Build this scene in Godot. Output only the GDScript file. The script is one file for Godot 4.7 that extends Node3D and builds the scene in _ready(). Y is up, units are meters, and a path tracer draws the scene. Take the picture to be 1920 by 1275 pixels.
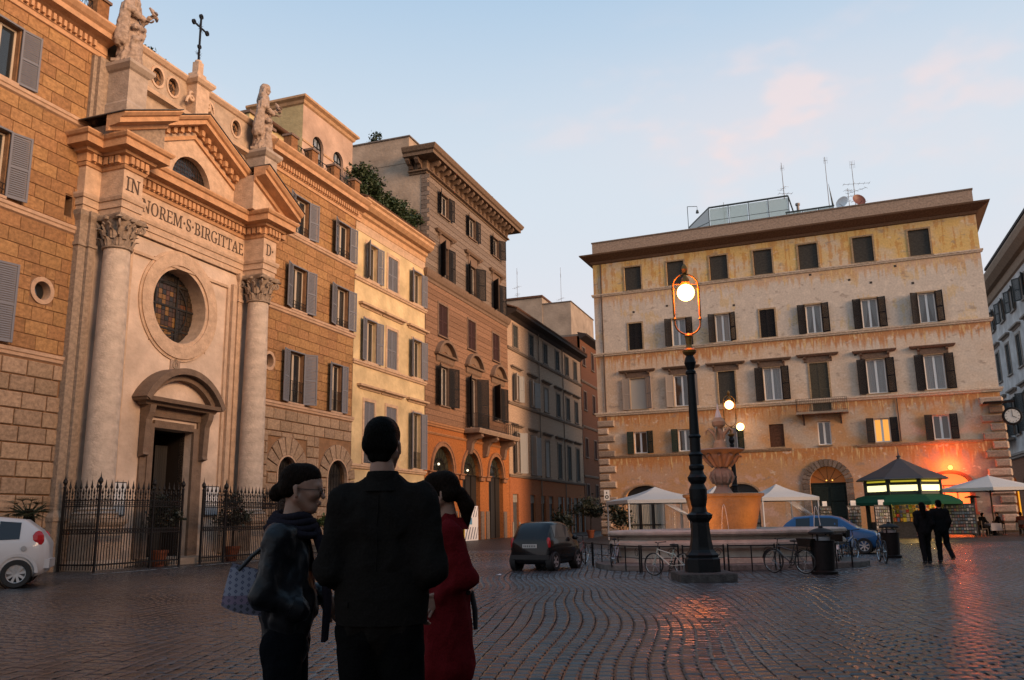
extends Node3D
# A piazza at dusk: church and palazzi on the left, a palazzo across the square, fountain, lamps, people.

var FL := Transform3D(Basis(Vector3(0.3343, 0, -0.9425), Vector3.UP, Vector3(0.9425, 0, 0.3343)), Vector3(-24.316, 0, -8.625))
var FR := Transform3D(Basis(Vector3(0.92348, 0, 0.38365), Vector3.UP, Vector3(-0.38365, 0, 0.92348)), Vector3(7.9326, 0, -74.947))
var FW := Transform3D(Basis(Vector3(-0.3343, 0, 0.9425), Vector3.UP, Vector3(-0.9425, 0, -0.3343)).scaled(Vector3.ONE * 1.347), Vector3(57.92, 0, -101.0))
var rng := RandomNumberGenerator.new()
var mats := {}
var names := {}
var cache := {}

class MB:
	var v := PackedVector3Array()
	var n := PackedVector3Array()
	var t := PackedVector2Array()
	var x := Transform3D.IDENTITY
	func tri(a: Vector3, b: Vector3, c: Vector3):
		var N := (x.basis * ((b - a).cross(c - a))).normalized()
		for p in [a, c, b]:
			v.append(x * p); n.append(N); t.append(Vector2(p.x, -p.y))
	func trin(a: Vector3, b: Vector3, c: Vector3, na: Vector3, nb: Vector3, nc: Vector3):
		v.append(x * a); n.append((x.basis * na).normalized()); t.append(Vector2(a.x, -a.y))
		v.append(x * c); n.append((x.basis * nc).normalized()); t.append(Vector2(c.x, -c.y))
		v.append(x * b); n.append((x.basis * nb).normalized()); t.append(Vector2(b.x, -b.y))
	func quad(a: Vector3, b: Vector3, c: Vector3, d: Vector3):
		tri(a, b, c); tri(a, c, d)
	func box(c: Vector3, s: Vector3, b := Basis.IDENTITY):
		var h := s * 0.5
		var p := []
		for i in 8:
			p.append(c + b * Vector3(h.x * (1 if i & 1 else -1), h.y * (1 if i & 2 else -1), h.z * (1 if i & 4 else -1)))
		quad(p[4], p[5], p[7], p[6]); quad(p[1], p[0], p[2], p[3]); quad(p[5], p[1], p[3], p[7])
		quad(p[0], p[4], p[6], p[2]); quad(p[6], p[7], p[3], p[2]); quad(p[0], p[1], p[5], p[4])
	func span(a: Vector3, b: Vector3):
		box((a + b) * 0.5, (b - a).abs())
	# box with chamfered front edges, front face towards +z, back at z=0
	func block(c: Vector3, w: float, h: float, d: float, ch: float):
		var o := c
		var f := []
		var g := []
		for s in [[-1, -1], [1, -1], [1, 1], [-1, 1]]:
			f.append(o + Vector3(s[0] * (w * 0.5 - ch), s[1] * (h * 0.5 - ch), d))
			g.append(o + Vector3(s[0] * w * 0.5, s[1] * h * 0.5, d - ch))
		quad(f[0], f[1], f[2], f[3])
		for i in 4:
			var j := (i + 1) % 4
			quad(g[i], g[j], f[j], f[i])
			var gi: Vector3 = g[i]; var gj: Vector3 = g[j]
			quad(Vector3(gi.x, gi.y, o.z), Vector3(gj.x, gj.y, o.z), gj, gi)
	# bar of square section between two points
	func bar(a: Vector3, b: Vector3, r: float, sides := 4, r2 := -1.0):
		tube([a, b], [r, r if r2 < 0 else r2], sides, true)
	func tube(path: Array, radii: Array, sides := 8, caps := false):
		var rings := []
		var nr := []
		var up := Vector3.UP
		for i in path.size():
			var d: Vector3 = (path[mini(i + 1, path.size() - 1)] - path[maxi(i - 1, 0)]).normalized()
			if absf(d.dot(up)) > 0.95:
				up = Vector3.RIGHT if absf(d.x) < 0.9 else Vector3.BACK
			var sx := up.cross(d).normalized()
			var sy := d.cross(sx)
			up = sy
			var ring := []
			var rn := []
			for k in sides:
				var a := TAU * k / sides + PI / 4
				var q := sx * cos(a) + sy * sin(a)
				ring.append(path[i] + q * radii[i]); rn.append(q)
			rings.append(ring); nr.append(rn)
		for i in path.size() - 1:
			for k in sides:
				var j := (k + 1) % sides
				if sides <= 4:
					quad(rings[i][k], rings[i][j], rings[i + 1][j], rings[i + 1][k])
				else:
					trin(rings[i][k], rings[i][j], rings[i + 1][j], nr[i][k], nr[i][j], nr[i + 1][j])
					trin(rings[i][k], rings[i + 1][j], rings[i + 1][k], nr[i][k], nr[i + 1][j], nr[i + 1][k])
		if caps:
			var e := path.size() - 1
			for k in range(1, sides - 1):
				tri(rings[0][0], rings[0][k + 1], rings[0][k]); tri(rings[e][0], rings[e][k], rings[e][k + 1])
	# surface of revolution about y: profile of (radius, height), bottom to top
	func lathe(prof: Array, seg := 24, c := Vector3.ZERO, sc := Vector3.ONE, a0 := 0.0, a1 := TAU, smooth := true):
		for i in prof.size() - 1:
			var p: Vector2 = prof[i]; var q: Vector2 = prof[i + 1]
			var e := q - p
			if e.length() < 1e-6:
				continue
			var en := Vector2(e.y, -e.x).normalized()
			for k in seg:
				var s := a0 + (a1 - a0) * k / seg; var u := a0 + (a1 - a0) * (k + 1) / seg
				var ds := Vector3(cos(s), 0, -sin(s)); var du := Vector3(cos(u), 0, -sin(u))
				var A := c + (ds * p.x + Vector3.UP * p.y) * sc; var B := c + (du * p.x + Vector3.UP * p.y) * sc
				var C := c + (du * q.x + Vector3.UP * q.y) * sc; var D := c + (ds * q.x + Vector3.UP * q.y) * sc
				if smooth:
					var ns := (ds * en.x + Vector3.UP * en.y) / sc; var nu := (du * en.x + Vector3.UP * en.y) / sc
					if p.x > 1e-5:
						trin(A, B, C, ns, nu, nu)
					if q.x > 1e-5:
						trin(A, C, D, ns, nu, ns)
				else:
					if p.x > 1e-5:
						tri(A, B, C)
					if q.x > 1e-5:
						tri(A, C, D)
	# moulding: profile (out, height) swept along a plan path of (x, z), mitred
	func mold(prof: Array, path: Array, caps := true, closed := false):
		var cnt := path.size()
		var mit := []
		for i in cnt:
			var d1: Vector2; var d2: Vector2
			if closed:
				d1 = (path[i] - path[(i + cnt - 1) % cnt]).normalized(); d2 = (path[(i + 1) % cnt] - path[i]).normalized()
			else:
				d1 = (path[i] - path[i - 1]).normalized() if i > 0 else (path[1] - path[0]).normalized()
				d2 = (path[i + 1] - path[i]).normalized() if i < cnt - 1 else d1
			var n1 := Vector2(-d1.y, d1.x); var n2 := Vector2(-d2.y, d2.x)
			mit.append((n1 + n2) / maxf(1.0 + n1.dot(n2), 0.2))
		var at := func(i: int, j: int) -> Vector3:
			var q: Vector2 = path[i] + mit[i] * prof[j].x
			return Vector3(q.x, prof[j].y, q.y)
		for i in (cnt if closed else cnt - 1):
			var k := (i + 1) % cnt
			for j in prof.size() - 1:
				quad(at.call(i, j), at.call(k, j), at.call(k, j + 1), at.call(i, j + 1))
		if caps and not closed:
			var pl := PackedVector2Array(prof)
			var idx := Geometry2D.triangulate_polygon(pl)
			for k in range(0, idx.size(), 3):
				tri(at.call(0, idx[k]), at.call(0, idx[k + 1]), at.call(0, idx[k + 2]))
				tri(at.call(cnt - 1, idx[k]), at.call(cnt - 1, idx[k + 2]), at.call(cnt - 1, idx[k + 1]))
	# moulding that climbs from (x0, h0) to (x1, h1), cut upright at its ends
	func rake(prof: Array, x0: float, h0: float, x1: float, h1: float, z: float):
		var cnt := prof.size()
		for j in cnt:
			var p: Vector2 = prof[j]; var q: Vector2 = prof[(j + 1) % cnt]
			quad(Vector3(x0, h0 + p.y, z + p.x), Vector3(x1, h1 + p.y, z + p.x), Vector3(x1, h1 + q.y, z + q.x), Vector3(x0, h0 + q.y, z + q.x))
		var idx := Geometry2D.triangulate_polygon(PackedVector2Array(prof))
		for k in range(0, idx.size(), 3):
			var a: Vector2 = prof[idx[k]]; var b: Vector2 = prof[idx[k + 1]]; var c: Vector2 = prof[idx[k + 2]]
			tri(Vector3(x0, h0 + a.y, z + a.x), Vector3(x0, h0 + b.y, z + b.x), Vector3(x0, h0 + c.y, z + c.x))
			tri(Vector3(x1, h1 + a.y, z + a.x), Vector3(x1, h1 + c.y, z + c.x), Vector3(x1, h1 + b.y, z + b.x))
	# polygon in x,y extruded from z0 to z1
	func prism(poly: Array, z0: float, z1: float):
		var pts := PackedVector2Array(poly)
		if Geometry2D.is_polygon_clockwise(pts):
			pts.reverse()
		var idx := Geometry2D.triangulate_polygon(pts)
		var f := func(i: int, z: float) -> Vector3: return Vector3(pts[i].x, pts[i].y, z)
		for k in range(0, idx.size(), 3):
			var ia := idx[k]; var ib := idx[k + 1]; var ic := idx[k + 2]
			if (pts[ib] - pts[ia]).cross(pts[ic] - pts[ia]) < 0:
				var sw := ib; ib = ic; ic = sw
			tri(f.call(ia, z1), f.call(ib, z1), f.call(ic, z1)); tri(f.call(ia, z0), f.call(ic, z0), f.call(ib, z0))
		for i in pts.size():
			var j := (i + 1) % pts.size()
			quad(f.call(i, z0), f.call(j, z0), f.call(j, z1), f.call(i, z1))
	# upright ring in the x,y plane (arch or oculus moulding) between two radii
	func ring(c: Vector3, r0: float, r1: float, z0: float, z1: float, a0 := 0.0, a1 := TAU, seg := 32, sy := 1.0):
		for k in seg:
			var s := a0 + (a1 - a0) * k / seg; var u := a0 + (a1 - a0) * (k + 1) / seg
			var ds := Vector3(cos(s), sin(s) * sy, 0); var du := Vector3(cos(u), sin(u) * sy, 0)
			var zz := Vector3(0, 0, 1)
			quad(c + ds * r0 + zz * z1, c + ds * r1 + zz * z1, c + du * r1 + zz * z1, c + du * r0 + zz * z1)
			quad(c + ds * r1 + zz * z0, c + du * r1 + zz * z0, c + du * r1 + zz * z1, c + ds * r1 + zz * z1)
			quad(c + du * r0 + zz * z0, c + ds * r0 + zz * z0, c + ds * r0 + zz * z1, c + du * r0 + zz * z1)
		if a1 - a0 < TAU - 0.01:
			for a in [a0, a1]:
				var d := Vector3(cos(a), sin(a) * sy, 0)
				quad(c + d * r0 + Vector3(0, 0, z0), c + d * r1 + Vector3(0, 0, z0), c + d * r1 + Vector3(0, 0, z1), c + d * r0 + Vector3(0, 0, z1))
	func mesh() -> ArrayMesh:
		var a := []
		a.resize(Mesh.ARRAY_MAX)
		a[Mesh.ARRAY_VERTEX] = v; a[Mesh.ARRAY_NORMAL] = n; a[Mesh.ARRAY_TEX_UV] = t
		var m := ArrayMesh.new()
		if v.size() > 0:
			m.add_surface_from_arrays(Mesh.PRIMITIVE_TRIANGLES, a)
		return m

func numbered(called: String) -> String:
	var k: int = names.get(called, 0)
	names[called] = k + 1
	return called if k == 0 else "%s_%03d" % [called, k]
func thing(called, label, category, xf := Transform3D.IDENTITY, group := "") -> Node3D:
	var o := Node3D.new()
	o.name = numbered(called); o.transform = xf
	add_child(o)
	tag(o, label, category, group)
	return o
func tag(o, label, category, group := ""):
	o.set_meta("label", label); o.set_meta("category", category)
	if group != "":
		o.set_meta("group", group)
func part(par, called, mb, m, xf := Transform3D.IDENTITY) -> MeshInstance3D:
	var o := MeshInstance3D.new()
	o.name = called
	o.mesh = mb.mesh() if mb is MB else mb
	o.material_override = m
	o.transform = xf
	par.add_child(o, true)
	return o
func struct(called, mb, m, xf := Transform3D.IDENTITY) -> MeshInstance3D:
	var o := part(self, called, mb, m, xf)
	o.set_meta("kind", "structure")
	return o
func dup(o, label: String, xf: Transform3D, group := ""):
	var c = o.duplicate()
	c.name = numbered(String(o.name).rstrip("0123456789").rstrip("_"))
	add_child(c)
	c.transform = xf
	c.set_meta("label", label)
	if group != "":
		c.set_meta("group", group)
	return c
func at(x: float, y: float, z: float, turn := 0.0, s := 1.0) -> Transform3D:
	return Transform3D(Basis(Vector3.UP, turn).scaled(Vector3.ONE * s), Vector3(x, y, z))
func lin(r, g, b) -> Color:
	return Color(r, g, b).linear_to_srgb()

func noise_tex(key: String, freq: float, lo: float, hi: float, oct := 5, normal := false, bump := 4.0, size := 512) -> NoiseTexture2D:
	if cache.has(key):
		return cache[key]
	var f := FastNoiseLite.new()
	f.seed = hash(key) % 10000; f.frequency = freq; f.fractal_octaves = oct; f.noise_type = FastNoiseLite.TYPE_SIMPLEX_SMOOTH; f.fractal_gain = 0.6
	var t := NoiseTexture2D.new()
	t.width = size; t.height = size; t.seamless = true; t.noise = f
	if normal:
		t.as_normal_map = true; t.bump_strength = bump
	else:
		var g := Gradient.new()
		g.set_color(0, Color(lo, lo, lo)); g.set_color(1, Color(hi, hi, hi))
		t.color_ramp = g
	cache[key] = t
	return t
# stone, plaster, metal ... : base colour (linear), roughness, mottling and relief in world space
func M(key: String, c: Color, rough := 0.85, kind := "stone", metal := 0.0) -> StandardMaterial3D:
	if mats.has(key):
		return mats[key]
	var m := StandardMaterial3D.new()
	m.albedo_color = c.linear_to_srgb(); m.roughness = rough; m.metallic = metal
	if kind != "plain":
		m.uv1_triplanar = true; m.uv1_world_triplanar = true
		match kind:
			"stone":
				m.albedo_texture = noise_tex("stone", 0.012, 0.76, 1.0, 7); m.uv1_scale = Vector3.ONE * 0.33
				m.normal_enabled = true; m.normal_texture = noise_tex("stone_n", 0.05, 0, 1, 5, true, 6.0); m.normal_scale = 0.5
			"rough":
				m.albedo_texture = noise_tex("rough", 0.02, 0.66, 1.0, 7); m.uv1_scale = Vector3.ONE * 0.5
				m.normal_enabled = true; m.normal_texture = noise_tex("rough_n", 0.08, 0, 1, 6, true, 9.0); m.normal_scale = 0.45
			"plaster":
				m.albedo_texture = noise_tex("plaster", 0.006, 0.72, 1.0, 6); m.uv1_scale = Vector3.ONE * 0.12
				m.normal_enabled = true; m.normal_texture = noise_tex("stone_n", 0.05, 0, 1, 5, true, 6.0); m.normal_scale = 0.25
			"cloth":
				m.albedo_texture = noise_tex("cloth", 0.06, 0.72, 1.0, 4); m.uv1_scale = Vector3.ONE * 2.2
				m.normal_enabled = true; m.normal_texture = noise_tex("cloth_n", 0.012, 0, 1, 5, true, 10.0); m.normal_scale = 0.7
			"leather":
				m.normal_enabled = true; m.normal_texture = noise_tex("cloth_n", 0.012, 0, 1, 5, true, 10.0); m.normal_scale = 0.4; m.uv1_scale = Vector3.ONE * 2.0
			"hair":
				m.albedo_texture = noise_tex("hair", 0.05, 0.35, 1.0, 4); m.uv1_scale = Vector3(9, 1.1, 9)
				m.normal_enabled = true; m.normal_texture = noise_tex("hair_n", 0.05, 0, 1, 4, true, 12.0); m.normal_scale = 1.0
			"metal":
				m.albedo_texture = noise_tex("metal", 0.03, 0.6, 1.0, 5); m.uv1_scale = Vector3.ONE * 0.8
	m.metallic_specular = 0.12 if "shutter" in key else {"cloth": 0.12, "leather": 0.3, "hair": 0.1, "metal": 0.3, "rough": 0.3, "plaster": 0.3}.get(kind, 0.45)
	mats[key] = m
	return m
func glow(key: String, c: Color, e: float) -> StandardMaterial3D:
	if mats.has(key):
		return mats[key]
	var m := StandardMaterial3D.new()
	m.albedo_color = c; m.emission_enabled = true; m.emission = c; m.emission_energy_multiplier = e; m.roughness = 0.5
	mats[key] = m
	return m
func glass(key: String, c: Color, alpha: float, rough := 0.03) -> StandardMaterial3D:
	if mats.has(key):
		return mats[key]
	var m := StandardMaterial3D.new()
	m.albedo_color = Color(c.linear_to_srgb(), alpha); m.transparency = BaseMaterial3D.TRANSPARENCY_ALPHA; m.roughness = rough; m.metallic_specular = 0.6
	mats[key] = m
	return m
func omni(par, pos: Vector3, c: Color, e: float, size := 0.15, rng_m := 60.0):
	var l := OmniLight3D.new()
	l.name = "light"; l.position = pos; l.light_color = c; l.light_energy = e; l.light_size = size
	l.omni_range = rng_m; l.omni_attenuation = 2.0; l.shadow_enabled = true
	par.add_child(l, true)

# smooth union of tapered capsules meshed as surface nets. bone: [a, b, ra, rb, squash, k]
func sdf(mb: MB, bones: Array, cell: float, k := 0.03, fold := 0.0, fold_n := 9.0, fold_y := 3.0):
	var lo := Vector3.ONE * 1e6; var hi := -lo
	for b in bones:
		var q: Vector3 = b[4] if b.size() > 4 else Vector3.ONE
		var r := maxf(b[2], b[3]) + k + cell * 2.0
		for e in [b[0], b[1]]:
			lo = lo.min(e - q * r); hi = hi.max(e + q * r)
	var nx := int((hi.x - lo.x) / cell) + 3; var ny := int((hi.y - lo.y) / cell) + 3; var nz := int((hi.z - lo.z) / cell) + 3
	var F := PackedFloat32Array()
	F.resize(nx * ny * nz); F.fill(9.0)
	var sy := nx; var sz := nx * ny
	for b in bones:
		var a: Vector3 = b[0]; var e: Vector3 = b[1]
		var q: Vector3 = b[4] if b.size() > 4 else Vector3.ONE
		var kk: float = b[5] if b.size() > 5 else k
		var ra: float = b[2]; var rb: float = b[3]
		var iq := Vector3.ONE / q
		var qm := minf(q.x, minf(q.y, q.z))
		var m := maxf(ra, rb) + kk + cell * 2.0
		var l0 := ((a.min(e) - q * m - lo) / cell); var l1 := ((a.max(e) + q * m - lo) / cell)
		var ab := (e - a) * iq
		var ll := maxf(ab.length_squared(), 1e-9)
		var flat := q == Vector3.ONE
		for iz in range(maxi(0, int(l0.z)), mini(nz - 1, int(l1.z) + 1) + 1):
			for iy in range(maxi(0, int(l0.y)), mini(ny - 1, int(l1.y) + 1) + 1):
				var row := iz * sz + iy * sy
				for ix in range(maxi(0, int(l0.x)), mini(nx - 1, int(l1.x) + 1) + 1):
					var p := (lo + Vector3(ix, iy, iz) * cell - a) * iq
					var t := clampf(p.dot(ab) / ll, 0.0, 1.0)
					var d := (p - ab * t).length() - (ra + (rb - ra) * t)
					if not flat:
						d *= qm
					var o := F[row + ix]
					var h := maxf(kk - absf(o - d), 0.0)
					F[row + ix] = minf(o, d) - h * h * 0.25 / kk
	if fold > 0.0:
		var fn := FastNoiseLite.new()
		fn.seed = 3; fn.frequency = 9.0; fn.fractal_octaves = 3
		for iz in nz:
			for iy in ny:
				for ix in nx:
					var i := iz * sz + iy * sy + ix
					if F[i] < 1.0:
						var P := lo + Vector3(ix, iy, iz) * cell
						F[i] += fold * (sin(atan2(P.z, P.x) * fold_n + sin(P.y * fold_y) * 2.2 + P.y * 1.3) * 0.6 + fn.get_noise_3d(P.x * 1.3, P.y * 0.7, P.z * 1.3) * 2.6)
	var vid := {}
	var V := PackedVector3Array()
	var off := [0, 1, sy, sy + 1, sz, sz + 1, sz + sy, sz + sy + 1]
	for iz in nz - 1:
		for iy in ny - 1:
			var row := iz * sz + iy * sy
			for ix in nx - 1:
				var i := row + ix
				var f0 := F[i]
				if f0 > cell * 3.0 or f0 < -cell * 3.0:
					continue
				var neg := 0
				for o in off:
					if F[i + o] < 0.0:
						neg += 1
				if neg == 0 or neg == 8:
					continue
				var s := Vector3.ZERO; var c := 0
				for e in [[0, 1], [2, 3], [4, 5], [6, 7], [0, 2], [1, 3], [4, 6], [5, 7], [0, 4], [1, 5], [2, 6], [3, 7]]:
					var d0 := F[i + off[e[0]]]; var d1 := F[i + off[e[1]]]
					if (d0 < 0.0) != (d1 < 0.0):
						var w := d0 / (d0 - d1)
						var pa := Vector3(e[0] & 1, (e[0] >> 1) & 1, e[0] >> 2); var pb := Vector3(e[1] & 1, (e[1] >> 1) & 1, e[1] >> 2)
						s += pa.lerp(pb, w); c += 1
				vid[i] = V.size()
				V.append(lo + (Vector3(ix, iy, iz) + s / c) * cell)
	var Q := PackedInt32Array()
	for i in vid:
		var ix: int = i % nx; var iy: int = (i / nx) % ny; var iz: int = i / sz
		for ax in 3:
			var st: int = [1, sy, sz][ax]
			var b1: int = [sy, sz, 1][ax]; var b2: int = [sz, 1, sy][ax]
			var c1: int = [iy, iz, ix][ax]; var c2: int = [iz, ix, iy][ax]
			if c1 < 1 or c2 < 1:
				continue
			var d0 := F[i]; var d1 := F[i + st]
			if (d0 < 0.0) == (d1 < 0.0):
				continue
			if not (vid.has(i - b1) and vid.has(i - b2) and vid.has(i - b1 - b2)):
				continue
			var q := [vid[i], vid[i - b1], vid[i - b1 - b2], vid[i - b2]]
			if d0 < 0.0:
				Q.append_array([q[0], q[1], q[2], q[0], q[2], q[3]])
			else:
				Q.append_array([q[0], q[2], q[1], q[0], q[3], q[2]])
	var N := PackedVector3Array()
	N.resize(V.size())
	for k3 in range(0, Q.size(), 3):
		var nn := (V[Q[k3 + 1]] - V[Q[k3]]).cross(V[Q[k3 + 2]] - V[Q[k3]])
		for j in 3:
			N[Q[k3 + j]] += nn
	for k3 in range(0, Q.size(), 3):
		mb.trin(V[Q[k3]], V[Q[k3 + 1]], V[Q[k3 + 2]], N[Q[k3]], N[Q[k3 + 1]], N[Q[k3 + 2]])
func _ready():
	rng.seed = 7
	# camera
	var cam := Camera3D.new()
	cam.name = "camera"
	cam.transform = Transform3D(Basis(Vector3.RIGHT, deg_to_rad(11.917)) * Basis(Vector3.BACK, deg_to_rad(-1.008)), Vector3(0, 1.5, 0))
	cam.fov = 43.52; cam.near = 0.1; cam.far = 900.0
	add_child(cam)
	# sky, exposure
	var env := Environment.new()
	env.background_mode = Environment.BG_SKY
	env.tonemap_mode = Environment.TONE_MAPPER_LINEAR
	env.tonemap_exposure = 1.0
	env.sdfgi_enabled = true; env.ssao_enabled = true; env.ssil_enabled = true
	var sm := PanoramaSkyMaterial.new()
	sm.panorama = ImageTexture.create_from_image(sky_image())
	var sky := Sky.new()
	sky.sky_material = sm
	env.sky = sky
	var we := WorldEnvironment.new()
	we.name = "world_environment"; we.environment = env
	add_child(we)
	# the glow after sunset: low, wide and warm, from beyond the right shoulder
	var sun := DirectionalLight3D.new()
	sun.name = "sun"
	sun.look_at_from_position(Vector3.ZERO, -Vector3(0.79, 0.24, 0.57))
	sun.light_color = Color(1.0, 0.80, 0.62); sun.light_energy = 1.6; sun.light_angular_distance = 30.0; sun.shadow_enabled = true
	add_child(sun)
	build_all()
func sky_image() -> Image:
	var W := 2048; var H := 1024
	var im := Image.create(W, H, false, Image.FORMAT_RGBF)
	var f := FastNoiseLite.new()
	f.seed = 11; f.frequency = 1.0; f.fractal_octaves = 6; f.fractal_gain = 0.55; f.noise_type = FastNoiseLite.TYPE_SIMPLEX_SMOOTH
	for y in H:
		var el := (0.5 - (y + 0.5) / H) * PI
		var e := maxf(el, 0.0) / (PI / 2)
		var base := Color(0.88, 0.80, 0.82).lerp(Color(0.68, 0.77, 0.86), smoothstep(0.03, 0.26, e)).lerp(Color(0.33, 0.53, 0.76), smoothstep(0.22, 0.48, e)).lerp(Color(0.25, 0.43, 0.68), smoothstep(0.5, 1.0, e))
		if el < 0.0:
			base = Color(0.10, 0.09, 0.085)
		for x in W:
			var c := base
			if el > 0.05 and el < 1.3:
				var az := wrapf((x + 0.5) / W * TAU, -PI, PI)
				var cl := f.get_noise_3d(sin(az) * 5.0 + el * 3.0, el * 15.0 - sin(az) * 2.0, -cos(az) * 5.0)
				var big := f.get_noise_3d(sin(az) * 1.3 + 7.0, el * 3.0, -cos(az) * 1.3)
				var veil := exp(-pow((az - 0.33) / 0.25, 2.0) - pow((el - 0.44) / 0.075, 2.0)) + 0.6 * smoothstep(0.15, 0.5, big) * smoothstep(0.12, 0.3, el)
				var a := clampf(veil * (0.35 + smoothstep(-0.05, 0.5, cl)), 0, 1) * smoothstep(1.2, 0.6, el)
				c = c.lerp(Color(0.93, 0.76, 0.75), a * 0.7)
			im.set_pixel(x, y, c)
	return im
func arch_h(o, x: float) -> float:
	var w: float = (o[2] - o[0]) * 0.5
	var ry: float = o[4]
	var q := clampf((x - (o[0] + o[2]) * 0.5) / w, -1, 1)
	return o[3] - ry + ry * sqrt(maxf(0.0, 1.0 - q * q))
# wall face at z with real openings [x0, y0, x1, y1, arch_rise] and their reveals
func wall(mb: MB, x0: float, x1: float, y0: float, y1: float, opens: Array, z := 0.0, deep := 0.35):
	var xs := [x0, x1]; var ys := [y0, y1]
	for o in opens:
		for c in [o[0], o[2]]:
			if not xs.has(c): xs.append(c)
		for c in [o[1], o[3]]:
			if c > y0 and c < y1 and not ys.has(c): ys.append(c)
	xs.sort(); ys.sort()
	for i in xs.size() - 1:
		var j := 0
		while j < ys.size() - 1:
			var k := j
			while k < ys.size() - 1 and not in_open(opens, (xs[i] + xs[i + 1]) * 0.5, (ys[k] + ys[k + 1]) * 0.5):
				k += 1
			if k > j:
				mb.quad(Vector3(xs[i], ys[j], z), Vector3(xs[i + 1], ys[j], z), Vector3(xs[i + 1], ys[k], z), Vector3(xs[i], ys[k], z))
			j = k + 1
	for o in opens:
		var b := z - deep
		var rise: float = o[4] if o.size() > 4 else 0.0
		var ty: float = o[3] - rise
		mb.quad(Vector3(o[0], o[1], b), Vector3(o[0], o[1], z), Vector3(o[0], ty, z), Vector3(o[0], ty, b))
		mb.quad(Vector3(o[2], o[1], z), Vector3(o[2], o[1], b), Vector3(o[2], ty, b), Vector3(o[2], ty, z))
		mb.quad(Vector3(o[0], o[1], b), Vector3(o[2], o[1], b), Vector3(o[2], o[1], z), Vector3(o[0], o[1], z))
		if rise == 0.0:
			mb.quad(Vector3(o[0], ty, z), Vector3(o[2], ty, z), Vector3(o[2], ty, b), Vector3(o[0], ty, b))
		else:
			for s in 16:
				var a := PI - PI * s / 16.0; var c := PI - PI * (s + 1) / 16.0
				var w: float = (o[2] - o[0]) * 0.5
				var m: float = (o[0] + o[2]) * 0.5
				var p := Vector3(m + cos(a) * w, ty + sin(a) * rise, z); var q := Vector3(m + cos(c) * w, ty + sin(c) * rise, z)
				mb.quad(p, q, Vector3(q.x, o[3], z), Vector3(p.x, o[3], z))
				mb.quad(Vector3(p.x, p.y, z), Vector3(p.x, p.y, b), Vector3(q.x, q.y, b), Vector3(q.x, q.y, z))
func in_open(opens, x, y) -> bool:
	for o in opens:
		if x > o[0] and x < o[2] and y > o[1] and y < o[3]:
			return true
	return false
# closed shell behind a front: side walls, rear wall, roof, floor slabs that keep the rooms dark
func shell(par, x0, x1, h, deep, m, roofm, left := true, right := true):
	var mb := MB.new()
	if left:
		mb.span(Vector3(x0, 0, -deep), Vector3(x0 + 0.35, h, -0.36))
	if right:
		mb.span(Vector3(x1 - 0.35, 0, -deep), Vector3(x1, h, -0.36))
	mb.span(Vector3(x0 + 0.36, 0, -deep), Vector3(x1 - 0.36, h, -deep + 0.3))
	part(par, "side_wall", mb, m)
	mb = MB.new()
	mb.span(Vector3(x0 + 0.02, h + 0.004, -deep), Vector3(x1 - 0.02, h + 0.25, -0.05))
	part(par, "roof", mb, roofm)
	mb = MB.new()
	mb.span(Vector3(x0 + 0.37, 0.0, -2.6), Vector3(x1 - 0.37, h - 0.01, -2.4))
	part(par, "inner_wall", mb, M("inner", Color(0.42, 0.36, 0.30), 0.9, "plain"))

func shutter_mesh(w: float, h: float) -> Mesh:
	var key := "shut%.2f_%.2f" % [w, h]
	if cache.has(key):
		return cache[key]
	var mb := MB.new()
	var t := 0.05; var f := 0.075
	mb.span(Vector3(0, 0, 0), Vector3(f, h, t)); mb.span(Vector3(w - f, 0, 0), Vector3(w, h, t))
	for y in [0.0, h * 0.46, h - f]:
		mb.span(Vector3(f, y, 0.004), Vector3(w - f, y + f, t - 0.004))
	for seg in [[f, h * 0.46], [h * 0.46 + f, h - f]]:
		var k := int((seg[1] - seg[0]) / 0.075)
		for i in k:
			var y: float = seg[0] + (seg[1] - seg[0]) * (i + 0.5) / k
			mb.quad(Vector3(f, y - 0.045, t - 0.008), Vector3(w - f, y - 0.045, t - 0.008), Vector3(w - f, y + 0.03, 0.008), Vector3(f, y + 0.03, 0.008))
	cache[key] = mb.mesh()
	return cache[key]
func casement_mesh(w: float, h: float, fr: float) -> Mesh:
	var key := "case%.2f_%.2f_%.2f" % [w, h, fr]
	if cache.has(key):
		return cache[key]
	var mb := MB.new()
	for s in [-1, 1]:
		var a := 0.0 if s > 0 else -w * 0.5
		var b := w * 0.5 if s > 0 else 0.0
		mb.span(Vector3(a, 0, 0), Vector3(a + fr, h, 0.06)); mb.span(Vector3(b - fr, 0, 0), Vector3(b, h, 0.06))
		mb.span(Vector3(a + fr, 0, 0.003), Vector3(b - fr, fr, 0.057)); mb.span(Vector3(a + fr, h - fr, 0.003), Vector3(b - fr, h, 0.057))
	cache[key] = mb.mesh()
	return cache[key]
func quad_mesh(w: float, h: float) -> Mesh:
	var key := "quad%.2f_%.2f" % [w, h]
	if not cache.has(key):
		var mb := MB.new()
		mb.span(Vector3(-w / 2, 0, -0.006), Vector3(w / 2, h, 0.006))
		cache[key] = mb.mesh()
	return cache[key]
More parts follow.
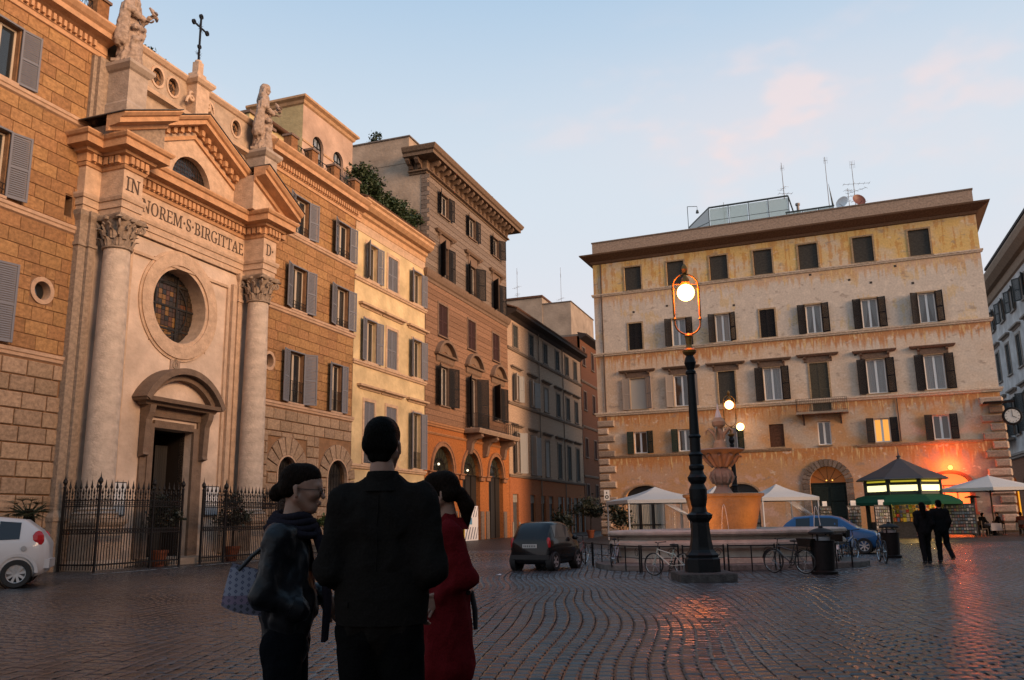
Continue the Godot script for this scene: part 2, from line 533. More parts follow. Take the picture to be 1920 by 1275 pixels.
func drape_mesh(w: float, h: float, tied := false) -> Mesh:
	var key := "drape%.2f_%.2f%s" % [w, h, tied]
	if cache.has(key):
		return cache[key]
	var mb := MB.new()
	for s in ([-1, 1] if tied else [0]):
		var N := 18
		for i in N:
			var g := func(q: float, y: float) -> Vector3:
				var xx := (q - 0.5) * w
				if tied:
					xx = s * w * 0.5 - s * q * w * 0.5 * (0.12 + 0.88 * pow(y / h, 0.8))
				return Vector3(xx, y, 0.03 * sin(q * 40.0))
			for j in 4:
				var q0 := float(i) / N; var q1 := float(i + 1) / N
				mb.quad(g.call(q0, h * j / 4), g.call(q1, h * j / 4), g.call(q1, h * (j + 1) / 4), g.call(q0, h * (j + 1) / 4))
	cache[key] = mb.mesh()
	return cache[key]
# a window: surround (part) > casement, pane, shutters, hood, curtain (sub-parts)
func window(par, xc: float, y: float, w: float, h: float, o := {}):
	var mb := MB.new()
	var sur: float = o.get("surround", 0.0)
	if sur > 0.0:
		var d: float = o.get("proud", 0.06)
		mb.span(Vector3(-w / 2 - sur, 0, 0.002), Vector3(-w / 2, h + sur, d)); mb.span(Vector3(w / 2, 0, 0.002), Vector3(w / 2 + sur, h + sur, d))
		mb.span(Vector3(-w / 2, h, 0.002), Vector3(w / 2, h + sur, d))
	mb.span(Vector3(-w / 2 - sur - 0.06, -0.1, 0.003), Vector3(w / 2 + sur + 0.06, -0.003, o.get("sill", 0.14)))
	var wn := part(par, "window", mb, o.get("sm", M("trim", Color(0.5, 0.4, 0.31))), Transform3D(Basis(), Vector3(xc, y, 0)))
	if o.get("closed", false):
		for s in [-1, 1]:
			part(wn, "shutter", shutter_mesh(w / 2 - 0.01, h - 0.02), o.shut, Transform3D(Basis(), Vector3(-w / 2 + 0.004 if s < 0 else 0.006, 0.01, -0.06)))
	elif o.has("blind"):
		part(wn, "blind", quad_mesh(w - 0.01, h - 0.01), o.blind, Transform3D(Basis(), Vector3(0, 0.005, -0.12)))
	var zin := -0.24
	var open: bool = not (o.get("closed", false) or o.has("blind"))
	if open:
		part(wn, "casement", casement_mesh(w - 0.02, h - 0.02, o.get("fr", 0.08)), o.get("frame", M("white_frame", Color(0.55, 0.5, 0.44), 0.6)), Transform3D(Basis(), Vector3(0, 0.01, zin)))
		for s in [-1, 1]:
			part(wn, "pane", quad_mesh(w / 2 - 0.12, h - 0.14), o.get("glass", glass("glass", Color(0.03, 0.035, 0.04), 0.45)), Transform3D(Basis(), Vector3(s * w / 4, 0.07, zin + 0.03)))
	if open and o.has("curtain"):
		part(wn, "curtain", drape_mesh(w - 0.16, h - 0.05, o.get("tied", false)), o.curtain, Transform3D(Basis(), Vector3(0, 0.02, zin - 0.12)))
	if open and o.has("lit"):
		part(wn, "lit_room", quad_mesh(w - 0.1, h - 0.04), o.lit, Transform3D(Basis(), Vector3(0, 0.02, zin - 0.5)))
	if o.has("shut") and not o.get("closed", false) and not o.get("bare", false):
		var sw: float = o.get("sw", w / 2 + 0.06)
		var ang: Array = o.get("ang", [0.16, 0.16]).map(func(q): return q + (0.22 * rng.randf() if rng.randf() < 0.8 else 0.5))
		var sh: float = h + 0.06
		if o.get("head", true):
			var hd := MB.new()
			hd.span(Vector3(-w / 2 - 0.05, h + 0.003, 0.07), Vector3(w / 2 + 0.05, h + 0.07, 0.12))
			part(wn, "shutter_head", hd, o.shut)
		part(wn, "shutter", shutter_mesh(sw, sh), o.shut, Transform3D(Basis(Vector3.UP, ang[0]), Vector3(-w / 2 - 0.02, -0.02, 0.075)) * Transform3D(Basis(), Vector3(-sw, 0, 0)))
		part(wn, "shutter", shutter_mesh(sw, sh), o.shut, Transform3D(Basis(Vector3.UP, -ang[1]), Vector3(w / 2 + 0.02, -0.02, 0.075)))
	if o.has("hood"):
		var hp := MB.new()
		var hy: float = h + o.get("hoody", 0.45); var hw: float = w / 2 + o.get("hoodw", 0.55)
		if o.hood == "flat":
			hp.mold([Vector2(0, hy - 0.02), Vector2(0.06, hy), Vector2(0.1, hy + 0.1), Vector2(0.28, hy + 0.14), Vector2(0.3, hy + 0.26), Vector2(0, hy + 0.32)], [Vector2(-hw, 0), Vector2(-hw, 0.01), Vector2(hw, 0.01), Vector2(hw, 0)])
		elif o.hood == "bracket":
			hp.mold([Vector2(0, hy + 0.02), Vector2(0.2, hy + 0.05), Vector2(0.3, hy + 0.16), Vector2(0.33, hy + 0.24), Vector2(0, hy + 0.28)], [Vector2(-hw, 0), Vector2(-hw, 0.01), Vector2(hw, 0.01), Vector2(hw, 0)])
			hp.span(Vector3(-w / 2 - 0.2, h + 0.08, 0.004), Vector3(w / 2 + 0.2, hy + 0.02, 0.08))
			for s in [-1, 1]:
				hp.x = Transform3D(Basis(Vector3(0, 0, 1), Vector3.UP, Vector3(-1, 0, 0)), Vector3(s * (hw - 0.3) + 0.08, hy + 0.03, 0))
				hp.prism([Vector2(0, 0), Vector2(0.3, 0), Vector2(0.26, -0.12), Vector2(0.1, -0.22), Vector2(0.06, -0.42), Vector2(0, -0.46)], 0, 0.16)
			hp.x = Transform3D.IDENTITY
		elif o.hood == "segment":
			hp.mold([Vector2(0, hy - 0.5), Vector2(0.12, hy - 0.35), Vector2(0.16, hy), Vector2(0.36, hy + 0.05), Vector2(0.4, hy + 0.18), Vector2(0, hy + 0.24)], [Vector2(-hw + 0.15, 0), Vector2(-hw + 0.15, 0.01), Vector2(hw - 0.15, 0.01), Vector2(hw - 0.15, 0)])
			var R := hw * 1.18; var a0 := acos(clampf((hw + 0.12) / R, -1, 1))
			hp.ring(Vector3(0, hy + 0.2 - sin(a0) * R, 0), R - 0.2, R, 0.0, 0.42, a0, PI - a0, 16)
			hp.ring(Vector3(0, hy + 0.2 - sin(a0) * R, 0), R * 0.55, R - 0.19, 0.0, 0.08, a0 + 0.15, PI - a0 - 0.15, 12)
		part(wn, "hood", hp, o.get("hm", o.get("sm", M("trim", Color(0.5, 0.4, 0.31)))))
	if o.has("rail"):
		var rl := MB.new()
		for i in 9:
			var xx := -w / 2 + w * (i + 0.5) / 9
			rl.bar(Vector3(xx, 0.02, 0.05), Vector3(xx, o.rail, 0.05), 0.012)
		for yy in [0.06, o.rail * 0.55, o.rail]:
			rl.bar(Vector3(-w / 2, yy, 0.05), Vector3(w / 2, yy, 0.05), 0.016)
		part(wn, "railing", rl, M("iron", Color(0.02, 0.018, 0.018), 0.5, "metal"))
	return wn
func sub_rect(r: Array, holes: Array) -> Array:
	var out := [r]
	for h in holes:
		var nxt := []
		for q in out:
			if h[0] >= q[2] or h[2] <= q[0] or h[1] >= q[3] or h[3] <= q[1]:
				nxt.append(q)
				continue
			if h[0] > q[0]: nxt.append([q[0], q[1], h[0], q[3]])
			if h[2] < q[2]: nxt.append([h[2], q[1], q[2], q[3]])
			var a := maxf(q[0], h[0]); var b := minf(q[2], h[2])
			if h[1] > q[1]: nxt.append([a, q[1], b, h[1]])
			if h[3] < q[3]: nxt.append([a, h[3], b, q[3]])
		out = nxt
	return out
# courses of dressed stone laid on a wall, each a piece of its own; beyond `most` they are joined
func masonry(par, called, x0, x1, y0, y1, bw, bh, gap, deep, ch, holes, mm: Array, most: int):
	var rest := {}
	var done := 0
	var rows := int(round((y1 - y0) / bh))
	var rh: float = (y1 - y0) / rows
	var list := []
	for r in rows:
		var x: float = x0 - (bw * 0.5 if r % 2 else 0.0) - rng.randf() * 0.1
		while x < x1:
			var w: float = bw * (0.9 + 0.2 * rng.randf())
			if x + w > x0:
				var rc := [maxf(x, x0) + gap / 2, y0 + r * rh + gap / 2, minf(x + w, x1) - gap / 2, y0 + (r + 1) * rh - gap / 2]
				for q in sub_rect(rc, holes):
					if q[2] - q[0] > 0.09 and q[3] - q[1] > 0.07:
						list.append(q)
			x += w
	list.sort_custom(func(a, b): return (a[2] - a[0]) * (a[3] - a[1]) > (b[2] - b[0]) * (b[3] - b[1]))
	for q in list:
		var m = mm[rng.randi() % mm.size()]
		var w := snappedf(q[2] - q[0], 0.01); var h := snappedf(q[3] - q[1], 0.01)
		var d: float = deep * (0.85 + 0.3 * rng.randf())
		if done < most:
			var key := "blk%.2f_%.2f_%.3f" % [w, h, deep]
			if not cache.has(key):
				var mb := MB.new()
				mb.block(Vector3.ZERO, w, h, deep, ch)
				cache[key] = mb.mesh()
			part(par, called, cache[key], m, Transform3D(Basis().scaled(Vector3(1, 1, d / deep)), Vector3((q[0] + q[2]) / 2, (q[1] + q[3]) / 2, 0.001)))
			done += 1
		else:
			if not rest.has(m): rest[m] = MB.new()
			rest[m].block(Vector3((q[0] + q[2]) / 2, (q[1] + q[3]) / 2, 0.001), w, h, d, ch)
	for m in rest:
		part(par, called + "s", rest[m], m).set_meta("kind", "stuff")
func ledge(par, called, x0, x1, y, hgt, out, m, z := 0.0):
	var mb := MB.new()
	mb.mold([Vector2(0, y), Vector2(out * 0.6, y + hgt * 0.15), Vector2(out * 0.7, y + hgt * 0.45), Vector2(out, y + hgt * 0.55), Vector2(out, y + hgt * 0.9), Vector2(0, y + hgt)], [Vector2(x0, z - 0.01), Vector2(x0, z), Vector2(x1, z), Vector2(x1, z - 0.01)])
	return part(par, called, mb, m)
func dentils(par, called, x0, x1, y, z, w, h, d, step, m):
	var mb := MB.new()
	var k := int((x1 - x0) / step)
	for i in k:
		var x: float = x0 + (i + 0.5) * (x1 - x0) / k
		mb.span(Vector3(x - w / 2, y, z), Vector3(x + w / 2, y + h, z + d))
	return part(par, called, mb, m)
func put(par, called, m, a: Vector3, b: Vector3) -> MeshInstance3D:
	var mb := MB.new()
	mb.span(a, b)
	return part(par, called, mb, m)
func build_ground():
	var mortar := M("mortar", Color(0.022, 0.020, 0.019), 0.9, "rough")
	var g := MB.new()
	g.quad(Vector3(-400, -0.035, 400), Vector3(400, -0.035, 400), Vector3(400, -0.035, -600), Vector3(-400, -0.035, -600))
	var ground := struct("ground", g, mortar)
	var far := MB.new()
	far.quad(Vector3(-90, -0.004, -44), Vector3(110, -0.004, -44), Vector3(110, -0.004, -260), Vector3(-90, -0.004, -260))
	var fm := M("far_pavement", Color(0.041, 0.040, 0.0415), 0.38, "rough")
	struct("pavement", far, fm)
	# small basalt setts in wavering rows
	var cm := MB.new()
	cm.x = Transform3D(Basis(Vector3.RIGHT, -PI / 2), Vector3.ZERO)
	var f := []; var m1 := []; var bt := []
	for s in [[-1, -1], [1, -1], [1, 1], [-1, 1]]:
		f.append(Vector3(s[0] * 0.30, s[1] * 0.32, 0.0)); m1.append(Vector3(s[0] * 0.45, s[1] * 0.46, -0.011)); bt.append(Vector3(s[0] * 0.47, s[1] * 0.475, -0.05))
	cm.quad(f[0], f[1], f[2], f[3])
	for i in 4:
		var j := (i + 1) % 4
		cm.quad(m1[i], m1[j], f[j], f[i]); cm.quad(bt[i], bt[j], m1[j], m1[i])
	var sett := cm.mesh()
	var cmat := M("sett", Color(0.078, 0.072, 0.072), 0.21, "plain").duplicate()
	cmat.vertex_color_use_as_albedo = true
	cmat.albedo_color = Color.WHITE; cmat.metallic_specular = 0.4
	cmat.normal_enabled = true; cmat.normal_texture = noise_tex("stone_n", 0.05, 0, 1, 5, true, 6.0); cmat.uv1_triplanar = true; cmat.uv1_world_triplanar = true; cmat.uv1_scale = Vector3.ONE * 1.5; cmat.normal_scale = 0.22
	var xs := []; var cols := []
	var W := 0.185; var L := 0.20
	var wob := FastNoiseLite.new()
	wob.seed = 5; wob.frequency = 0.06; wob.fractal_octaves = 2
	var tone := FastNoiseLite.new()
	tone.seed = 9; tone.frequency = 0.12; tone.fractal_octaves = 4
	var near := []
	for i in range(-330, 340):
		var z := -4.2 - rng.randf() * 0.2
		while z > -44.4:
			var l: float = L * (0.85 + 0.3 * rng.randf())
			var zc: float = z - l / 2
			var x0: float = i * W - 0.10 * (zc + 20.0)
			var lim := absf(zc) * 0.74 + 2.5
			if absf(x0) < lim + 4.0:
				var wx := wob.get_noise_2d(x0, zc) * 1.1
				var sl := (wob.get_noise_2d(x0, zc - 0.3) - wob.get_noise_2d(x0, zc + 0.3)) * 1.1 / 0.6
				var x := x0 + wx
				var q := (Vector2(x, zc) - Vector2(6.6, -27.4)) / Vector2(3.1, 2.0)
				if absf(x) < lim and q.length() > 1.0 and not (x < -10.0 and Vector3(x, 0, zc).dot(Vector3(0.9425, 0, 0.3343)) < -25.9):
					var b := Basis(Vector3.UP, atan2(0.10 - sl, -1.0) + PI + (rng.randf() - 0.5) * 0.08) * Basis(Vector3.RIGHT, (rng.randf() - 0.5) * 0.035) * Basis(Vector3.BACK, (rng.randf() - 0.5) * 0.05)
					var gap := clampf(1.0 + (wob.get_noise_2d(x0 + 0.5, zc) - wob.get_noise_2d(x0 - 0.5, zc)) * 1.1, 0.6, 1.6) * (1.0 + wob.get_noise_2d(x0 * 2.0 + 50, zc) * 0.05)
					b = b * Basis.from_scale(Vector3(W * 1.02 * gap, 1.0, l * 1.05))
					var tf := Transform3D(b, Vector3(x, (rng.randf() - 0.6) * 0.009, zc))
					var v := 0.78 + 0.44 * rng.randf() + tone.get_noise_2d(x, zc) * 0.5
					var c := Color(0.041 * v, 0.040 * v, 0.0415 * v)
					if zc > -9.2 and near.size() < 300 and zc < -7.7 and absf(x) < 5.0:
						near.append([tf, c])
					else:
						xs.append(tf); cols.append(c)
			z -= l
	var mmh := MultiMesh.new()
	mmh.transform_format = MultiMesh.TRANSFORM_3D; mmh.use_colors = true; mmh.mesh = sett
	mmh.instance_count = xs.size()
	for i in xs.size():
		mmh.set_instance_transform(i, xs[i]); mmh.set_instance_color(i, cols[i])
	var mi := MultiMeshInstance3D.new()
	mi.name = "cobblestones"; mi.multimesh = mmh; mi.material_override = cmat
	mi.set_meta("kind", "stuff")
	ground.add_child(mi)
	var nm := []
	for k in 5:
		var v := 0.85 + 0.08 * k
		var m := cmat.duplicate()
		m.vertex_color_use_as_albedo = false; m.albedo_color = lin(0.041 * v, 0.040 * v, 0.0415 * v)
		nm.append(m)
	for e in near:
		part(ground, "cobblestone", sett, nm[clampi(int((e[1].r / 0.041 - 0.82) / 0.08), 0, 4)], e[0])
	print("cobbles ", xs.size())
	# worn white line along the church side, broken where traffic rubbed it away
	var lm := MB.new()
	for k in 150:
		if rng.randf() < 0.22: continue
		var t0 := k / 150.0; var t1 := (k + 0.9) / 150.0
		var p := func(t: float) -> Vector3: return FL * Vector3(lerpf(22.0, 37.0, t), 0.007, 3.4 + 0.08 * sin(t * 9.0))
		var a: Vector3 = p.call(t0); var b: Vector3 = p.call(t1)
		var n := Vector3(0.9425, 0, 0.3343) * (0.05 + 0.05 * rng.randf())
		lm.quad(a - n, b - n, b + n, a + n)
	var line := part(ground, "painted_line", lm, M("line_paint", Color(0.5, 0.49, 0.46), 0.7, "rough"))
	line.set_meta("label", "worn white line painted along the church side")
func build_tan():
	var U := 15.0
	var t := thing("tan_palazzo", "long tan stone palazzo with grey shutters standing on both sides of the church front", "building", FL * Transform3D(Basis(), Vector3(U, 0, 0)))
	var trim := M("tan_trim", Color(0.60, 0.40, 0.27))
	var wm := M("tan_joint", Color(0.30, 0.165, 0.085), 0.9)
	var blocks := []
	for k in 6:
		var v := 0.88 + 0.05 * k
		blocks.append(M("tan_block%d" % k, Color(0.46 * v, 0.245 * v * (1.0 + 0.03 * (k % 3)), 0.115 * v), 0.85, "rough"))
	var low := []
	for k in 6:
		var v := 0.86 + 0.055 * k
		low.append(M("low_block%d" % k, Color(0.47 * v, 0.33 * v, 0.22 * v * (1.0 + 0.03 * (k % 2))), 0.88, "rough"))
	var lowj := M("low_joint", Color(0.20, 0.12, 0.075), 0.9)
	var grey := M("grey_shutter", Color(0.17, 0.175, 0.20), 0.6, "plain")
	var wins := []      # x centre, sill, w, h
	for x in [19.6, 38.2, 42.65]:
		wins.append([x, 17.0, 1.35, 2.1, 2])
		wins.append([x, 12.75, 1.35, 2.35, 1])
		wins.append([x if x < 42 else 42.25, 7.72, 1.35 if x < 42 else 1.1, 2.7, 0])
	var opens := []; var holes := []
	for w in wins:
		opens.append([w[0] - U - w[2] / 2, w[1], w[0] - U + w[2] / 2, w[1] + w[3], 0.0])
		holes.append([w[0] - U - w[2] / 2 - 0.06, w[1] - 0.12, w[0] - U + w[2] / 2 + 0.06, w[1] + w[3] + 0.06])
	# arched doors of the ground floor
	for a in [[37.7, 1.7, 4.9], [42.6, 2.1, 5.0]]:
		opens.append([a[0] - U - a[1] / 2, 0.0, a[0] - U + a[1] / 2, a[2], a[1] / 2])
	for c in [[22.2, 9.85], [35.8, 9.6]]:
		opens.append([c[0] - U - 0.36, c[1] - 0.36, c[0] - U + 0.36, c[1] + 0.36, 0.0])
	opens.append([23.0 - U - 0.16, 12.95, 23.0 - U + 0.16, 13.75, 0.0])
	opens.append([27.6 - U, 0.0, 30.4 - U, 5.7, 0.0]); opens.append([26.9 - U, 8.7, 31.1 - U, 13.0, 0.0]); opens.append([27.75 - U, 16.4, 30.35 - U, 17.8, 0.0])
	for h in [[22.2, 9.85], [35.8, 9.6]]:
		holes.append([h[0] - U - 0.5, h[1] - 0.5, h[0] - U + 0.5, h[1] + 0.5])
	holes.append([23.0 - U - 0.2, 12.9, 23.0 - U + 0.2, 13.8])
	var mb := MB.new()
	wall(mb, 0, 44.1 - U, 0, 20.9, opens)
	part(t, "wall", mb, wm)
	shell(t, 0.0, 44.1 - U, 20.9, 9.0, M("tan_side", Color(0.42, 0.27, 0.15), 0.9, "plaster"), M("roof_slab", Color(0.2, 0.17, 0.15)))
	# string courses
	var ranges := [[0.0, 23.42 - U], [34.72 - U, 44.08 - U]]
	for r in ranges:
		for y in [16.62, 12.32, 7.3]:
			ledge(t, "string_course", r[0], r[1], y, 0.34, 0.14, trim)
	var bands := [[7.66, 12.3, 0.50], [12.68, 16.6, 0.49], [16.98, 19.9, 0.49]]
	for r in ranges:
		var a: float = r[0] if r[0] > 1.0 else 2.2
		for b in bands:
			masonry(t, "block", a, r[1] - 0.02, b[0], b[1], 0.96, b[2], 0.022, 0.035, 0.010, holes, blocks, 46)
	for q in [[23.44, 23.92, 0.14], [23.6, 24.1, 0.3]]: put(t, "pilaster", M("church_grey", Color(0.44, 0.34, 0.26), 0.9, "rough"), Vector3(q[0] - U, 16.9, 0.002), Vector3(q[1] - U, 19.84, q[2]))
	# rusticated ground floor
	var lh := [[37.7 - U - 1.75, 0, 37.7 - U + 1.75, 5.85], [42.6 - U - 2.0, 0, 42.6 - U + 1.6, 6.1]]
	for r in ranges:
		var a: float = r[0] if r[0] > 1.0 else 2.2
		masonry(t, "rusticated_block", a, r[1] - 0.02, 0.3, 7.28, 1.05, 0.58, 0.055, 0.075, 0.024, lh, low, 110)
		put(t, "plinth", low[1], Vector3(r[0], 0, 0.002), Vector3(r[1], 0.3, 0.14))
	# voussoirs around the two arches
	for a in [[37.7, 0.85, 4.05, 1.0], [42.6, 1.05, 3.95, 0.85]]:
		var cx: float = a[0] - U
		for k in 9:
			var v := MB.new()
			v.ring(Vector3.ZERO, a[1] + 0.08, a[1] + a[3], 0.002, 0.085, PI * k / 9.0 + 0.025, PI * (k + 1) / 9.0 - 0.025, 3, 1.0)
			part(t, "voussoir", v, low[k % 6], Transform3D(Basis(), Vector3(cx, a[2], 0)))
		for s in [-1, 1]:
			for k in 7:
				var wd: float = 0.88 if k % 2 else 0.72
				var y0: float = 0.3 + k * (a[2] - 0.33) / 7.0
				var v := MB.new()
				v.block(Vector3.ZERO, wd, (a[2] - 0.33) / 7.0 - 0.05, 0.075, 0.024)
				part(t, "jamb_block", v, low[(k + 2) % 6], Transform3D(Basis(), Vector3(cx + s * (a[1] + 0.08 + wd / 2), y0 + (a[2] - 0.33) / 14.0, 0.002)))
		var fr := MB.new()
		fr.ring(Vector3(cx, a[2], 0), a[1] - 0.02, a[1] + 0.07, -0.1, 0.1, 0.0, PI, 18)
		for s in [-1, 1]:
			fr.span(Vector3(cx + s * (a[1] + 0.025) - 0.045, 0, -0.1), Vector3(cx + s * (a[1] + 0.025) + 0.045, a[2], 0.1))
		part(t, "arch_frame", fr, trim)
		var dr := MB.new()
		for k in 7:
			var xx: float = cx - a[1] + (k + 0.5) * a[1] * 2 / 7
			dr.bar(Vector3(xx, 0.02, -0.2), Vector3(xx, a[2] + sqrt(maxf(0.0, a[1] * a[1] - (xx - cx) * (xx - cx))) - 0.04, -0.2), 0.018)
		for yy in [1.2, 2.6, a[2] - 0.2, a[2] + 0.3]:
			dr.bar(Vector3(cx - a[1] * 0.98 + (0.06 if yy > a[2] else 0.0), yy, -0.2), Vector3(cx + a[1] * 0.98 - (0.06 if yy > a[2] else 0.0), yy, -0.2), 0.02)
		for k in 10:
			dr.bar(Vector3(cx, a[2] + 0.02, -0.2), Vector3(cx + cos(PI * k / 9.0) * a[1] * 0.7, a[2] + sin(PI * k / 9.0) * a[1] * 0.7, -0.2), 0.01)
		part(t, "door_grille", dr, M("iron", Color(0.02, 0.018, 0.018), 0.5, "metal"))
		put(t, "door_leaf", M("dark_door", Color(0.03, 0.028, 0.026), 0.7), Vector3(cx - a[1], 0.02, -0.42), Vector3(cx + a[1], a[2] + a[1], -0.36))
	# windows
	var cur := M("curtain", Color(0.5, 0.44, 0.36), 0.9, "cloth")
	for w in wins:
		var o := {"shut": grey, "sw": 0.76 if w[4] > 0 or w[0] < 42 else 0.5, "sm": trim, "frame": M("pale_frame", Color(0.42, 0.35, 0.27), 0.6, "plain"), "ang": [0.22, 0.10]}
		if w[4] == 1: o.curtain = cur
		if w[4] == 2 and w[0] > 30: o.rail = 0.5
		if w[4] == 1: o.rail = 0.45
		if w[4] == 0: o.rail = 1.15
		window(t, w[0] - U, w[1], w[2], w[3], o)
	# round windows
	for c in [[22.2, 9.85], [35.8, 9.6]]:
		var r := MB.new()
		r.ring(Vector3(c[0] - U, c[1], 0), 0.34, 0.5, -0.3, 0.07, 0, TAU, 28)
		var rw := part(t, "round_window", r, trim)
		var pn := MB.new()
		pn.ring(Vector3(c[0] - U, c[1], 0), 0.0, 0.36, -0.29, -0.27, 0, TAU, 28)
		part(rw, "pane", pn, glass("glass", Color(0.03, 0.035, 0.04), 0.45))
	# eaves cornice with dentils
	for r in ranges:
		var x0: float = r[0]; var x1: float = r[1] + (0.5 if r[0] > 5.0 else 0.62)
		var mbc := MB.new()
		mbc.mold([Vector2(0.0, 19.86), Vector2(0.1, 19.9), Vector2(0.1, 20.08), Vector2(0.14, 20.1), Vector2(0.14, 20.42), Vector2(0.34, 20.5), Vector2(0.62, 20.56), Vector2(0.62, 20.78), Vector2(0.72, 20.86), Vector2(0.84, 21.02), Vector2(0.84, 21.1), Vector2(0.0, 21.2)], [Vector2(x0, 0.002), Vector2(x1, 0.002)])
		part(t, "cornice", mbc, M("tan_cornice", Color(0.62, 0.36, 0.20)))
		dentils(t, "dentils", x0, r[1], 20.14, 0.142, 0.13, 0.24, 0.14, 0.24, M("tan_cornice", Color(0.62, 0.36, 0.20)))
		put(t, "parapet_base", M("tan_side", Color(0.42, 0.27, 0.15), 0.9, "plaster"), Vector3(x0, 20.91, -0.3), Vector3(r[1], 21.12, -0.02))
	# brick piers with iron railings on the roof edge
	var brick := M("pier_brick", Color(0.34, 0.17, 0.08), 0.9, "rough")
	var iron := M("iron", Color(0.02, 0.018, 0.018), 0.5, "metal")
	var cap := M("pier_cap", Color(0.24, 0.16, 0.12))
	for seg in [[36.9, 38.95, 41.3, 43.7], [17.2, 19.3, 21.4, 23.5]]:
		for i in seg.size():
			var px: float = seg[i] - U
			var pr := put(t, "pier", brick, Vector3(px - 0.3, 21.1, -0.2), Vector3(px + 0.3, 22.2, 0.3))
			put(pr, "pier_cap", cap, Vector3(px - 0.37, 22.202, -0.27), Vector3(px + 0.37, 22.32, 0.37))
			if i < seg.size() - 1:
				var rl := MB.new()
				var x0: float = px + 0.3; var x1: float = seg[i + 1] - U - 0.3
				rl.bar(Vector3(x0, 22.05, 0.05), Vector3(x1, 22.05, 0.05), 0.025); rl.bar(Vector3(x0, 21.25, 0.05), Vector3(x1, 21.25, 0.05), 0.02)
				var k := 4
				for j in k:
					var a := lerpf(x0, x1, j / float(k)); var b := lerpf(x0, x1, (j + 1) / float(k))
					rl.bar(Vector3(a, 21.25, 0.05), Vector3(b, 22.05, 0.05), 0.014); rl.bar(Vector3(b, 21.25, 0.05), Vector3(a, 22.05, 0.05), 0.014)
					rl.bar(Vector3(b, 21.2, 0.05), Vector3(b, 22.05, 0.05), 0.014)
				part(t, "railing", rl, iron)
	# roof rooms behind the railings
	var yel := M("roof_yellow", Color(0.62, 0.50, 0.27), 0.9, "plaster")
	var rs := M("roof_slab", Color(0.2, 0.17, 0.15))
	for c in [[35.4, 36.2, 23.3, -3.6, -1.6], [36.6, 37.3, 23.0, -2.6, -1.4]]:
		var ch := put(t, "chimney", yel, Vector3(c[0] - U, 20.9, c[3]), Vector3(c[1] - U, c[2], c[4]))
		put(ch, "chimney_cap", cap, Vector3(c[0] - U - 0.12, c[2] + 0.002, c[3] - 0.12), Vector3(c[1] - U + 0.12, c[2] + 0.16, c[4] + 0.12))
	put(t, "roof_block", yel, Vector3(38.0 - U, 21.16, -7.0), Vector3(40.8 - U, 24.3, -2.6))
	var tl := MB.new()
	for k in 8:
		tl.bar(Vector3(37.7 - U, 24.2 + 0.02 * k, -2.3 - k * 0.3), Vector3(40.7 - U, 24.2 + 0.02 * k, -2.3 - k * 0.3), 0.14, 6)
	part(t, "roof_tiles", tl, M("tiles", Color(0.16, 0.085, 0.055), 0.9, "rough"))

func build_roof_tower():
	# roof pavilion with two arched windows
	var t := thing("roof_pavilion", "yellow roof pavilion with two arched windows rising behind the brick roof railing", "pavilion", FL * Transform3D(Basis(), Vector3(41.0, 21.16, -2.0)))
	var pink := M("pavilion_front", Color(0.60, 0.42, 0.32), 0.9, "plaster")
	var yel := M("roof_yellow", Color(0.62, 0.50, 0.27), 0.9, "plaster")
	var w := 5.9
	var o := []
	for x in [1.75, 4.15]:
		o.append([x - 0.62, 0.9, x + 0.62, 4.0, 0.62])
	var mb := MB.new()
	wall(mb, 0, w, 0, 5.5, o, 0.0, 0.3)
	part(t, "wall", mb, pink)
	put(t, "side_wall", yel, Vector3(0, 0, -4.0), Vector3(0.25, 5.5, -0.002)); put(t, "side_wall", yel, Vector3(w - 0.25, 0, -4.0), Vector3(w, 5.5, -0.002)); put(t, "rear_wall", yel, Vector3(0.26, 0, -4.0), Vector3(w - 0.26, 5.5, -3.8))
	var c := MB.new()
	c.mold([Vector2(0, 5.42), Vector2(0.1, 5.5), Vector2(0.16, 5.66), Vector2(0.34, 5.78), Vector2(0.34, 5.92), Vector2(0, 5.98)], [Vector2(0, -4.0), Vector2(0, 0.002), Vector2(w, 0.002), Vector2(w, -4.0)])
	c.quad(Vector3(0, 5.98, 0), Vector3(w, 5.98, 0), Vector3(w, 5.98, -4), Vector3(0, 5.98, -4))
	part(t, "cornice", c, M("pavilion_cornice", Color(0.58, 0.36, 0.2)))
	var b := MB.new()
	for s in [[0.0, 1.13], [2.37, 3.53], [4.77, 5.9]]:
		b.span(Vector3(s[0], 3.05, 0.002), Vector3(s[1], 3.17, 0.05))
	part(t, "band", b, M("pavilion_cornice", Color(0.58, 0.36, 0.2)))
	for q in o:
		var f := MB.new()
		var cx: float = (q[0] + q[2]) / 2
		for k in 4:
			f.bar(Vector3(q[0] + 0.02 + k * 0.4, 0.92, -0.2), Vector3(q[0] + 0.02 + k * 0.4, 3.4 + (0.5 if k in [1, 2] else 0.0), -0.2), 0.03)
		for y in [0.95, 1.7, 2.5, 3.38]:
			f.bar(Vector3(q[0], y, -0.2), Vector3(q[2], y, -0.2), 0.03)
		f.ring(Vector3(cx, 3.38, -0.2), 0.54, 0.61, -0.03, 0.03, 0, PI, 14)
		var wn := part(t, "window", f, M("iron", Color(0.02, 0.018, 0.018), 0.5, "metal"))
		part(wn, "pane", quad_mesh(1.2, 3.0), glass("glass_sky", Color(0.25, 0.29, 0.34), 0.8, 0.1), Transform3D(Basis(), Vector3(cx, 0.92, -0.24)))
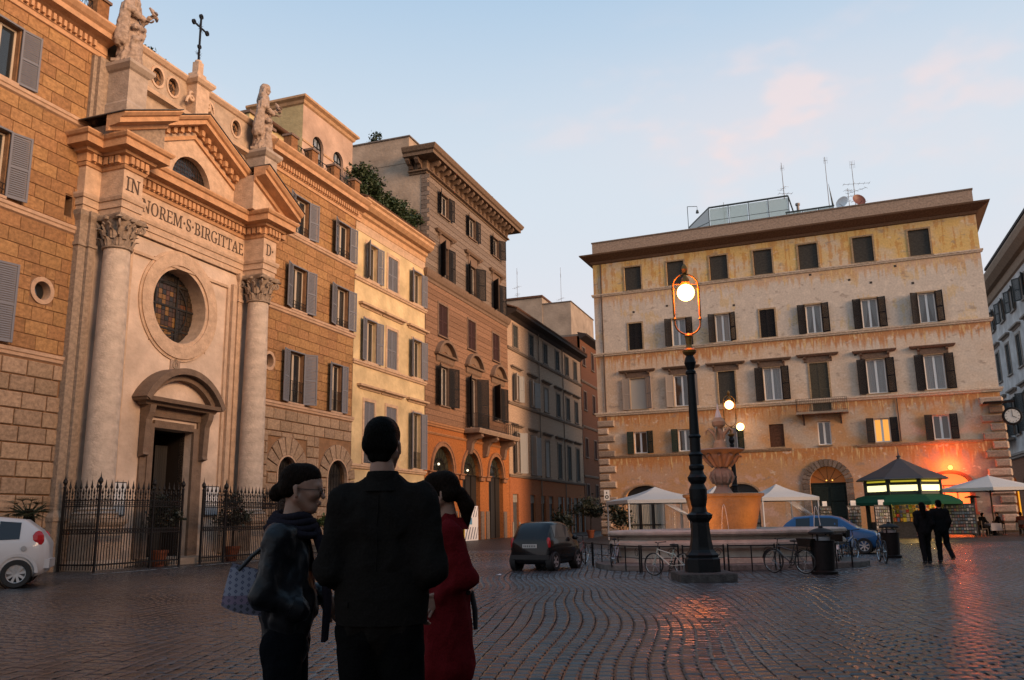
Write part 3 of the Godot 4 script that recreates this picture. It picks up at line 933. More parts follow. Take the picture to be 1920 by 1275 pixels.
func capital_mesh() -> MB:
	var c := MB.new()
	c.lathe([Vector2(0.50, 0.0), Vector2(0.55, 0.03), Vector2(0.55, 0.08), Vector2(0.49, 0.1), Vector2(0.47, 0.5), Vector2(0.52, 0.9), Vector2(0.62, 1.12)], 24)
	for row in 2:
		for k in 8:
			var a := TAU * (k + 0.5 * row) / 8.0
			c.x = Transform3D(Basis(Vector3.UP, a), Vector3.ZERO)
			var y0 := 0.1 + row * 0.28; var hh := 0.46
			var prev := []
			for s in 7:
				var q := s / 6.0
				var w := 0.19 * sin(PI * (0.25 + 0.62 * q)) * (1.0 - 0.35 * q)
				var out := 0.50 + 0.03 * sin(q * PI) + 0.22 * pow(q, 3.0) + row * 0.03
				var y := y0 + hh * (q - 0.28 * pow(q, 5.0))
				var ring := [Vector3(out - 0.05, y - 0.02, -w), Vector3(out + 0.035, y, -w * 0.35), Vector3(out + 0.01, y, 0), Vector3(out + 0.035, y, w * 0.35), Vector3(out - 0.05, y - 0.02, w)]
				if s > 0:
					for j in 4:
						c.quad(prev[j + 1], prev[j], ring[j], ring[j + 1])
				prev = ring
	for k in 4:
		var a := TAU * k / 4.0 + PI / 4
		c.x = Transform3D(Basis(Vector3.UP, a), Vector3.ZERO)
		var path := []; var rad := []
		for s in 26:
			var q := s / 25.0
			if q < 0.3:
				path.append(Vector3(0.52 + q * 0.9, 0.55 + q * 1.75, 0)); rad.append(0.05)
			else:
				var b := (q - 0.3) / 0.7 * TAU * 1.4
				var r := 0.17 * (1.0 - (q - 0.3) * 1.15)
				path.append(Vector3(0.76 + sin(b) * r, 0.92 + cos(b) * r, 0)); rad.append(0.045)
		c.tube(path, rad, 6, true)
		c.x = Transform3D(Basis(Vector3.UP, a + PI / 4), Vector3.ZERO)
		c.lathe([Vector2(0, -0.09), Vector2(0.09, -0.05), Vector2(0.1, 0.05), Vector2(0.0, 0.1)], 8, Vector3(0.64, 1.15, 0))
		for s in [-1, 1]:
			c.tube([Vector3(0.52, 0.6, s * 0.1), Vector3(0.62, 0.9, s * 0.2), Vector3(0.66, 0.98, s * 0.12), Vector3(0.6, 0.92, s * 0.08)], [0.05, 0.045, 0.04, 0.03], 6, true)
	c.x = Transform3D.IDENTITY
	# abacus with hollowed sides
	var path2 := []
	for k in 4:
		var a := PI / 4 + TAU * k / 4.0
		var p := Vector2(cos(a), sin(a)) * 0.98; var q := Vector2(cos(a + PI / 2), sin(a + PI / 2)) * 0.98
		var inn := (p + q) * 0.5 * 0.82
		path2.append(p * 0.995 + (p.orthogonal() * -0.06)); path2.append(p * 0.995 + (p.orthogonal() * 0.06))
		for s in range(1, 5):
			var f := s / 5.0
			path2.append(p.lerp(q, f) + (inn - (p + q) * 0.5) * sin(PI * f))
	path2.reverse()
	c.mold([Vector2(-0.04, 1.1), Vector2(0, 1.16), Vector2(0.03, 1.24), Vector2(0.03, 1.3)], path2, false, true)
	for i in path2.size():
		var p: Vector2 = path2[i]; var q: Vector2 = path2[(i + 1) % path2.size()]
		c.tri(Vector3(p.x, 1.1, p.y), Vector3(q.x, 1.1, q.y), Vector3(0, 1.1, 0))
	return c
func letters(par, s: String, x: float, y: float, z: float, hgt: float, width: float, m):
	var tm := TextMesh.new()
	var f := SystemFont.new()
	f.font_names = PackedStringArray(["Droid Serif"])
	tm.font = f; tm.text = s; tm.font_size = 64; tm.pixel_size = 0.01; tm.depth = 0.03
	tm.horizontal_alignment = HORIZONTAL_ALIGNMENT_CENTER; tm.vertical_alignment = VERTICAL_ALIGNMENT_CENTER
	var bb := tm.get_aabb()
	var sx := width / bb.size.x; var sy := hgt / (0.01 * 64 * 0.72)
	return part(par, "inscription", tm, m, Transform3D(Basis.from_scale(Vector3(sx, sy, 1)), Vector3(x, y, z)))
func build_church():
	var t := thing("church_front", "church front with Corinthian columns, round window and broken pediment set between two tan wings", "church", FL * Transform3D(Basis(), Vector3(29, 0, 0)))
	var cream := M("church_cream", Color(0.78, 0.61, 0.48), 0.85, "plaster")
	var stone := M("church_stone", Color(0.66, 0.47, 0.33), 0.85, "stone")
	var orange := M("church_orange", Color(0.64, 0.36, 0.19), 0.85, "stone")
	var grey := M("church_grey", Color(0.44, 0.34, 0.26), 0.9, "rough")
	var col := M("column_stone", Color(0.68, 0.55, 0.44), 0.8, "stone")
	var portal := M("portal_stone", Color(0.22, 0.15, 0.105), 0.85, "stone")
	var zf := 0.25
	# central wall with door and round window
	var mb := MB.new()
	wall(mb, -5.6, 5.6, 0, 13.2, [[-1.18, 0.25, 1.18, 5.45, 0.0], [-1.75, 9.0, 1.75, 12.6, 0.0]], zf, 0.6)
	part(t, "wall", mb, cream)
	# the round window: splayed ring, leaded stained glass
	var r := MB.new()
	r.ring(Vector3(-0.05, 10.8, 0), 1.78, 2.3, 0.2, zf + 0.12, 0, TAU, 56)
	r.ring(Vector3(-0.05, 10.8, 0), 2.3, 2.42, 0.2, zf + 0.06, 0, TAU, 56)
	r.ring(Vector3(-0.05, 10.8, 0), 1.62, 1.78, -0.5, zf + 0.05, 0, TAU, 56)
	# corners of the square hole behind the ring
	for s in 56:
		var a := TAU * s / 56.0; var b := TAU * (s + 1) / 56.0
		r.quad(Vector3(-0.05 + cos(a) * 1.7, 10.8 + sin(a) * 1.7, 0.21), Vector3(-0.05 + cos(a) * 2.6, 10.8 + sin(a) * 2.6, 0.21), Vector3(-0.05 + cos(b) * 2.6, 10.8 + sin(b) * 2.6, 0.21), Vector3(-0.05 + cos(b) * 1.7, 10.8 + sin(b) * 1.7, 0.21))
	var rw := part(t, "round_window", r, stone)
	var gm := []
	for c in [Color(0.03, 0.02, 0.012), Color(0.16, 0.075, 0.016), Color(0.045, 0.022, 0.012), Color(0.08, 0.03, 0.012), Color(0.018, 0.014, 0.012)]:
		var m := StandardMaterial3D.new()
		m.albedo_color = c.linear_to_srgb(); m.roughness = 0.25; m.emission_enabled = true; m.emission = c.linear_to_srgb(); m.emission_energy_multiplier = 0.12
		gm.append(m)
	var pieces := {}
	rng.seed = 31
	for i in 15:
		for j in 15:
			var x0 := -1.7 + i * 3.4 / 15; var y0 := -1.7 + j * 3.4 / 15
			var q := Vector2(x0 + 0.11, y0 + 0.11)
			if q.length() > 1.66: continue
			var ring := q.length()
			var k := 0
			if ring < 1.2:
				k = [1, 3, 2, 0, 2, 4, 0, 1][rng.randi() % 8] if absf(q.x + 0.3) < 0.75 else [0, 4, 2, 4, 4, 0, 4, 3][rng.randi() % 8]
			else:
				k = [4, 0, 4, 0, 2][rng.randi() % 5]
			if not pieces.has(k): pieces[k] = MB.new()
			var p: MB = pieces[k]
			p.quad(Vector3(x0 + 0.012, y0 + 0.012, 0), Vector3(x0 + 0.215, y0 + 0.012, 0), Vector3(x0 + 0.215, y0 + 0.215, 0), Vector3(x0 + 0.012, y0 + 0.215, 0))
	for k in pieces:
		part(rw, "stained_glass", pieces[k], gm[k], Transform3D(Basis(), Vector3(-0.05, 10.8, -0.42))).set_meta("kind", "stuff")
	var lead := MB.new()
	lead.span(Vector3(-1.7, 9.1, -0.47), Vector3(1.6, 12.5, -0.45))
	for y in [9.9, 10.9, 11.9]: lead.span(Vector3(-1.75, y - 0.04, -0.415), Vector3(1.65, y + 0.04, -0.38))
	for x in [-0.8, 0.5]: lead.span(Vector3(x - 0.04, 9.1, -0.412), Vector3(x + 0.04, 12.5, -0.378))
	lead.ring(Vector3(-0.05, 10.8, 0), 1.16, 1.22, -0.41, -0.38, 0, TAU, 40)
	part(rw, "lead_bars", lead, M("lead", Color(0.012, 0.011, 0.01), 0.6, "plain"))
	# emblem plaque
	var em := MB.new()
	em.span(Vector3(-0.42, 7.85, zf + 0.002), Vector3(0.16, 8.6, zf + 0.05))
	var plq := part(t, "plaque", em, M("plaque", Color(0.42, 0.31, 0.24)))
	var ei := MB.new()
	ei.ring(Vector3(-0.13, 8.2, zf + 0.05), 0.12, 0.17, 0.0, 0.03, 0, TAU, 16); ei.span(Vector3(-0.15, 8.05, zf + 0.05), Vector3(-0.11, 8.5, zf + 0.075)); ei.span(Vector3(-0.24, 8.4, zf + 0.05), Vector3(-0.02, 8.44, zf + 0.075)); ei.ring(Vector3(-0.05, 8.1, zf + 0.05), 0.05, 0.08, 0, 0.03, 0, TAU, 10)
	part(plq, "emblem", ei, grey)
	# panel mouldings on the wall
	for s in [-1, 1]:
		var pm := MB.new()
		pm.mold([Vector2(0, 0.4), Vector2(0.1, 0.4), Vector2(0.1, 12.4), Vector2(0, 12.4)], [Vector2(s * 3.05 - 0.07, zf), Vector2(s * 3.05 + 0.07, zf)])
		pm.mold([Vector2(0, 0.3), Vector2(0.17, 0.3), Vector2(0.17, 12.65), Vector2(0, 12.65)], [Vector2(s * 3.42 - 0.14, zf), Vector2(s * 3.42 + 0.14, zf)])
		part(t, "panel_moulding", pm, stone)
	put(t, "panel_moulding", stone, Vector3(-2.98, 12.4, zf + 0.002), Vector3(2.98, 12.52, zf + 0.1))
	# pilasters behind the columns, with plain bases and small capitals
	for s in [-1, 1]:
		for k in [[3.75, 4.05, 0.36], [4.95, 5.28, 0.40], [5.3, 5.65, 0.28]]:
			var a: float = minf(s * k[0], s * k[1]); var b: float = maxf(s * k[0], s * k[1])
			var pl := MB.new()
			pl.mold([Vector2(0.10, 0), Vector2(0.10, 1.7), Vector2(0.14, 1.72), Vector2(0.14, 1.85), Vector2(0.04, 2.0), Vector2(0, 2.1), Vector2(0, 11.9), Vector2(0.05, 11.92), Vector2(0.05, 12.05), Vector2(0, 12.07), Vector2(0.02, 12.9), Vector2(0.12, 13.1), Vector2(0.14, 13.28), Vector2(-0.1, 13.28)], [Vector2(a, 0), Vector2(a, k[2]), Vector2(b, k[2]), Vector2(b, 0)])
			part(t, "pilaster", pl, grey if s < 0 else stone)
	# columns on pedestals
	var cap := capital_mesh().mesh()
	for s in [-1, 1]:
		var ped := MB.new()
		ped.mold([Vector2(0.1, 0), Vector2(0.1, 0.22), Vector2(0.04, 0.3), Vector2(0, 0.34), Vector2(0, 1.5), Vector2(0.06, 1.55), Vector2(0.12, 1.66), Vector2(0.12, 1.78), Vector2(-0.6, 1.8)], [Vector2(s * 4.45 - 0.66, 0.27), Vector2(s * 4.45 - 0.66, 1.62), Vector2(s * 4.45 + 0.66, 1.62), Vector2(s * 4.45 + 0.66, 0.27)])
		var pd := part(t, "pedestal", ped, M("pedestal", Color(0.56, 0.43, 0.33)))
		var cx := Transform3D(Basis(), Vector3(s * 4.45, 0, 0.97))
		var sh := MB.new()
		var prof := []
		for i in 15:
			var q := i / 14.0
			prof.append(Vector2(0.565 - 0.085 * pow(q, 1.7), 2.15 + q * 9.75))
		sh.lathe(prof, 40)
		var cl := part(t, "column", sh, col, cx)
		var ba := MB.new()
		ba.lathe([Vector2(0.78, 1.8), Vector2(0.78, 1.9), Vector2(0.74, 1.92), Vector2(0.79, 1.97), Vector2(0.74, 2.03), Vector2(0.64, 2.06), Vector2(0.64, 2.09), Vector2(0.68, 2.12), Vector2(0.6, 2.16), Vector2(0.565, 2.18)], 36)
		part(cl, "column_base", ba, col)
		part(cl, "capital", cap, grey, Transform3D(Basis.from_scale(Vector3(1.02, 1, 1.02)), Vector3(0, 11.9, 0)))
	# entablature that breaks forward over the columns
	var path := []
	for q in [[-5.7, 0.0], [-5.7, 0.38], [-4.95, 0.38], [-4.95, 1.5], [-3.95, 1.5], [-3.95, 0.38], [3.95, 0.38], [3.95, 1.5], [4.95, 1.5], [4.95, 0.38], [5.7, 0.38], [5.7, 0.0]]:
		path.append(Vector2(q[0], q[1]))
	var ar := MB.new()
	ar.mold([Vector2(-0.2, 13.24), Vector2(0, 13.24), Vector2(0, 13.48), Vector2(0.05, 13.49), Vector2(0.05, 13.76), Vector2(0.1, 13.78), Vector2(0.14, 13.9), Vector2(0.14, 13.98), Vector2(0.0, 14.02)], path, false)
	for sx in [[-4.95, -3.95, 1.5], [3.95, 4.95, 1.5]]:
		ar.quad(Vector3(sx[0], 13.25, sx[2]), Vector3(sx[0], 13.25, 0.3), Vector3(sx[1], 13.25, 0.3), Vector3(sx[1], 13.25, sx[2]))
	part(t, "architrave", ar, stone)
	var fz := MB.new()
	fz.mold([Vector2(0, 14.0), Vector2(0, 15.06)], path, false)
	part(t, "frieze", fz, stone)
	var ink := M("letter_ink", Color(0.075, 0.05, 0.035), 0.8, "plain")
	letters(t, "IN", -4.45, 14.5, 1.505, 0.56, 0.72, ink)
	letters(t, "HONOREM·S·BIRGITTAE", 0.05, 14.5, 0.385, 0.56, 7.65, ink)
	letters(t, "D·", 4.45, 14.5, 1.505, 0.56, 0.56, ink)
	var co := MB.new()
	co.mold([Vector2(0, 15.04), Vector2(0.06, 15.06), Vector2(0.1, 15.16), Vector2(0.1, 15.2), Vector2(0.14, 15.2), Vector2(0.14, 15.52), Vector2(0.3, 15.56), Vector2(0.34, 15.66), Vector2(0.66, 15.7), Vector2(0.66, 15.98), Vector2(0.74, 16.02), Vector2(0.8, 16.12), Vector2(0.8, 16.18), Vector2(-0.2, 16.24)], path, false)
	part(t, "cornice", co, orange)
	# dentils follow every face of the entablature
	for i in path.size() - 1:
		var a: Vector2 = path[i]; var b: Vector2 = path[i + 1]
		var d := (b - a).normalized(); var n := Vector2(-d.y, d.x)
		var ln := a.distance_to(b)
		if i in [0, 10]: continue
		var k := maxi(1, int(round(ln / 0.27)))
		for j in k:
			var c := a + d * (j + 0.5) * ln / k + n * 0.2
			if not cache.has("dent"):
				var db := MB.new()
				db.box(Vector3.ZERO, Vector3(0.165, 0.28, 0.16))
				cache.dent = db.mesh()
			part(t, "dentil", cache.dent, orange, Transform3D(Basis(Vector3.UP, -atan2(d.y, d.x)), Vector3(c.x, 15.37, c.y)))
	# pediment: one great gable, its ends brought forward over the columns
	var prof := [Vector2(0, -0.62), Vector2(0.12, -0.6), Vector2(0.14, -0.42), Vector2(0.34, -0.4), Vector2(0.66, -0.36), Vector2(0.66, -0.16), Vector2(0.76, -0.12), Vector2(0.86, 0.0), Vector2(0.86, 0.05), Vector2(0, 0.08)]
	var gh := func(x: float) -> float: return 19.6 - 0.476 * absf(x)
	var rk := MB.new()
	rk.rake(prof, -3.2, gh.call(3.2), 0, gh.call(0.0), 0.38); rk.rake(prof, 0, gh.call(0.0), 3.2, gh.call(3.2), 0.38)
	part(t, "raking_cornice", rk, orange)
	for s in [-1, 1]:
		var rs := MB.new()
		if s < 0: rs.rake(prof, -6.0, gh.call(6.0), -2.95, gh.call(2.95), 1.5)
		else: rs.rake(prof, 2.95, gh.call(2.95), 6.0, gh.call(6.0), 1.5)
		part(t, "raking_cornice", rs, orange)
		var ty := MB.new()
		ty.prism([Vector2(s * 2.97, 16.2), Vector2(s * 5.6, 16.2), Vector2(s * 5.6, gh.call(5.6) - 0.3), Vector2(s * 2.97, gh.call(2.97) - 0.3)], 0.2, 1.498)
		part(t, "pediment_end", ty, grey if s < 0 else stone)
		# capping of lead over the projecting end
		var lc := MB.new()
		lc.prism([Vector2(s * 2.95, gh.call(2.95) + 0.082), Vector2(s * 6.05, gh.call(6.05) + 0.082), Vector2(s * 6.05, gh.call(6.05) + 0.12), Vector2(s * 2.95, gh.call(2.95) + 0.12)], -0.1, 2.4)
		part(t, "lead_capping", lc, M("lead_cap", Color(0.09, 0.08, 0.075), 0.7))
		for k in 7:
			var x0: float = s * (0.25 + k * 0.42)
			var b2 := MB.new()
			b2.span(Vector3(-0.1, -0.13, 0), Vector3(0.1, 0.13, 0.2))
			part(t, "dentil", b2, orange, Transform3D(Basis(), Vector3(x0, gh.call(x0) - 0.53, 0.52)))
	var lc2 := MB.new()
	for s in [-1, 1]:
		lc2.prism([Vector2(0, gh.call(0.0) + 0.084), Vector2(s * 3.1, gh.call(3.1) + 0.084), Vector2(s * 3.1, gh.call(3.1) + 0.12), Vector2(0, gh.call(0.0) + 0.12)], -0.1, 1.27)
	part(t, "lead_capping", lc2, M("lead_cap", Color(0.09, 0.08, 0.075), 0.7))
	# tympanum with the lunette
	var ty2 := MB.new()
	var out := [Vector2(-3.6, 16.2)]
	for k in 15:
		var a := PI - PI * k / 14.0
		out.append(Vector2(0.05 + cos(a) * 1.25, 16.45 + sin(a) * 1.25))
	out.append(Vector2(3.6, 16.2)); out.append(Vector2(3.6, gh.call(3.6) - 0.3)); out.append(Vector2(0, gh.call(0.0) - 0.3)); out.append(Vector2(-3.6, gh.call(3.6) - 0.3))
	ty2.prism(out, 0.1, 0.379)
	part(t, "tympanum", ty2, stone)
	var inner := MB.new()
	inner.rake([Vector2(0, -1.0), Vector2(0.1, -1.0), Vector2(0.1, -0.82), Vector2(0, -0.82)], -2.9, gh.call(2.9), 0, gh.call(0.0), 0.38); inner.rake([Vector2(0, -1.0), Vector2(0.1, -1.0), Vector2(0.1, -0.82), Vector2(0, -0.82)], 0, gh.call(0.0), 2.9, gh.call(2.9), 0.38)
	part(t, "tympanum_moulding", inner, orange)
	var lun := MB.new()
	lun.ring(Vector3(0.05, 16.45, 0), 0.0, 1.3, 0.05, 0.06, 0, PI, 20)
	var lu := part(t, "lunette", lun, glass("glass", Color(0.03, 0.035, 0.04), 0.45))
	var lg := MB.new()
	for k in 16:
		lg.bar(Vector3(-1.2 + k * 0.166, 16.25, 0.1), Vector3(-1.2 + k * 0.166, 16.45 + sqrt(maxf(0.0, 1.5 - pow(-1.25 + k * 0.166, 2.0))), 0.1), 0.012)
	for k in 6: lg.bar(Vector3(-1.1, 16.4 + k * 0.2, 0.1), Vector3(1.2, 16.4 + k * 0.2, 0.1), 0.01)
	part(lu, "grille", lg, M("rust_grille", Color(0.06, 0.03, 0.02), 0.8, "plain"))
	# the portal
	var po := MB.new()
	for s in [-1, 1]:
		po.span(Vector3(s * 1.33 - 0.15, 0.25, zf + 0.003), Vector3(s * 1.33 + 0.15, 5.6, zf + 0.14)); po.span(Vector3(s * 1.65 - 0.18, 0.25, zf + 0.002), Vector3(s * 1.65 + 0.18, 5.9, zf + 0.09))
	po.span(Vector3(-1.18, 5.45, zf + 0.003), Vector3(1.18, 5.75, zf + 0.14))
	po.span(Vector3(-1.9, 5.9, zf + 0.002), Vector3(1.9, 6.3, zf + 0.12))
	var pt := part(t, "portal", po, portal)
	put(pt, "step", M("step_stone", Color(0.35, 0.27, 0.2)), Vector3(-1.6, 0.0, zf - 0.3), Vector3(1.6, 0.25, 1.9))
	for s in [-1, 1]:
		var br := MB.new()
		br.x = Transform3D(Basis(Vector3(0, 0, 1), Vector3.UP, Vector3(-1, 0, 0)), Vector3(s * 1.75 + 0.16, 0, zf))
		br.prism([Vector2(0.05, 6.3), Vector2(0.55, 6.3), Vector2(0.5, 6.0), Vector2(0.36, 5.7), Vector2(0.3, 4.4), Vector2(0.34, 4.3), Vector2(0.05, 4.2)], 0, 0.32)
		part(pt, "console", br, portal)
	var pc := MB.new()
	var pp := [Vector2(-2.05, zf), Vector2(-2.05, zf + 0.42), Vector2(2.05, zf + 0.42), Vector2(2.05, zf)]
	pc.mold([Vector2(-0.3, 6.28), Vector2(0.04, 6.3), Vector2(0.1, 6.4), Vector2(0.3, 6.44), Vector2(0.34, 6.6), Vector2(-0.4, 6.64)], pp, false)
	var R := 2.75; var a0 := acos(2.42 / R)
	pc.ring(Vector3(0, 6.56 - sin(a0) * R, zf), R - 0.26, R, 0.0, 0.78, a0, PI - a0, 20)
	pc.ring(Vector3(0, 6.56 - sin(a0) * R, zf), R - 0.5, R - 0.25, 0.0, 0.5, a0 + 0.13, PI - a0 - 0.13, 20)
	part(pt, "portal_pediment", pc, portal)
	var tp := MB.new()
	var tpp := [Vector2(-2.0, 6.6)]
	for k in 11:
		var a := lerpf(PI - a0 - 0.1, a0 + 0.1, k / 10.0)
		tpp.append(Vector2(cos(a) * (R - 0.3), 6.56 - sin(a0) * R + sin(a) * (R - 0.3)))
	tpp.append(Vector2(2.0, 6.6))
	tp.prism(tpp, zf + 0.002, zf + 0.2)
	part(pt, "portal_tympanum", tp, cream)
	var dl := MB.new()
	for s in [-1, 1]:
		dl.box(Vector3(s * 1.22, 2.85, -1.1), Vector3(0.08, 5.3, 2.0))
	dl.span(Vector3(-1.26, 0.2, -2.2), Vector3(1.26, 5.5, -2.1)); dl.span(Vector3(-1.26, 5.46, -2.2), Vector3(1.26, 5.56, -0.1))
	part(pt, "door_leaf", dl, M("door_wood_shade", Color(0.022, 0.016, 0.012), 0.6, "plain"))  # open leaves plus an added near-black box standing in for the dark interior
	var cu := part(pt, "inner_curtain", drape_mesh(0.7, 4.6), M("door_drape", Color(0.03, 0.028, 0.026), 0.9, "plain"), Transform3D(Basis(), Vector3(0.7, 0.3, -0.9)))
	cu.name = "inner_curtain"
	# attic with oculi, behind the pediment
	var at_ := MB.new()
	var oc := []
	for x in [-2.25, -1.3, 1.06, 3.1]:
		oc.append([x - 0.33, 20.17, x + 0.33, 20.97, 0.0])
	wall(at_, -4.0, 6.0, 18.2, 21.3, oc, 0.2, 0.4)
	at_.span(Vector3(-4.0, 18.2, -0.7), Vector3(6.0, 21.3, -0.42))
	at_.span(Vector3(-4.0, 21.25, -0.42), Vector3(6.0, 21.29, 0.19))
	at_.span(Vector3(-4.0, 18.2, -0.42), Vector3(-3.9, 21.24, 0.19)); at_.span(Vector3(5.9, 18.2, -0.42), Vector3(6.0, 21.24, 0.19))
	part(t, "attic", at_, M("attic_stone", Color(0.50, 0.38, 0.28)))
	var atc := MB.new()
	atc.mold([Vector2(0, 21.2), Vector2(0.08, 21.24), Vector2(0.2, 21.38), Vector2(0.2, 21.46), Vector2(0, 21.5)], [Vector2(-4.0, -0.7), Vector2(-4.0, 0.201), Vector2(6.0, 0.201), Vector2(6.0, -0.7)])
	atc.mold([Vector2(0, 19.45), Vector2(0.3, 19.5), Vector2(0.34, 19.66), Vector2(0, 19.7)], [Vector2(-4.6, 0.201), Vector2(4.6, 0.201)])
	part(t, "attic_cornice", atc, stone)
	for o in oc:
		var og := MB.new()
		var c := Vector3((o[0] + o[2]) / 2, 20.57, 0)
		og.ring(c, 0.33, 0.42, 0.1, 0.24, 0, TAU, 24, 1.22)
		# square corners closed by the ring's backing
		for s in 24:
			var a := TAU * s / 24.0; var b := TAU * (s + 1) / 24.0
			og.quad(c + Vector3(cos(a) * 0.33, sin(a) * 0.4, 0.19), c + Vector3(cos(a) * 0.5, sin(a) * 0.6, 0.19), c + Vector3(cos(b) * 0.5, sin(b) * 0.6, 0.19), c + Vector3(cos(b) * 0.33, sin(b) * 0.4, 0.19))
		var on := part(t, "oculus", og, stone)
		var bars := MB.new()
		bars.span(c + Vector3(-0.35, -0.42, -0.1), c + Vector3(0.35, 0.42, -0.08))
		for k in 6:
			bars.bar(c + Vector3(0, 0, 0.05), c + Vector3(cos(TAU * k / 6) * 0.33, sin(TAU * k / 6) * 0.4, 0.05), 0.012)
		bars.ring(c + Vector3(0, 0, 0.05), 0.14, 0.17, -0.01, 0.01, 0, TAU, 12)
		part(on, "oculus_grille", bars, M("lead", Color(0.012, 0.011, 0.01), 0.6, "plain"))
	# pedestal of the cross, with scroll brackets
	var xp := MB.new()
	xp.mold([Vector2(0.08, 19.4), Vector2(0, 19.7), Vector2(0, 21.1), Vector2(0.1, 21.16), Vector2(0.2, 21.3), Vector2(0.2, 21.42), Vector2(-0.4, 21.46)], [Vector2(-0.42, 0.205), Vector2(-0.42, 0.75), Vector2(0.42, 0.75), Vector2(0.42, 0.205)], false)
	xp.span(Vector3(-0.30, 21.44, 0.1), Vector3(0.30, 21.8, 0.62)); xp.span(Vector3(-0.17, 21.8, 0.2), Vector3(0.17, 22.4, 0.54))
	xp.lathe([Vector2(0.17, 22.4), Vector2(0.15, 22.5), Vector2(0.0, 22.56)], 12, Vector3(0, 0, 0.37))
	for s in [-1, 1]:
		var sp := []; var sr := []
		for k in 20:
			var q := k / 19.0
			var a := q * TAU * 1.3
			sp.append(Vector3(s * (0.55 + cos(a) * 0.22 * (1 - 0.6 * q) + 0.1 * (1 - q)), 20.5 + sin(a) * 0.26 * (1 - 0.6 * q) - 0.5 * (1 - q) * (1 - q), 0.6)); sr.append(0.07)
		xp.tube(sp, sr, 6, true)
	part(t, "cross_pedestal", xp, stone)
	# statue pedestals
	for s in [-1, 1]:
		var sp := MB.new()
		var b0 := 17.2 if s < 0 else 17.4
		sp.mold([Vector2(0.06, b0), Vector2(0.06, 17.9), Vector2(0, 18.0), Vector2(0, 19.3), Vector2(0.08, 19.36), Vector2(0.2, 19.52), Vector2(0.2, 19.66), Vector2(-0.5, 19.7)], [Vector2(s * 4.45 - 0.5, 0.21), Vector2(s * 4.45 - 0.5, 1.35), Vector2(s * 4.45 + 0.5, 1.35), Vector2(s * 4.45 + 0.5, 0.21)], false)
		sp.quad(Vector3(s * 4.45 - 0.6, 19.69, 1.45), Vector3(s * 4.45 + 0.6, 19.69, 1.45), Vector3(s * 4.45 + 0.6, 19.69, 0.2), Vector3(s * 4.45 - 0.6, 19.69, 0.2))
		part(t, "statue_pedestal", sp, M("pedestal_grey", Color(0.47, 0.38, 0.31)))
	rng.seed = 12
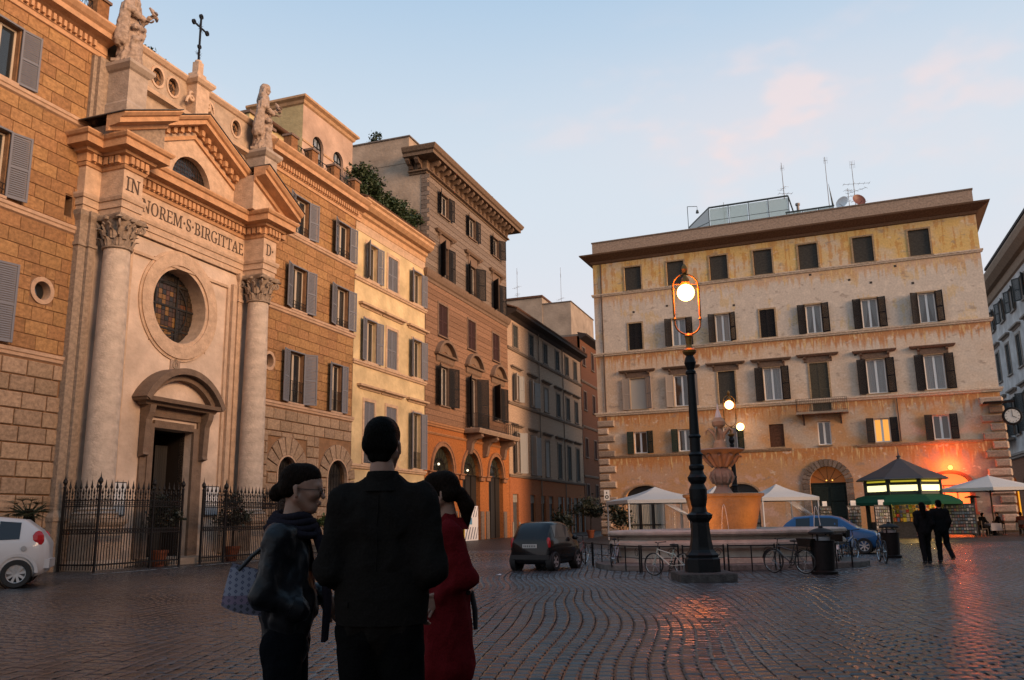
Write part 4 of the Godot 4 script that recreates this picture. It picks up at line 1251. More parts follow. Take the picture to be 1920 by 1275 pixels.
func build_yellow():
	var U := 44.14; var W := 54.06 - U
	var t := thing("yellow_house", "narrow yellow plastered house with grey shutters between the tan palazzo and the tall brown palazzo", "building", FL * Transform3D(Basis(), Vector3(U, 0, 0)))
	var yel := M("yellow_plaster", Color(0.78, 0.60, 0.34), 0.9, "plaster")
	var trim := M("yellow_trim", Color(0.64, 0.44, 0.29))
	var grey := M("grey_shutter", Color(0.17, 0.175, 0.20), 0.6, "plain")
	var wins := []
	for r in [[16.5, 2.3, 0], [11.25, 2.6, 1], [5.0, 3.75, 2]]:
		for c in [[46.2, 0], [49.1, 1], [52.75, 0]]:
			wins.append([c[0] - U, r[0], 1.25 if c[1] == 0 else 1.4, r[1], c[1], r[2]])
	var opens := []
	for w in wins: opens.append([w[0] - w[2] / 2, w[1], w[0] + w[2] / 2, w[1] + w[3], 0.0])
	opens.append([1.0, 0.0, 2.6, 3.4, 0.8]); opens.append([4.4, 0.0, 5.9, 3.3, 0.75]); opens.append([7.4, 0.0, 9.0, 3.4, 0.8])
	var mb := MB.new()
	wall(mb, 0, W, 0, 20.0, opens)
	part(t, "wall", mb, yel)
	shell(t, 0, W, 20.6, 9.0, yel, M("roof_slab", Color(0.2, 0.17, 0.15)))
	for o in [[1.0, 2.6], [4.4, 5.9], [7.4, 9.0]]:
		put(t, "door_leaf", M("dark_door", Color(0.03, 0.028, 0.026), 0.7), Vector3(o[0], 0.02, -0.4), Vector3(o[1], 3.4, -0.36))
	for y in [16.1, 10.85, 4.6]: ledge(t, "string_course", 0.004, W - 0.004, y, 0.32, 0.16, trim)
	put(t, "plinth", trim, Vector3(0.004, 0, 0.002), Vector3(0.95, 1.1, 0.08)); put(t, "plinth", trim, Vector3(2.65, 0, 0.002), Vector3(4.35, 1.1, 0.08)); put(t, "plinth", trim, Vector3(5.95, 0, 0.002), Vector3(7.35, 1.1, 0.08))
	for i in wins.size():
		var w = wins[i]
		var o := {"shut": grey, "sm": trim, "surround": 0.2, "proud": 0.04, "sw": 0.7, "ang": [0.22, 0.12], "frame": M("pale_frame", Color(0.42, 0.35, 0.27), 0.6, "plain")}
		if w[4] == 1 or (w[5] == 2 and i % 3 == 0): o.closed = true
		if w[5] > 0: o.hood = "flat"; o.hoody = 0.7; o.hoodw = 0.65
		if w[5] == 2: o.rail = 1.1
		window(t, w[0], w[1], w[2], w[3], o)
	var c := MB.new()
	c.mold([Vector2(0, 19.9), Vector2(0.05, 19.95), Vector2(0.05, 20.3), Vector2(0.2, 20.4), Vector2(0.24, 20.6), Vector2(0.5, 20.68), Vector2(0.72, 20.9), Vector2(0.72, 21.1), Vector2(0.84, 21.2), Vector2(0.84, 21.3), Vector2(0, 21.4)], [Vector2(0.0, 0.002), Vector2(W, 0.002)])
	part(t, "cornice", c, M("yellow_cornice", Color(0.62, 0.37, 0.2)))
	put(t, "frieze_band", trim, Vector3(0.004, 19.35, 0.002), Vector3(W - 0.004, 19.9, 0.03))
	var tl := MB.new()
	for k in 42:
		tl.bar(Vector3(0.12 + k * 0.235, 21.36, 0.8), Vector3(0.12 + k * 0.235, 21.75, -0.25), 0.1, 6)
	part(t, "roof_tiles", tl, M("tiles", Color(0.16, 0.085, 0.055), 0.9, "rough"))
	put(t, "roof_kerb", M("yellow_kerb", Color(0.6, 0.48, 0.28), 0.9, "plaster"), Vector3(0.1, 20.86, -1.3), Vector3(W - 0.1, 22.2, -0.75))

func build_brown():
	var U := 54.12; var W := 71.4 - U
	var t := thing("brown_palazzo", "tall brown brick palazzo with heavy bracketed cornice and arched ground floor", "building", FL * Transform3D(Basis(), Vector3(U, 0, 0)))
	var up := []; var lo := []
	for k in 4:
		var v := 0.86 + 0.09 * k
		up.append(M("brown_up%d" % k, Color(0.28 * v, 0.22 * v, 0.18 * v), 0.9, "rough"))
		lo.append(M("brown_lo%d" % k, Color(0.33 * v, 0.19 * v, 0.12 * v), 0.9, "rough"))
	var joint := M("brown_joint", Color(0.17, 0.11, 0.08), 0.9)
	var trim := M("brown_trim", Color(0.22, 0.145, 0.10), 0.9)
	var org := M("orange_plaster", Color(0.48, 0.175, 0.055), 0.9, "rough")
	var dark := M("dark_shutter", Color(0.022, 0.021, 0.022), 0.6, "plain")
	var redb := M("brown_shutter", Color(0.06, 0.035, 0.035), 0.7, "plain")
	var cols := [57.45, 63.1, 68.65]
	var wins := []
	for i in 3:
		var x: float = cols[i] - U
		wins.append([x, 24.6, 1.5, 1.75, 5]); wins.append([x, 19.5, 1.45, 2.65, 4]); wins.append([x - 0.25, 15.05, 1.65, 2.4, 3]); wins.append([x, 9.85 if i != 1 else 8.75, 1.5, 2.9 if i != 1 else 4.0, 2])
	var opens := []; var holes := []
	for w in wins:
		opens.append([w[0] - w[2] / 2, w[1], w[0] + w[2] / 2, w[1] + w[3], 0.0])
		holes.append([w[0] - w[2] / 2 - 0.16, w[1] - 0.13, w[0] + w[2] / 2 + 0.16, w[1] + w[3] + 0.16])
	var arches := [[57.2, 3.7, 6.85], [62.65, 3.6, 6.8], [68.05, 3.4, 6.75]]
	for a in arches: opens.append([a[0] - U - a[1] / 2, 0, a[0] - U + a[1] / 2, a[2], a[1] / 2])
	var mb := MB.new()
	wall(mb, 0, W, 8.3, 27.0, opens.slice(0, 12))
	part(t, "wall", mb, joint)
	mb = MB.new()
	wall(mb, 0, W, 0, 8.3, opens.slice(12), 0.0, 0.42)
	part(t, "ground_floor_wall", mb, org)
	shell(t, 0, W, 28.2, 14.0, M("brown_side", Color(0.52, 0.40, 0.30), 0.92, "plaster"), M("roof_slab", Color(0.2, 0.17, 0.15)))
	put(t, "attic_block", M("brown_side", Color(0.52, 0.40, 0.30), 0.92, "plaster"), Vector3(-0.03, 28.0, -13.9), Vector3(W - 1, 30.1, -1.4))
	put(t, "attic_coping", M("roof_slab", Color(0.2, 0.17, 0.15)), Vector3(-0.12, 30.103, -14.0), Vector3(W - 0.9, 30.2, -1.3))
	# stone quoins up the corner of the side wall
	for k in 16:
		var q := MB.new()
		q.x = Transform3D(Basis(Vector3.UP, -PI / 2), Vector3(0.0, 21.6 + k * 0.34, -0.36))
		q.block(Vector3(0.35 if k % 2 else 0.25, 0, 0), 0.7 if k % 2 else 0.5, 0.32, 0.04, 0.01)
		part(t, "quoin", q, up[k % 4])
	# level courses, each a strip between grooves
	for b in [[8.5, 18.7, lo], [19.6, 26.95, up]]:
		var n := int((b[1] - b[0]) / 0.41)
		for r in n:
			var y0: float = b[0] + r * (b[1] - b[0]) / n
			for q in sub_rect([0.01, y0 + 0.014, W - 0.01, y0 + (b[1] - b[0]) / n - 0.014], holes):
				if q[2] - q[0] < 0.1 or q[3] - q[1] < 0.05: continue
				var s := MB.new()
				s.block(Vector3((q[0] + q[2]) / 2, (q[1] + q[3]) / 2, 0.001), q[2] - q[0], q[3] - q[1], 0.028, 0.008)
				part(t, "stone_course", s, b[2][rng.randi() % 4])
	# band between the storeys
	var bd := MB.new()
	bd.mold([Vector2(0, 18.66), Vector2(0.08, 18.7), Vector2(0.1, 18.9), Vector2(0.2, 19.0), Vector2(0.3, 19.25), Vector2(0.34, 19.5), Vector2(0, 19.58)], [Vector2(0, -0.3), Vector2(0, 0.002), Vector2(W, 0.002), Vector2(W, -0.3)])
	part(t, "string_course", bd, trim)
	ledge(t, "string_course", 0.004, W - 0.004, 8.1, 0.4, 0.16, M("orange_trim", Color(0.42, 0.2, 0.09)))
	ledge(t, "string_course", 0.004, W - 0.004, 7.55, 0.2, 0.1, M("orange_trim", Color(0.42, 0.2, 0.09)))
	# windows
	for w in wins:
		var o := {"shut": dark, "sm": trim, "surround": 0.14, "proud": 0.07, "sw": 0.95 if w[4] == 4 else (0.75 if w[4] == 5 else 1.1), "ang": [0.3, 0.12], "head": false}
		if w[4] == 3: o.closed = true; o.shut = redb
		if w[4] == 4: o.hood = "bracket"; o.hoody = 0.75; o.hoodw = 0.75; o.rail = 0.5; o.curtain = M("warm_curtain", Color(0.62, 0.45, 0.33), 0.9, "cloth")
		if w[4] == 2: o.hood = "segment"; o.hoody = 0.7; o.hoodw = 0.85; o.curtain = M("curtain", Color(0.5, 0.44, 0.36), 0.9, "cloth")
		if w[4] == 2 and w[1] < 9: o.lit = glow("door_light", Color(0.9, 0.5, 0.2), 0.45); o.erase("curtain")
		window(t, w[0], w[1], w[2], w[3], o)
	# great cornice on brackets
	var c := MB.new()
	c.mold([Vector2(0, 26.9), Vector2(0.1, 26.95), Vector2(0.12, 27.05), Vector2(0.3, 27.1), Vector2(0.3, 27.2), Vector2(0.16, 27.24), Vector2(0.2, 27.9), Vector2(1.15, 27.95), Vector2(1.15, 28.2), Vector2(1.28, 28.28), Vector2(1.4, 28.55), Vector2(1.4, 28.62), Vector2(-0.3, 28.7)], [Vector2(0, -1.35), Vector2(0, 0.002), Vector2(W, 0.002), Vector2(W, -1.35)])
	part(t, "cornice", c, M("brown_cornice", Color(0.26, 0.18, 0.125), 0.9, "rough"))
	dentils(t, "dentils", 0, W, 27.1, 0.12, 0.12, 0.1, 0.22, 0.2, trim)
	var br := MB.new()
	br.x = Transform3D(Basis(Vector3(0, 0, 1), Vector3.UP, Vector3(-1, 0, 0)), Vector3(0.15, 0, 0))
	br.prism([Vector2(0.18, 27.94), Vector2(0.98, 27.94), Vector2(0.98, 27.74), Vector2(0.75, 27.55), Vector2(0.45, 27.5), Vector2(0.32, 27.3), Vector2(0.18, 27.26)], 0, 0.3)
	var brm := br.mesh()
	for k in 18:
		part(t, "bracket", brm, trim, Transform3D(Basis(), Vector3(0.45 + k * (W - 0.9) / 17.0, 0, 0)))
	for k in 2:
		part(t, "bracket", brm, trim, Transform3D(Basis(Vector3.UP, -PI / 2), Vector3(0, 0, -0.35 - k * 0.75)))
	# arches of the ground floor
	var tr2 := M("arch_trim", Color(0.33, 0.16, 0.085), 0.9)
	for i in 3:
		var a = arches[i]
		var cx: float = a[0] - U; var r: float = a[1] / 2; var sp: float = a[2] - r
		var am := MB.new()
		am.ring(Vector3(cx, sp, 0), r - 0.005, r + 0.3, -0.1, 0.1, 0, PI, 22); am.ring(Vector3(cx, sp, 0), r + 0.24, r + 0.34, 0.0, 0.15, 0, PI, 22)
		part(t, "arch_moulding", am, tr2)
		for s in [-1, 1]:
			var im := MB.new()
			im.mold([Vector2(0, sp - 0.45), Vector2(0.1, sp - 0.4), Vector2(0.1, sp - 0.15), Vector2(0.2, sp - 0.08), Vector2(0.2, sp), Vector2(0, sp)], [Vector2(cx + s * (r + 0.3) - 0.3, 0.0), Vector2(cx + s * (r + 0.3) - 0.3, 0.06), Vector2(cx + s * (r + 0.3) + 0.3, 0.06), Vector2(cx + s * (r + 0.3) + 0.3, 0.0)])
			part(t, "impost", im, tr2)
			put(t, "pier_base", M("pier_stone", Color(0.24, 0.19, 0.16), 0.9, "rough"), Vector3(cx + s * (r + 0.36) - 0.34, 0, 0.002), Vector3(cx + s * (r + 0.36) + 0.34, 2.2, 0.08))
		var dl := put(t, "door", M("arch_door", Color(0.018, 0.016, 0.015), 0.6, "plain"), Vector3(cx - r, 0.02, -0.40), Vector3(cx + r, sp, -0.34))
		var gr := MB.new()
		for k in 9:
			var an := PI * (k + 0.5) / 9.0
			gr.bar(Vector3(cx, sp + 0.05, -0.25), Vector3(cx + cos(an) * (r - 0.03), sp + sin(an) * (r - 0.03), -0.25), 0.02)
		gr.ring(Vector3(cx, sp, -0.25), r * 0.5, r * 0.55, -0.02, 0.02, 0, PI, 14)
		gr.bar(Vector3(cx - r, sp, -0.25), Vector3(cx + r, sp, -0.25), 0.04)
		for k in 2: gr.bar(Vector3(cx - r * 0.33 + k * r * 0.66, 0.05, -0.3), Vector3(cx - r * 0.33 + k * r * 0.66, sp, -0.3), 0.04)
		part(dl, "fanlight_grille", gr, M("iron", Color(0.02, 0.018, 0.018), 0.5, "metal"))
		var fl := MB.new()
		fl.ring(Vector3(cx, sp, 0), 0, r, -0.41, -0.36, 0, PI, 18)
		part(dl, "fanlight", fl, glass("arch_glass", Color(0.035, 0.04, 0.03), 0.9, 0.15))
		if i < 2:
			part(t, "wall_lamp", lamp_ball(0.09), glow("cool_lamp", Color(1.0, 0.93, 0.8), 1.6), Transform3D(Basis(), Vector3(cx - 0.3, sp + 0.55 - i * 0.2, -0.2)))
	# balcony on scrolled consoles
	var b0 := 61.0 - U; var b1 := 70.3 - U
	var bs := MB.new()
	bs.mold([Vector2(-0.1, 8.12), Vector2(0, 8.15), Vector2(0.06, 8.3), Vector2(0.1, 8.42), Vector2(0.1, 8.5), Vector2(-1.3, 8.52)], [Vector2(b0, 0.17), Vector2(b0, 1.35), Vector2(b1, 1.35), Vector2(b1, 0.17)], false)
	bs.quad(Vector3(b0, 8.13, 0.1), Vector3(b1, 8.13, 0.1), Vector3(b1, 8.13, 1.4), Vector3(b0, 8.13, 1.4)); bs.quad(Vector3(b0, 8.5, 1.4), Vector3(b1, 8.5, 1.4), Vector3(b1, 8.5, 0.1), Vector3(b0, 8.5, 0.1))
	var bal := part(t, "balcony", bs, M("balcony_stone", Color(0.34, 0.25, 0.19)))
	var rl := MB.new()
	for seg in [[Vector3(b0, 8.5, 0.2), Vector3(b0, 8.5, 1.35)], [Vector3(b0, 8.5, 1.35), Vector3(b1, 8.5, 1.35)], [Vector3(b1, 8.5, 1.35), Vector3(b1, 8.5, 0.2)]]:
		var n := int(seg[0].distance_to(seg[1]) / 0.17)
		for k in n + 1:
			var p: Vector3 = seg[0].lerp(seg[1], k / float(n))
			rl.bar(p, p + Vector3.UP * 1.15, 0.013)
		for y in [0.12, 1.15]: rl.bar(seg[0] + Vector3.UP * y, seg[1] + Vector3.UP * y, 0.025)
	part(bal, "railing", rl, M("iron", Color(0.02, 0.018, 0.018), 0.5, "metal"))
	for x in [61.9, 65.3, 69.4]:
		var cs := MB.new()
		cs.x = Transform3D(Basis(Vector3(0, 0, 1), Vector3.UP, Vector3(-1, 0, 0)), Vector3(x - U + 0.25, 0, 0))
		cs.prism([Vector2(0.02, 8.12), Vector2(1.25, 8.12), Vector2(1.3, 7.9), Vector2(1.05, 7.72), Vector2(0.75, 7.68), Vector2(0.5, 7.4), Vector2(0.42, 6.9), Vector2(0.3, 6.6), Vector2(0.02, 6.5)], 0, 0.5)
		part(bal, "console", cs, M("console_stone", Color(0.22, 0.14, 0.1)))

func lamp_ball(r: float) -> Mesh:
	var key := "ball%.2f" % r
	if not cache.has(key):
		var s := SphereMesh.new()
		s.radius = r; s.height = r * 2; s.radial_segments = 24; s.rings = 12
		cache[key] = s
	return cache[key]

func build_grey():
	var U := 71.46; var W := 96.8 - U
	var t := thing("grey_street_house", "long dull brown house with pale shutters in the side street beyond the brown palazzo", "building", FL * Transform3D(Basis(), Vector3(U, 0, 0)))
	var wl := M("street_plaster", Color(0.56, 0.41, 0.30), 0.92, "rough")
	var gf := M("street_orange", Color(0.46, 0.17, 0.07), 0.92, "rough")
	var trim := M("street_trim", Color(0.26, 0.2, 0.155))
	var sh1 := M("pale_shutter", Color(0.34, 0.34, 0.33), 0.7, "plain")
	var dk := M("dim_shutter", Color(0.07, 0.075, 0.075), 0.7, "plain")
	var xs := [73.6, 78.3, 82.9, 87.2, 90.9, 94.4]
	var opens := []; var wins := []
	for x in xs:
		wins.append([x - U, 17.2, 1.35, 2.1, 3]); wins.append([x - U, 12.2, 1.3, 2.4, 2]); wins.append([x - U, 5.65, 1.3, 3.6, 1])
	for w in wins: opens.append([w[0] - w[2] / 2, w[1], w[0] + w[2] / 2, w[1] + w[3], 0.0])
	var mb := MB.new()
	wall(mb, 0, W, 5.3, 20.0, opens)
	part(t, "wall", mb, wl)
	var doors := []
	for x in [73.0, 77.9, 81.2, 83.8, 87.2, 90.2, 93.2, 95.6]: doors.append([x - U - 0.75, 0.0, x - U + 0.75, 3.75, 0.0])
	mb = MB.new()
	wall(mb, 0, W, 0, 5.3, doors)
	part(t, "ground_floor_wall", mb, gf)
	for i in doors.size():
		var d = doors[i]
		var dd := put(t, "door", M("street_door%d" % (i % 3), [Color(0.07, 0.075, 0.08), Color(0.03, 0.02, 0.015), Color(0.04, 0.035, 0.03)][i % 3], 0.7), Vector3(d[0], 0.02, -0.3), Vector3(d[2], 3.0, -0.2))
		put(dd, "lintel_panel", M("street_pale", Color(0.3, 0.28, 0.25)), Vector3(d[0], 3.03, -0.25), Vector3(d[2], 3.75, -0.15))
		for s in [d[0] - 0.25, d[2]]:
			put(dd, "door_jamb", M("street_pale", Color(0.3, 0.28, 0.25)), Vector3(s, 0, 0.003), Vector3(s + 0.25, 1.3 if i < 4 else 3.7, 0.06))
	shell(t, 0, W, 20.0, 9.0, wl, M("roof_slab", Color(0.2, 0.17, 0.15)))
	for y in [16.75, 11.7, 5.2]: ledge(t, "string_course", 0.004, W - 0.004, y, 0.3, 0.18, trim)
	for w in wins:
		var o := {"shut": sh1 if w[0] < 12 else dk, "sm": trim, "surround": 0.16, "sw": 0.75, "ang": [0.5, 0.3]}
		if w[4] == 3: o.closed = true; o.shut = dk
		else: o.hood = "flat"; o.hoody = 0.5
		if w[0] > 10 and w[4] < 3: o.closed = true
		window(t, w[0], w[1], w[2], w[3], o)
	var c := MB.new()
	c.mold([Vector2(0, 19.7), Vector2(0.12, 19.8), Vector2(0.3, 20.0), Vector2(0.9, 20.2), Vector2(0.95, 20.4), Vector2(-0.3, 20.7)], [Vector2(0.0, 0.002), Vector2(W, 0.002)])
	part(t, "eaves", c, M("eaves_wood", Color(0.05, 0.035, 0.03)))
	var tl := MB.new()
	for k in 90:
		tl.bar(Vector3(0.15 + k * 0.28, 20.5, 1.0), Vector3(0.15 + k * 0.28, 22.3, -4.0), 0.12, 5)
	part(t, "roof_tiles", tl, M("tiles", Color(0.16, 0.085, 0.055), 0.9, "rough"))
	for x in [9.0, 17.5]:
		var dp := MB.new()
		dp.bar(Vector3(x, 0.2, 0.1), Vector3(x, 20.0, 0.1), 0.06, 6)
		part(t, "drainpipe", dp, trim)
	# number lettering boards over the shops
	# house closing the street
	var h := thing("red_corner_house", "narrow reddish house at the end of the side street", "building", FL * Transform3D(Basis(), Vector3(97.0, 0, 0)))
	var rd := M("red_plaster", Color(0.26, 0.115, 0.065), 0.92, "rough")
	var ops := []
	for x in [1.6, 5.8, 10.0]:
		for y in [19.6, 14.2, 8.6, 3.2]: ops.append([x - 0.6, y, x + 0.6, y + 2.2, 0.0])
	mb = MB.new()
	wall(mb, 0, 13, 0, 23.0, ops)
	part(h, "wall", mb, rd)
	for o in ops: window(h, (o[0] + o[2]) / 2, o[1], 1.2, 2.2, {"closed": true, "shut": redsh(), "sm": trim, "surround": 0.12})
	shell(h, 0, 13, 23.0, 8.0, rd, M("roof_slab", Color(0.2, 0.17, 0.15)))
	c = MB.new()
	c.mold([Vector2(0, 22.6), Vector2(0.8, 23.0), Vector2(0.9, 23.2), Vector2(-0.3, 23.5)], [Vector2(0.0, 0.002), Vector2(13.0, 0.002)])
	part(h, "eaves", c, M("eaves_wood", Color(0.05, 0.035, 0.03)))
	for y in [17.4, 12.0, 6.2]: ledge(h, "string_course", 0.004, 12.996, y, 0.3, 0.16, trim)
	# blind houses above and behind
	var bg := thing("roof_gable_block", "plain pale gable block rising above the side street roofs", "building", FL * Transform3D(Basis(), Vector3(97.1, 23.26, 0)))
	var pale := M("gable_plaster", Color(0.46, 0.37, 0.29), 0.92, "plaster")
	put(bg, "wall", pale, Vector3(0, 0, -4.6), Vector3(11, 4.1, -1.0)); put(bg, "wall", pale, Vector3(-0.1, 0, -11), Vector3(11, 5.0, -4.61))
	put(bg, "coping", M("roof_slab", Color(0.2, 0.17, 0.15)), Vector3(-0.1, 4.103, -4.59), Vector3(11.1, 4.2, -0.9)); put(bg, "coping", M("tiles", Color(0.16, 0.085, 0.055), 0.9, "rough"), Vector3(-0.3, 5.003, -11.1), Vector3(11.2, 5.25, -4.5))
func redsh(): return M("brown_shutter", Color(0.06, 0.035, 0.035), 0.7, "plain")
func facade_image() -> Image:
	var W := 1024; var H := 864
	var im := Image.create(W, H, false, Image.FORMAT_RGB8)
	var f := FastNoiseLite.new()
	f.seed = 21; f.frequency = 1.0; f.fractal_octaves = 5; f.fractal_gain = 0.55
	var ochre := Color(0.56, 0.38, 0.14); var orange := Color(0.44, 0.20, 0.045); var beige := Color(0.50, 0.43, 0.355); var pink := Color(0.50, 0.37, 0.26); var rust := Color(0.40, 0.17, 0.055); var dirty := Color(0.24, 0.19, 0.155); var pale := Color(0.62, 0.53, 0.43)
	var led := [21.3, 15.85, 10.5, 6.7]
	for j in H:
		var h := 26.3 * (1.0 - (j + 0.5) / H)
		for i in W:
			var u := 31.2 * (i + 0.5) / W
			var n1 := f.get_noise_2d(u * 0.22, h * 0.3)
			var n2 := f.get_noise_2d(u * 0.9 + 40, h * 0.9)
			var st := f.get_noise_2d(u * 2.6 + 90, h * 0.16)
			var fine := f.get_noise_2d(u * 5.0, h * 5.0 + 70)
			var c: Color
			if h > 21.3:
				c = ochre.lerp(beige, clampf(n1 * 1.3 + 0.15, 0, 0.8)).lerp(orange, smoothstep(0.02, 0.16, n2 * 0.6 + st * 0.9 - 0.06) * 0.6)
			elif h > 15.85:
				c = beige.lerp(ochre, smoothstep(0.16, 0.34, n1 + st * 0.4) * 0.45).lerp(pale, smoothstep(0.1, 0.3, n2) * 0.45)
			elif h > 10.5:
				c = pink.lerp(beige, clampf(u / 31.2 + n1 * 0.8 - 0.15, 0, 1)).lerp(pale, clampf(n2 * 1.0 - 0.1, 0, 0.4))
			elif h > 6.7:
				c = Color(0.44, 0.25, 0.12).lerp(beige * 0.85, clampf(n1 * 1.6 + 0.1 + u / 90.0, 0, 0.75))
			else:
				c = Color(0.42, 0.23, 0.105).lerp(Color(0.42, 0.27, 0.19), clampf(n1 * 1.5 + 0.25, 0, 1)).lerp(dirty, smoothstep(25.6, 26.6, u + n2 * 1.5 + (h - 3.0) * 0.1) * 0.85)
				c = c.lerp(Color(0.48, 0.31, 0.24), smoothstep(0.4, 0.7, n2 + 0.35) * smoothstep(4.9, 4.7, h + n1) * 0.8 * float(u < 15))
			# rust and lime runs hanging below the ledges
			for l in led:
				if h < l and h > l - 2.4:
					var run := clampf(1.0 - (l - h) / (0.9 + 1.7 * maxf(0.0, st + 0.15) + 0.5 * n1), 0, 1)
					c = c.lerp(rust if l < 16 else orange, smoothstep(0.0, 0.55, run) * (0.9 if l < 20 else 0.5))
					var lime := f.get_noise_2d(u * 3.5 + 200, h * 0.5)
					c = c.lerp(Color(0.58, 0.42, 0.2), smoothstep(0.12, 0.4, lime) * smoothstep(0.0, 0.5, run) * 0.8)
			# bare patches of older render
			c = c.lerp(dirty, smoothstep(0.34, 0.6, f.get_noise_2d(u * 0.7 + 300, h * 1.4)) * 0.6)
			c = c.lerp(pale, smoothstep(0.42, 0.55, f.get_noise_2d(u * 0.8 + 500, h * 1.1)) * 0.5)
			var v := 1.05 + fine * 0.22
			im.set_pixel(i, j, Color(c.r * v, c.g * v, c.b * v).linear_to_srgb())
	return im
func build_right():
	var U := -0.45; var W := 31.2
	var t := thing("weathered_palazzo", "broad weathered ochre palazzo with stained plaster and dark shutters across the square", "building", FR * Transform3D(Basis(), Vector3(U, 0, 0)))
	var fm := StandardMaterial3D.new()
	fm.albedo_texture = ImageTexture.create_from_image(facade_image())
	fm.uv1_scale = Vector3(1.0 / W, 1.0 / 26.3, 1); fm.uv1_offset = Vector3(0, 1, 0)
	fm.roughness = 0.92
	var trim := M("right_trim", Color(0.74, 0.60, 0.46), 0.9, "rough")
	var dark := M("dark_shutter", Color(0.022, 0.021, 0.022), 0.6, "plain")
	var green := M("green_shutter", Color(0.018, 0.03, 0.026), 0.6, "plain")
	var gry := M("light_shutter", Color(0.28, 0.24, 0.21), 0.7, "plain")
	var blindm := M("blind", Color(0.075, 0.07, 0.06), 0.7, "rough")
	var wood := M("old_shutter", Color(0.12, 0.11, 0.085), 0.8, "rough")
	var xs := [3.25, 7.1, 10.85, 14.55, 18.2, 22.45, 26.6]
	var wins := []
	for i in 7:
		var x: float = xs[i] - U
		wins.append([x, 21.42, 1.5, 2.16, 5, i])
		wins.append([x, 15.98, 1.2, 2.38, 4, i])
		if i == 4: wins.append([x, 9.5, 1.4, 4.0, 3, i])
		else: wins.append([x, 10.72, 1.4, 2.7, 3, i])
		wins.append([x, 6.9, 1.0 if i == 4 else 1.15, 1.85, 2, i])
	var opens := []
	for w in wins: opens.append([w[0] - w[2] / 2, w[1], w[0] + w[2] / 2, w[1] + w[3], 0.0])
	var dx := 18.1 - U
	var arches := [[dx - 1.32, 0.0, dx + 1.32, 5.2, 1.32], [1.75 - U, 0.0, 5.05 - U, 4.15, 0.95], [10.0 - U, 0.0, 12.8 - U, 4.05, 0.9], [25.4 - U, 1.5, 28.0 - U, 4.35, 0.85], [7.0 - U, 0.0, 8.8 - U, 3.4, 0.0], [21.5 - U, 0.0, 23.0 - U, 3.2, 0.0]]
	opens.append_array(arches)
	var mb := MB.new()
	wall(mb, 0, W, 0, 24.9, opens, 0.0, 0.45)
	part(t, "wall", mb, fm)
	shell(t, 0, W, 25.0, 14.0, M("right_side", Color(0.5, 0.38, 0.27), 0.92, "rough"), M("roof_slab", Color(0.2, 0.17, 0.15)))
	# ledges
	ledge(t, "string_course", -0.06, W + 0.06, 21.1, 0.32, 0.14, trim)
	ledge(t, "string_course", -0.06, W + 0.06, 15.6, 0.36, 0.18, trim)
	ledge(t, "string_course", -0.06, W + 0.06, 10.22, 0.4, 0.2, trim)
	for q in [[1.0, 16.0], [21.0, 29.6]]: ledge(t, "string_course", q[0], q[1], 6.55, 0.26, 0.12, M("right_trim2", Color(0.42, 0.29, 0.19), 0.9, "rough"))
	# eaves and parapet
	var c := MB.new()
	c.mold([Vector2(0, 24.2), Vector2(0.12, 24.25), Vector2(0.2, 24.45), Vector2(0.3, 24.5), Vector2(0.75, 24.75), Vector2(0.95, 24.85), Vector2(1.0, 24.98), Vector2(-0.3, 25.1)], [Vector2(0, -14), Vector2(0, 0.002), Vector2(W, 0.002), Vector2(W, -14)])
	part(t, "cornice", c, M("right_cornice", Color(0.20, 0.12, 0.075), 0.9, "rough"))
	var pr := MB.new()
	pr.span(Vector3(0.02, 25.02, -0.5), Vector3(W - 0.02, 26.25, 0.04)); pr.span(Vector3(0.02, 25.02, -13.9), Vector3(0.5, 26.25, -0.51)); pr.span(Vector3(W - 0.5, 25.02, -13.9), Vector3(W - 0.02, 26.25, -0.51))
	part(t, "parapet", pr, M("parapet", Color(0.45, 0.34, 0.26), 0.92, "rough"))
	put(t, "coping", M("coping", Color(0.26, 0.2, 0.16), 0.9, "rough"), Vector3(-0.04, 26.252, -0.56), Vector3(W + 0.04, 26.36, 0.1))
	# windows
	var cur := M("white_curtain", Color(0.76, 0.74, 0.70), 0.9, "cloth")
	for w in wins:
		var i: int = w[5]
		var o := {"shut": dark, "sm": M("right_trim3", Color(0.50, 0.36, 0.22), 0.9, "rough"), "surround": 0.13, "proud": 0.05, "head": false, "frame": M("bright_frame", Color(0.78, 0.76, 0.72), 0.5, "plain"), "sw": 0.62, "ang": [0.08, 0.08], "glass": glass("glass_r", Color(0.03, 0.03, 0.03), 0.22)}
		match w[4]:
			5: o.blind = blindm; o.bare = true
			4:
				if i in [0, 3]: o.closed = true
				if i in [4, 5, 6]: o.curtain = cur; o.tied = true
				if i == 2: o.curtain = M("warm_blind", Color(0.65, 0.45, 0.3), 0.8, "plain")
			3:
				o.hood = "bracket"; o.hoody = 0.5; o.hoodw = 0.6; o.sw = 0.66; o.hm = M("hood_stone", Color(0.22, 0.15, 0.11), 0.9, "rough")
				if i == 0: o.shut = gry; o.blind = M("pale_blind", Color(0.42, 0.38, 0.32), 0.8, "plain")
				if i == 1: o.shut = gry
				if i == 2: o.blind = blindm; o.bare = true
				if i == 4: o.closed = true; o.shut = wood
				if i in [3, 5, 6]: o.curtain = cur
			2:
				o.surround = 0.0; o.shut = green if i < 3 else dark; o.sw = 0.55
				if i == 3: o.bare = true; o.blind = M("rust_blind", Color(0.13, 0.06, 0.035), 0.8, "rough")
				if i == 4: o.erase("shut")
				if i == 5: o.lit = glow("lit_room", Color(1.0, 0.68, 0.20), 1.5)
		if i == 1 and w[4] == 4: o.curtain = cur
		window(t, w[0], w[1], w[2], w[3], o)
	# balcony before the tall shuttered door
	var bx := 18.2 - U
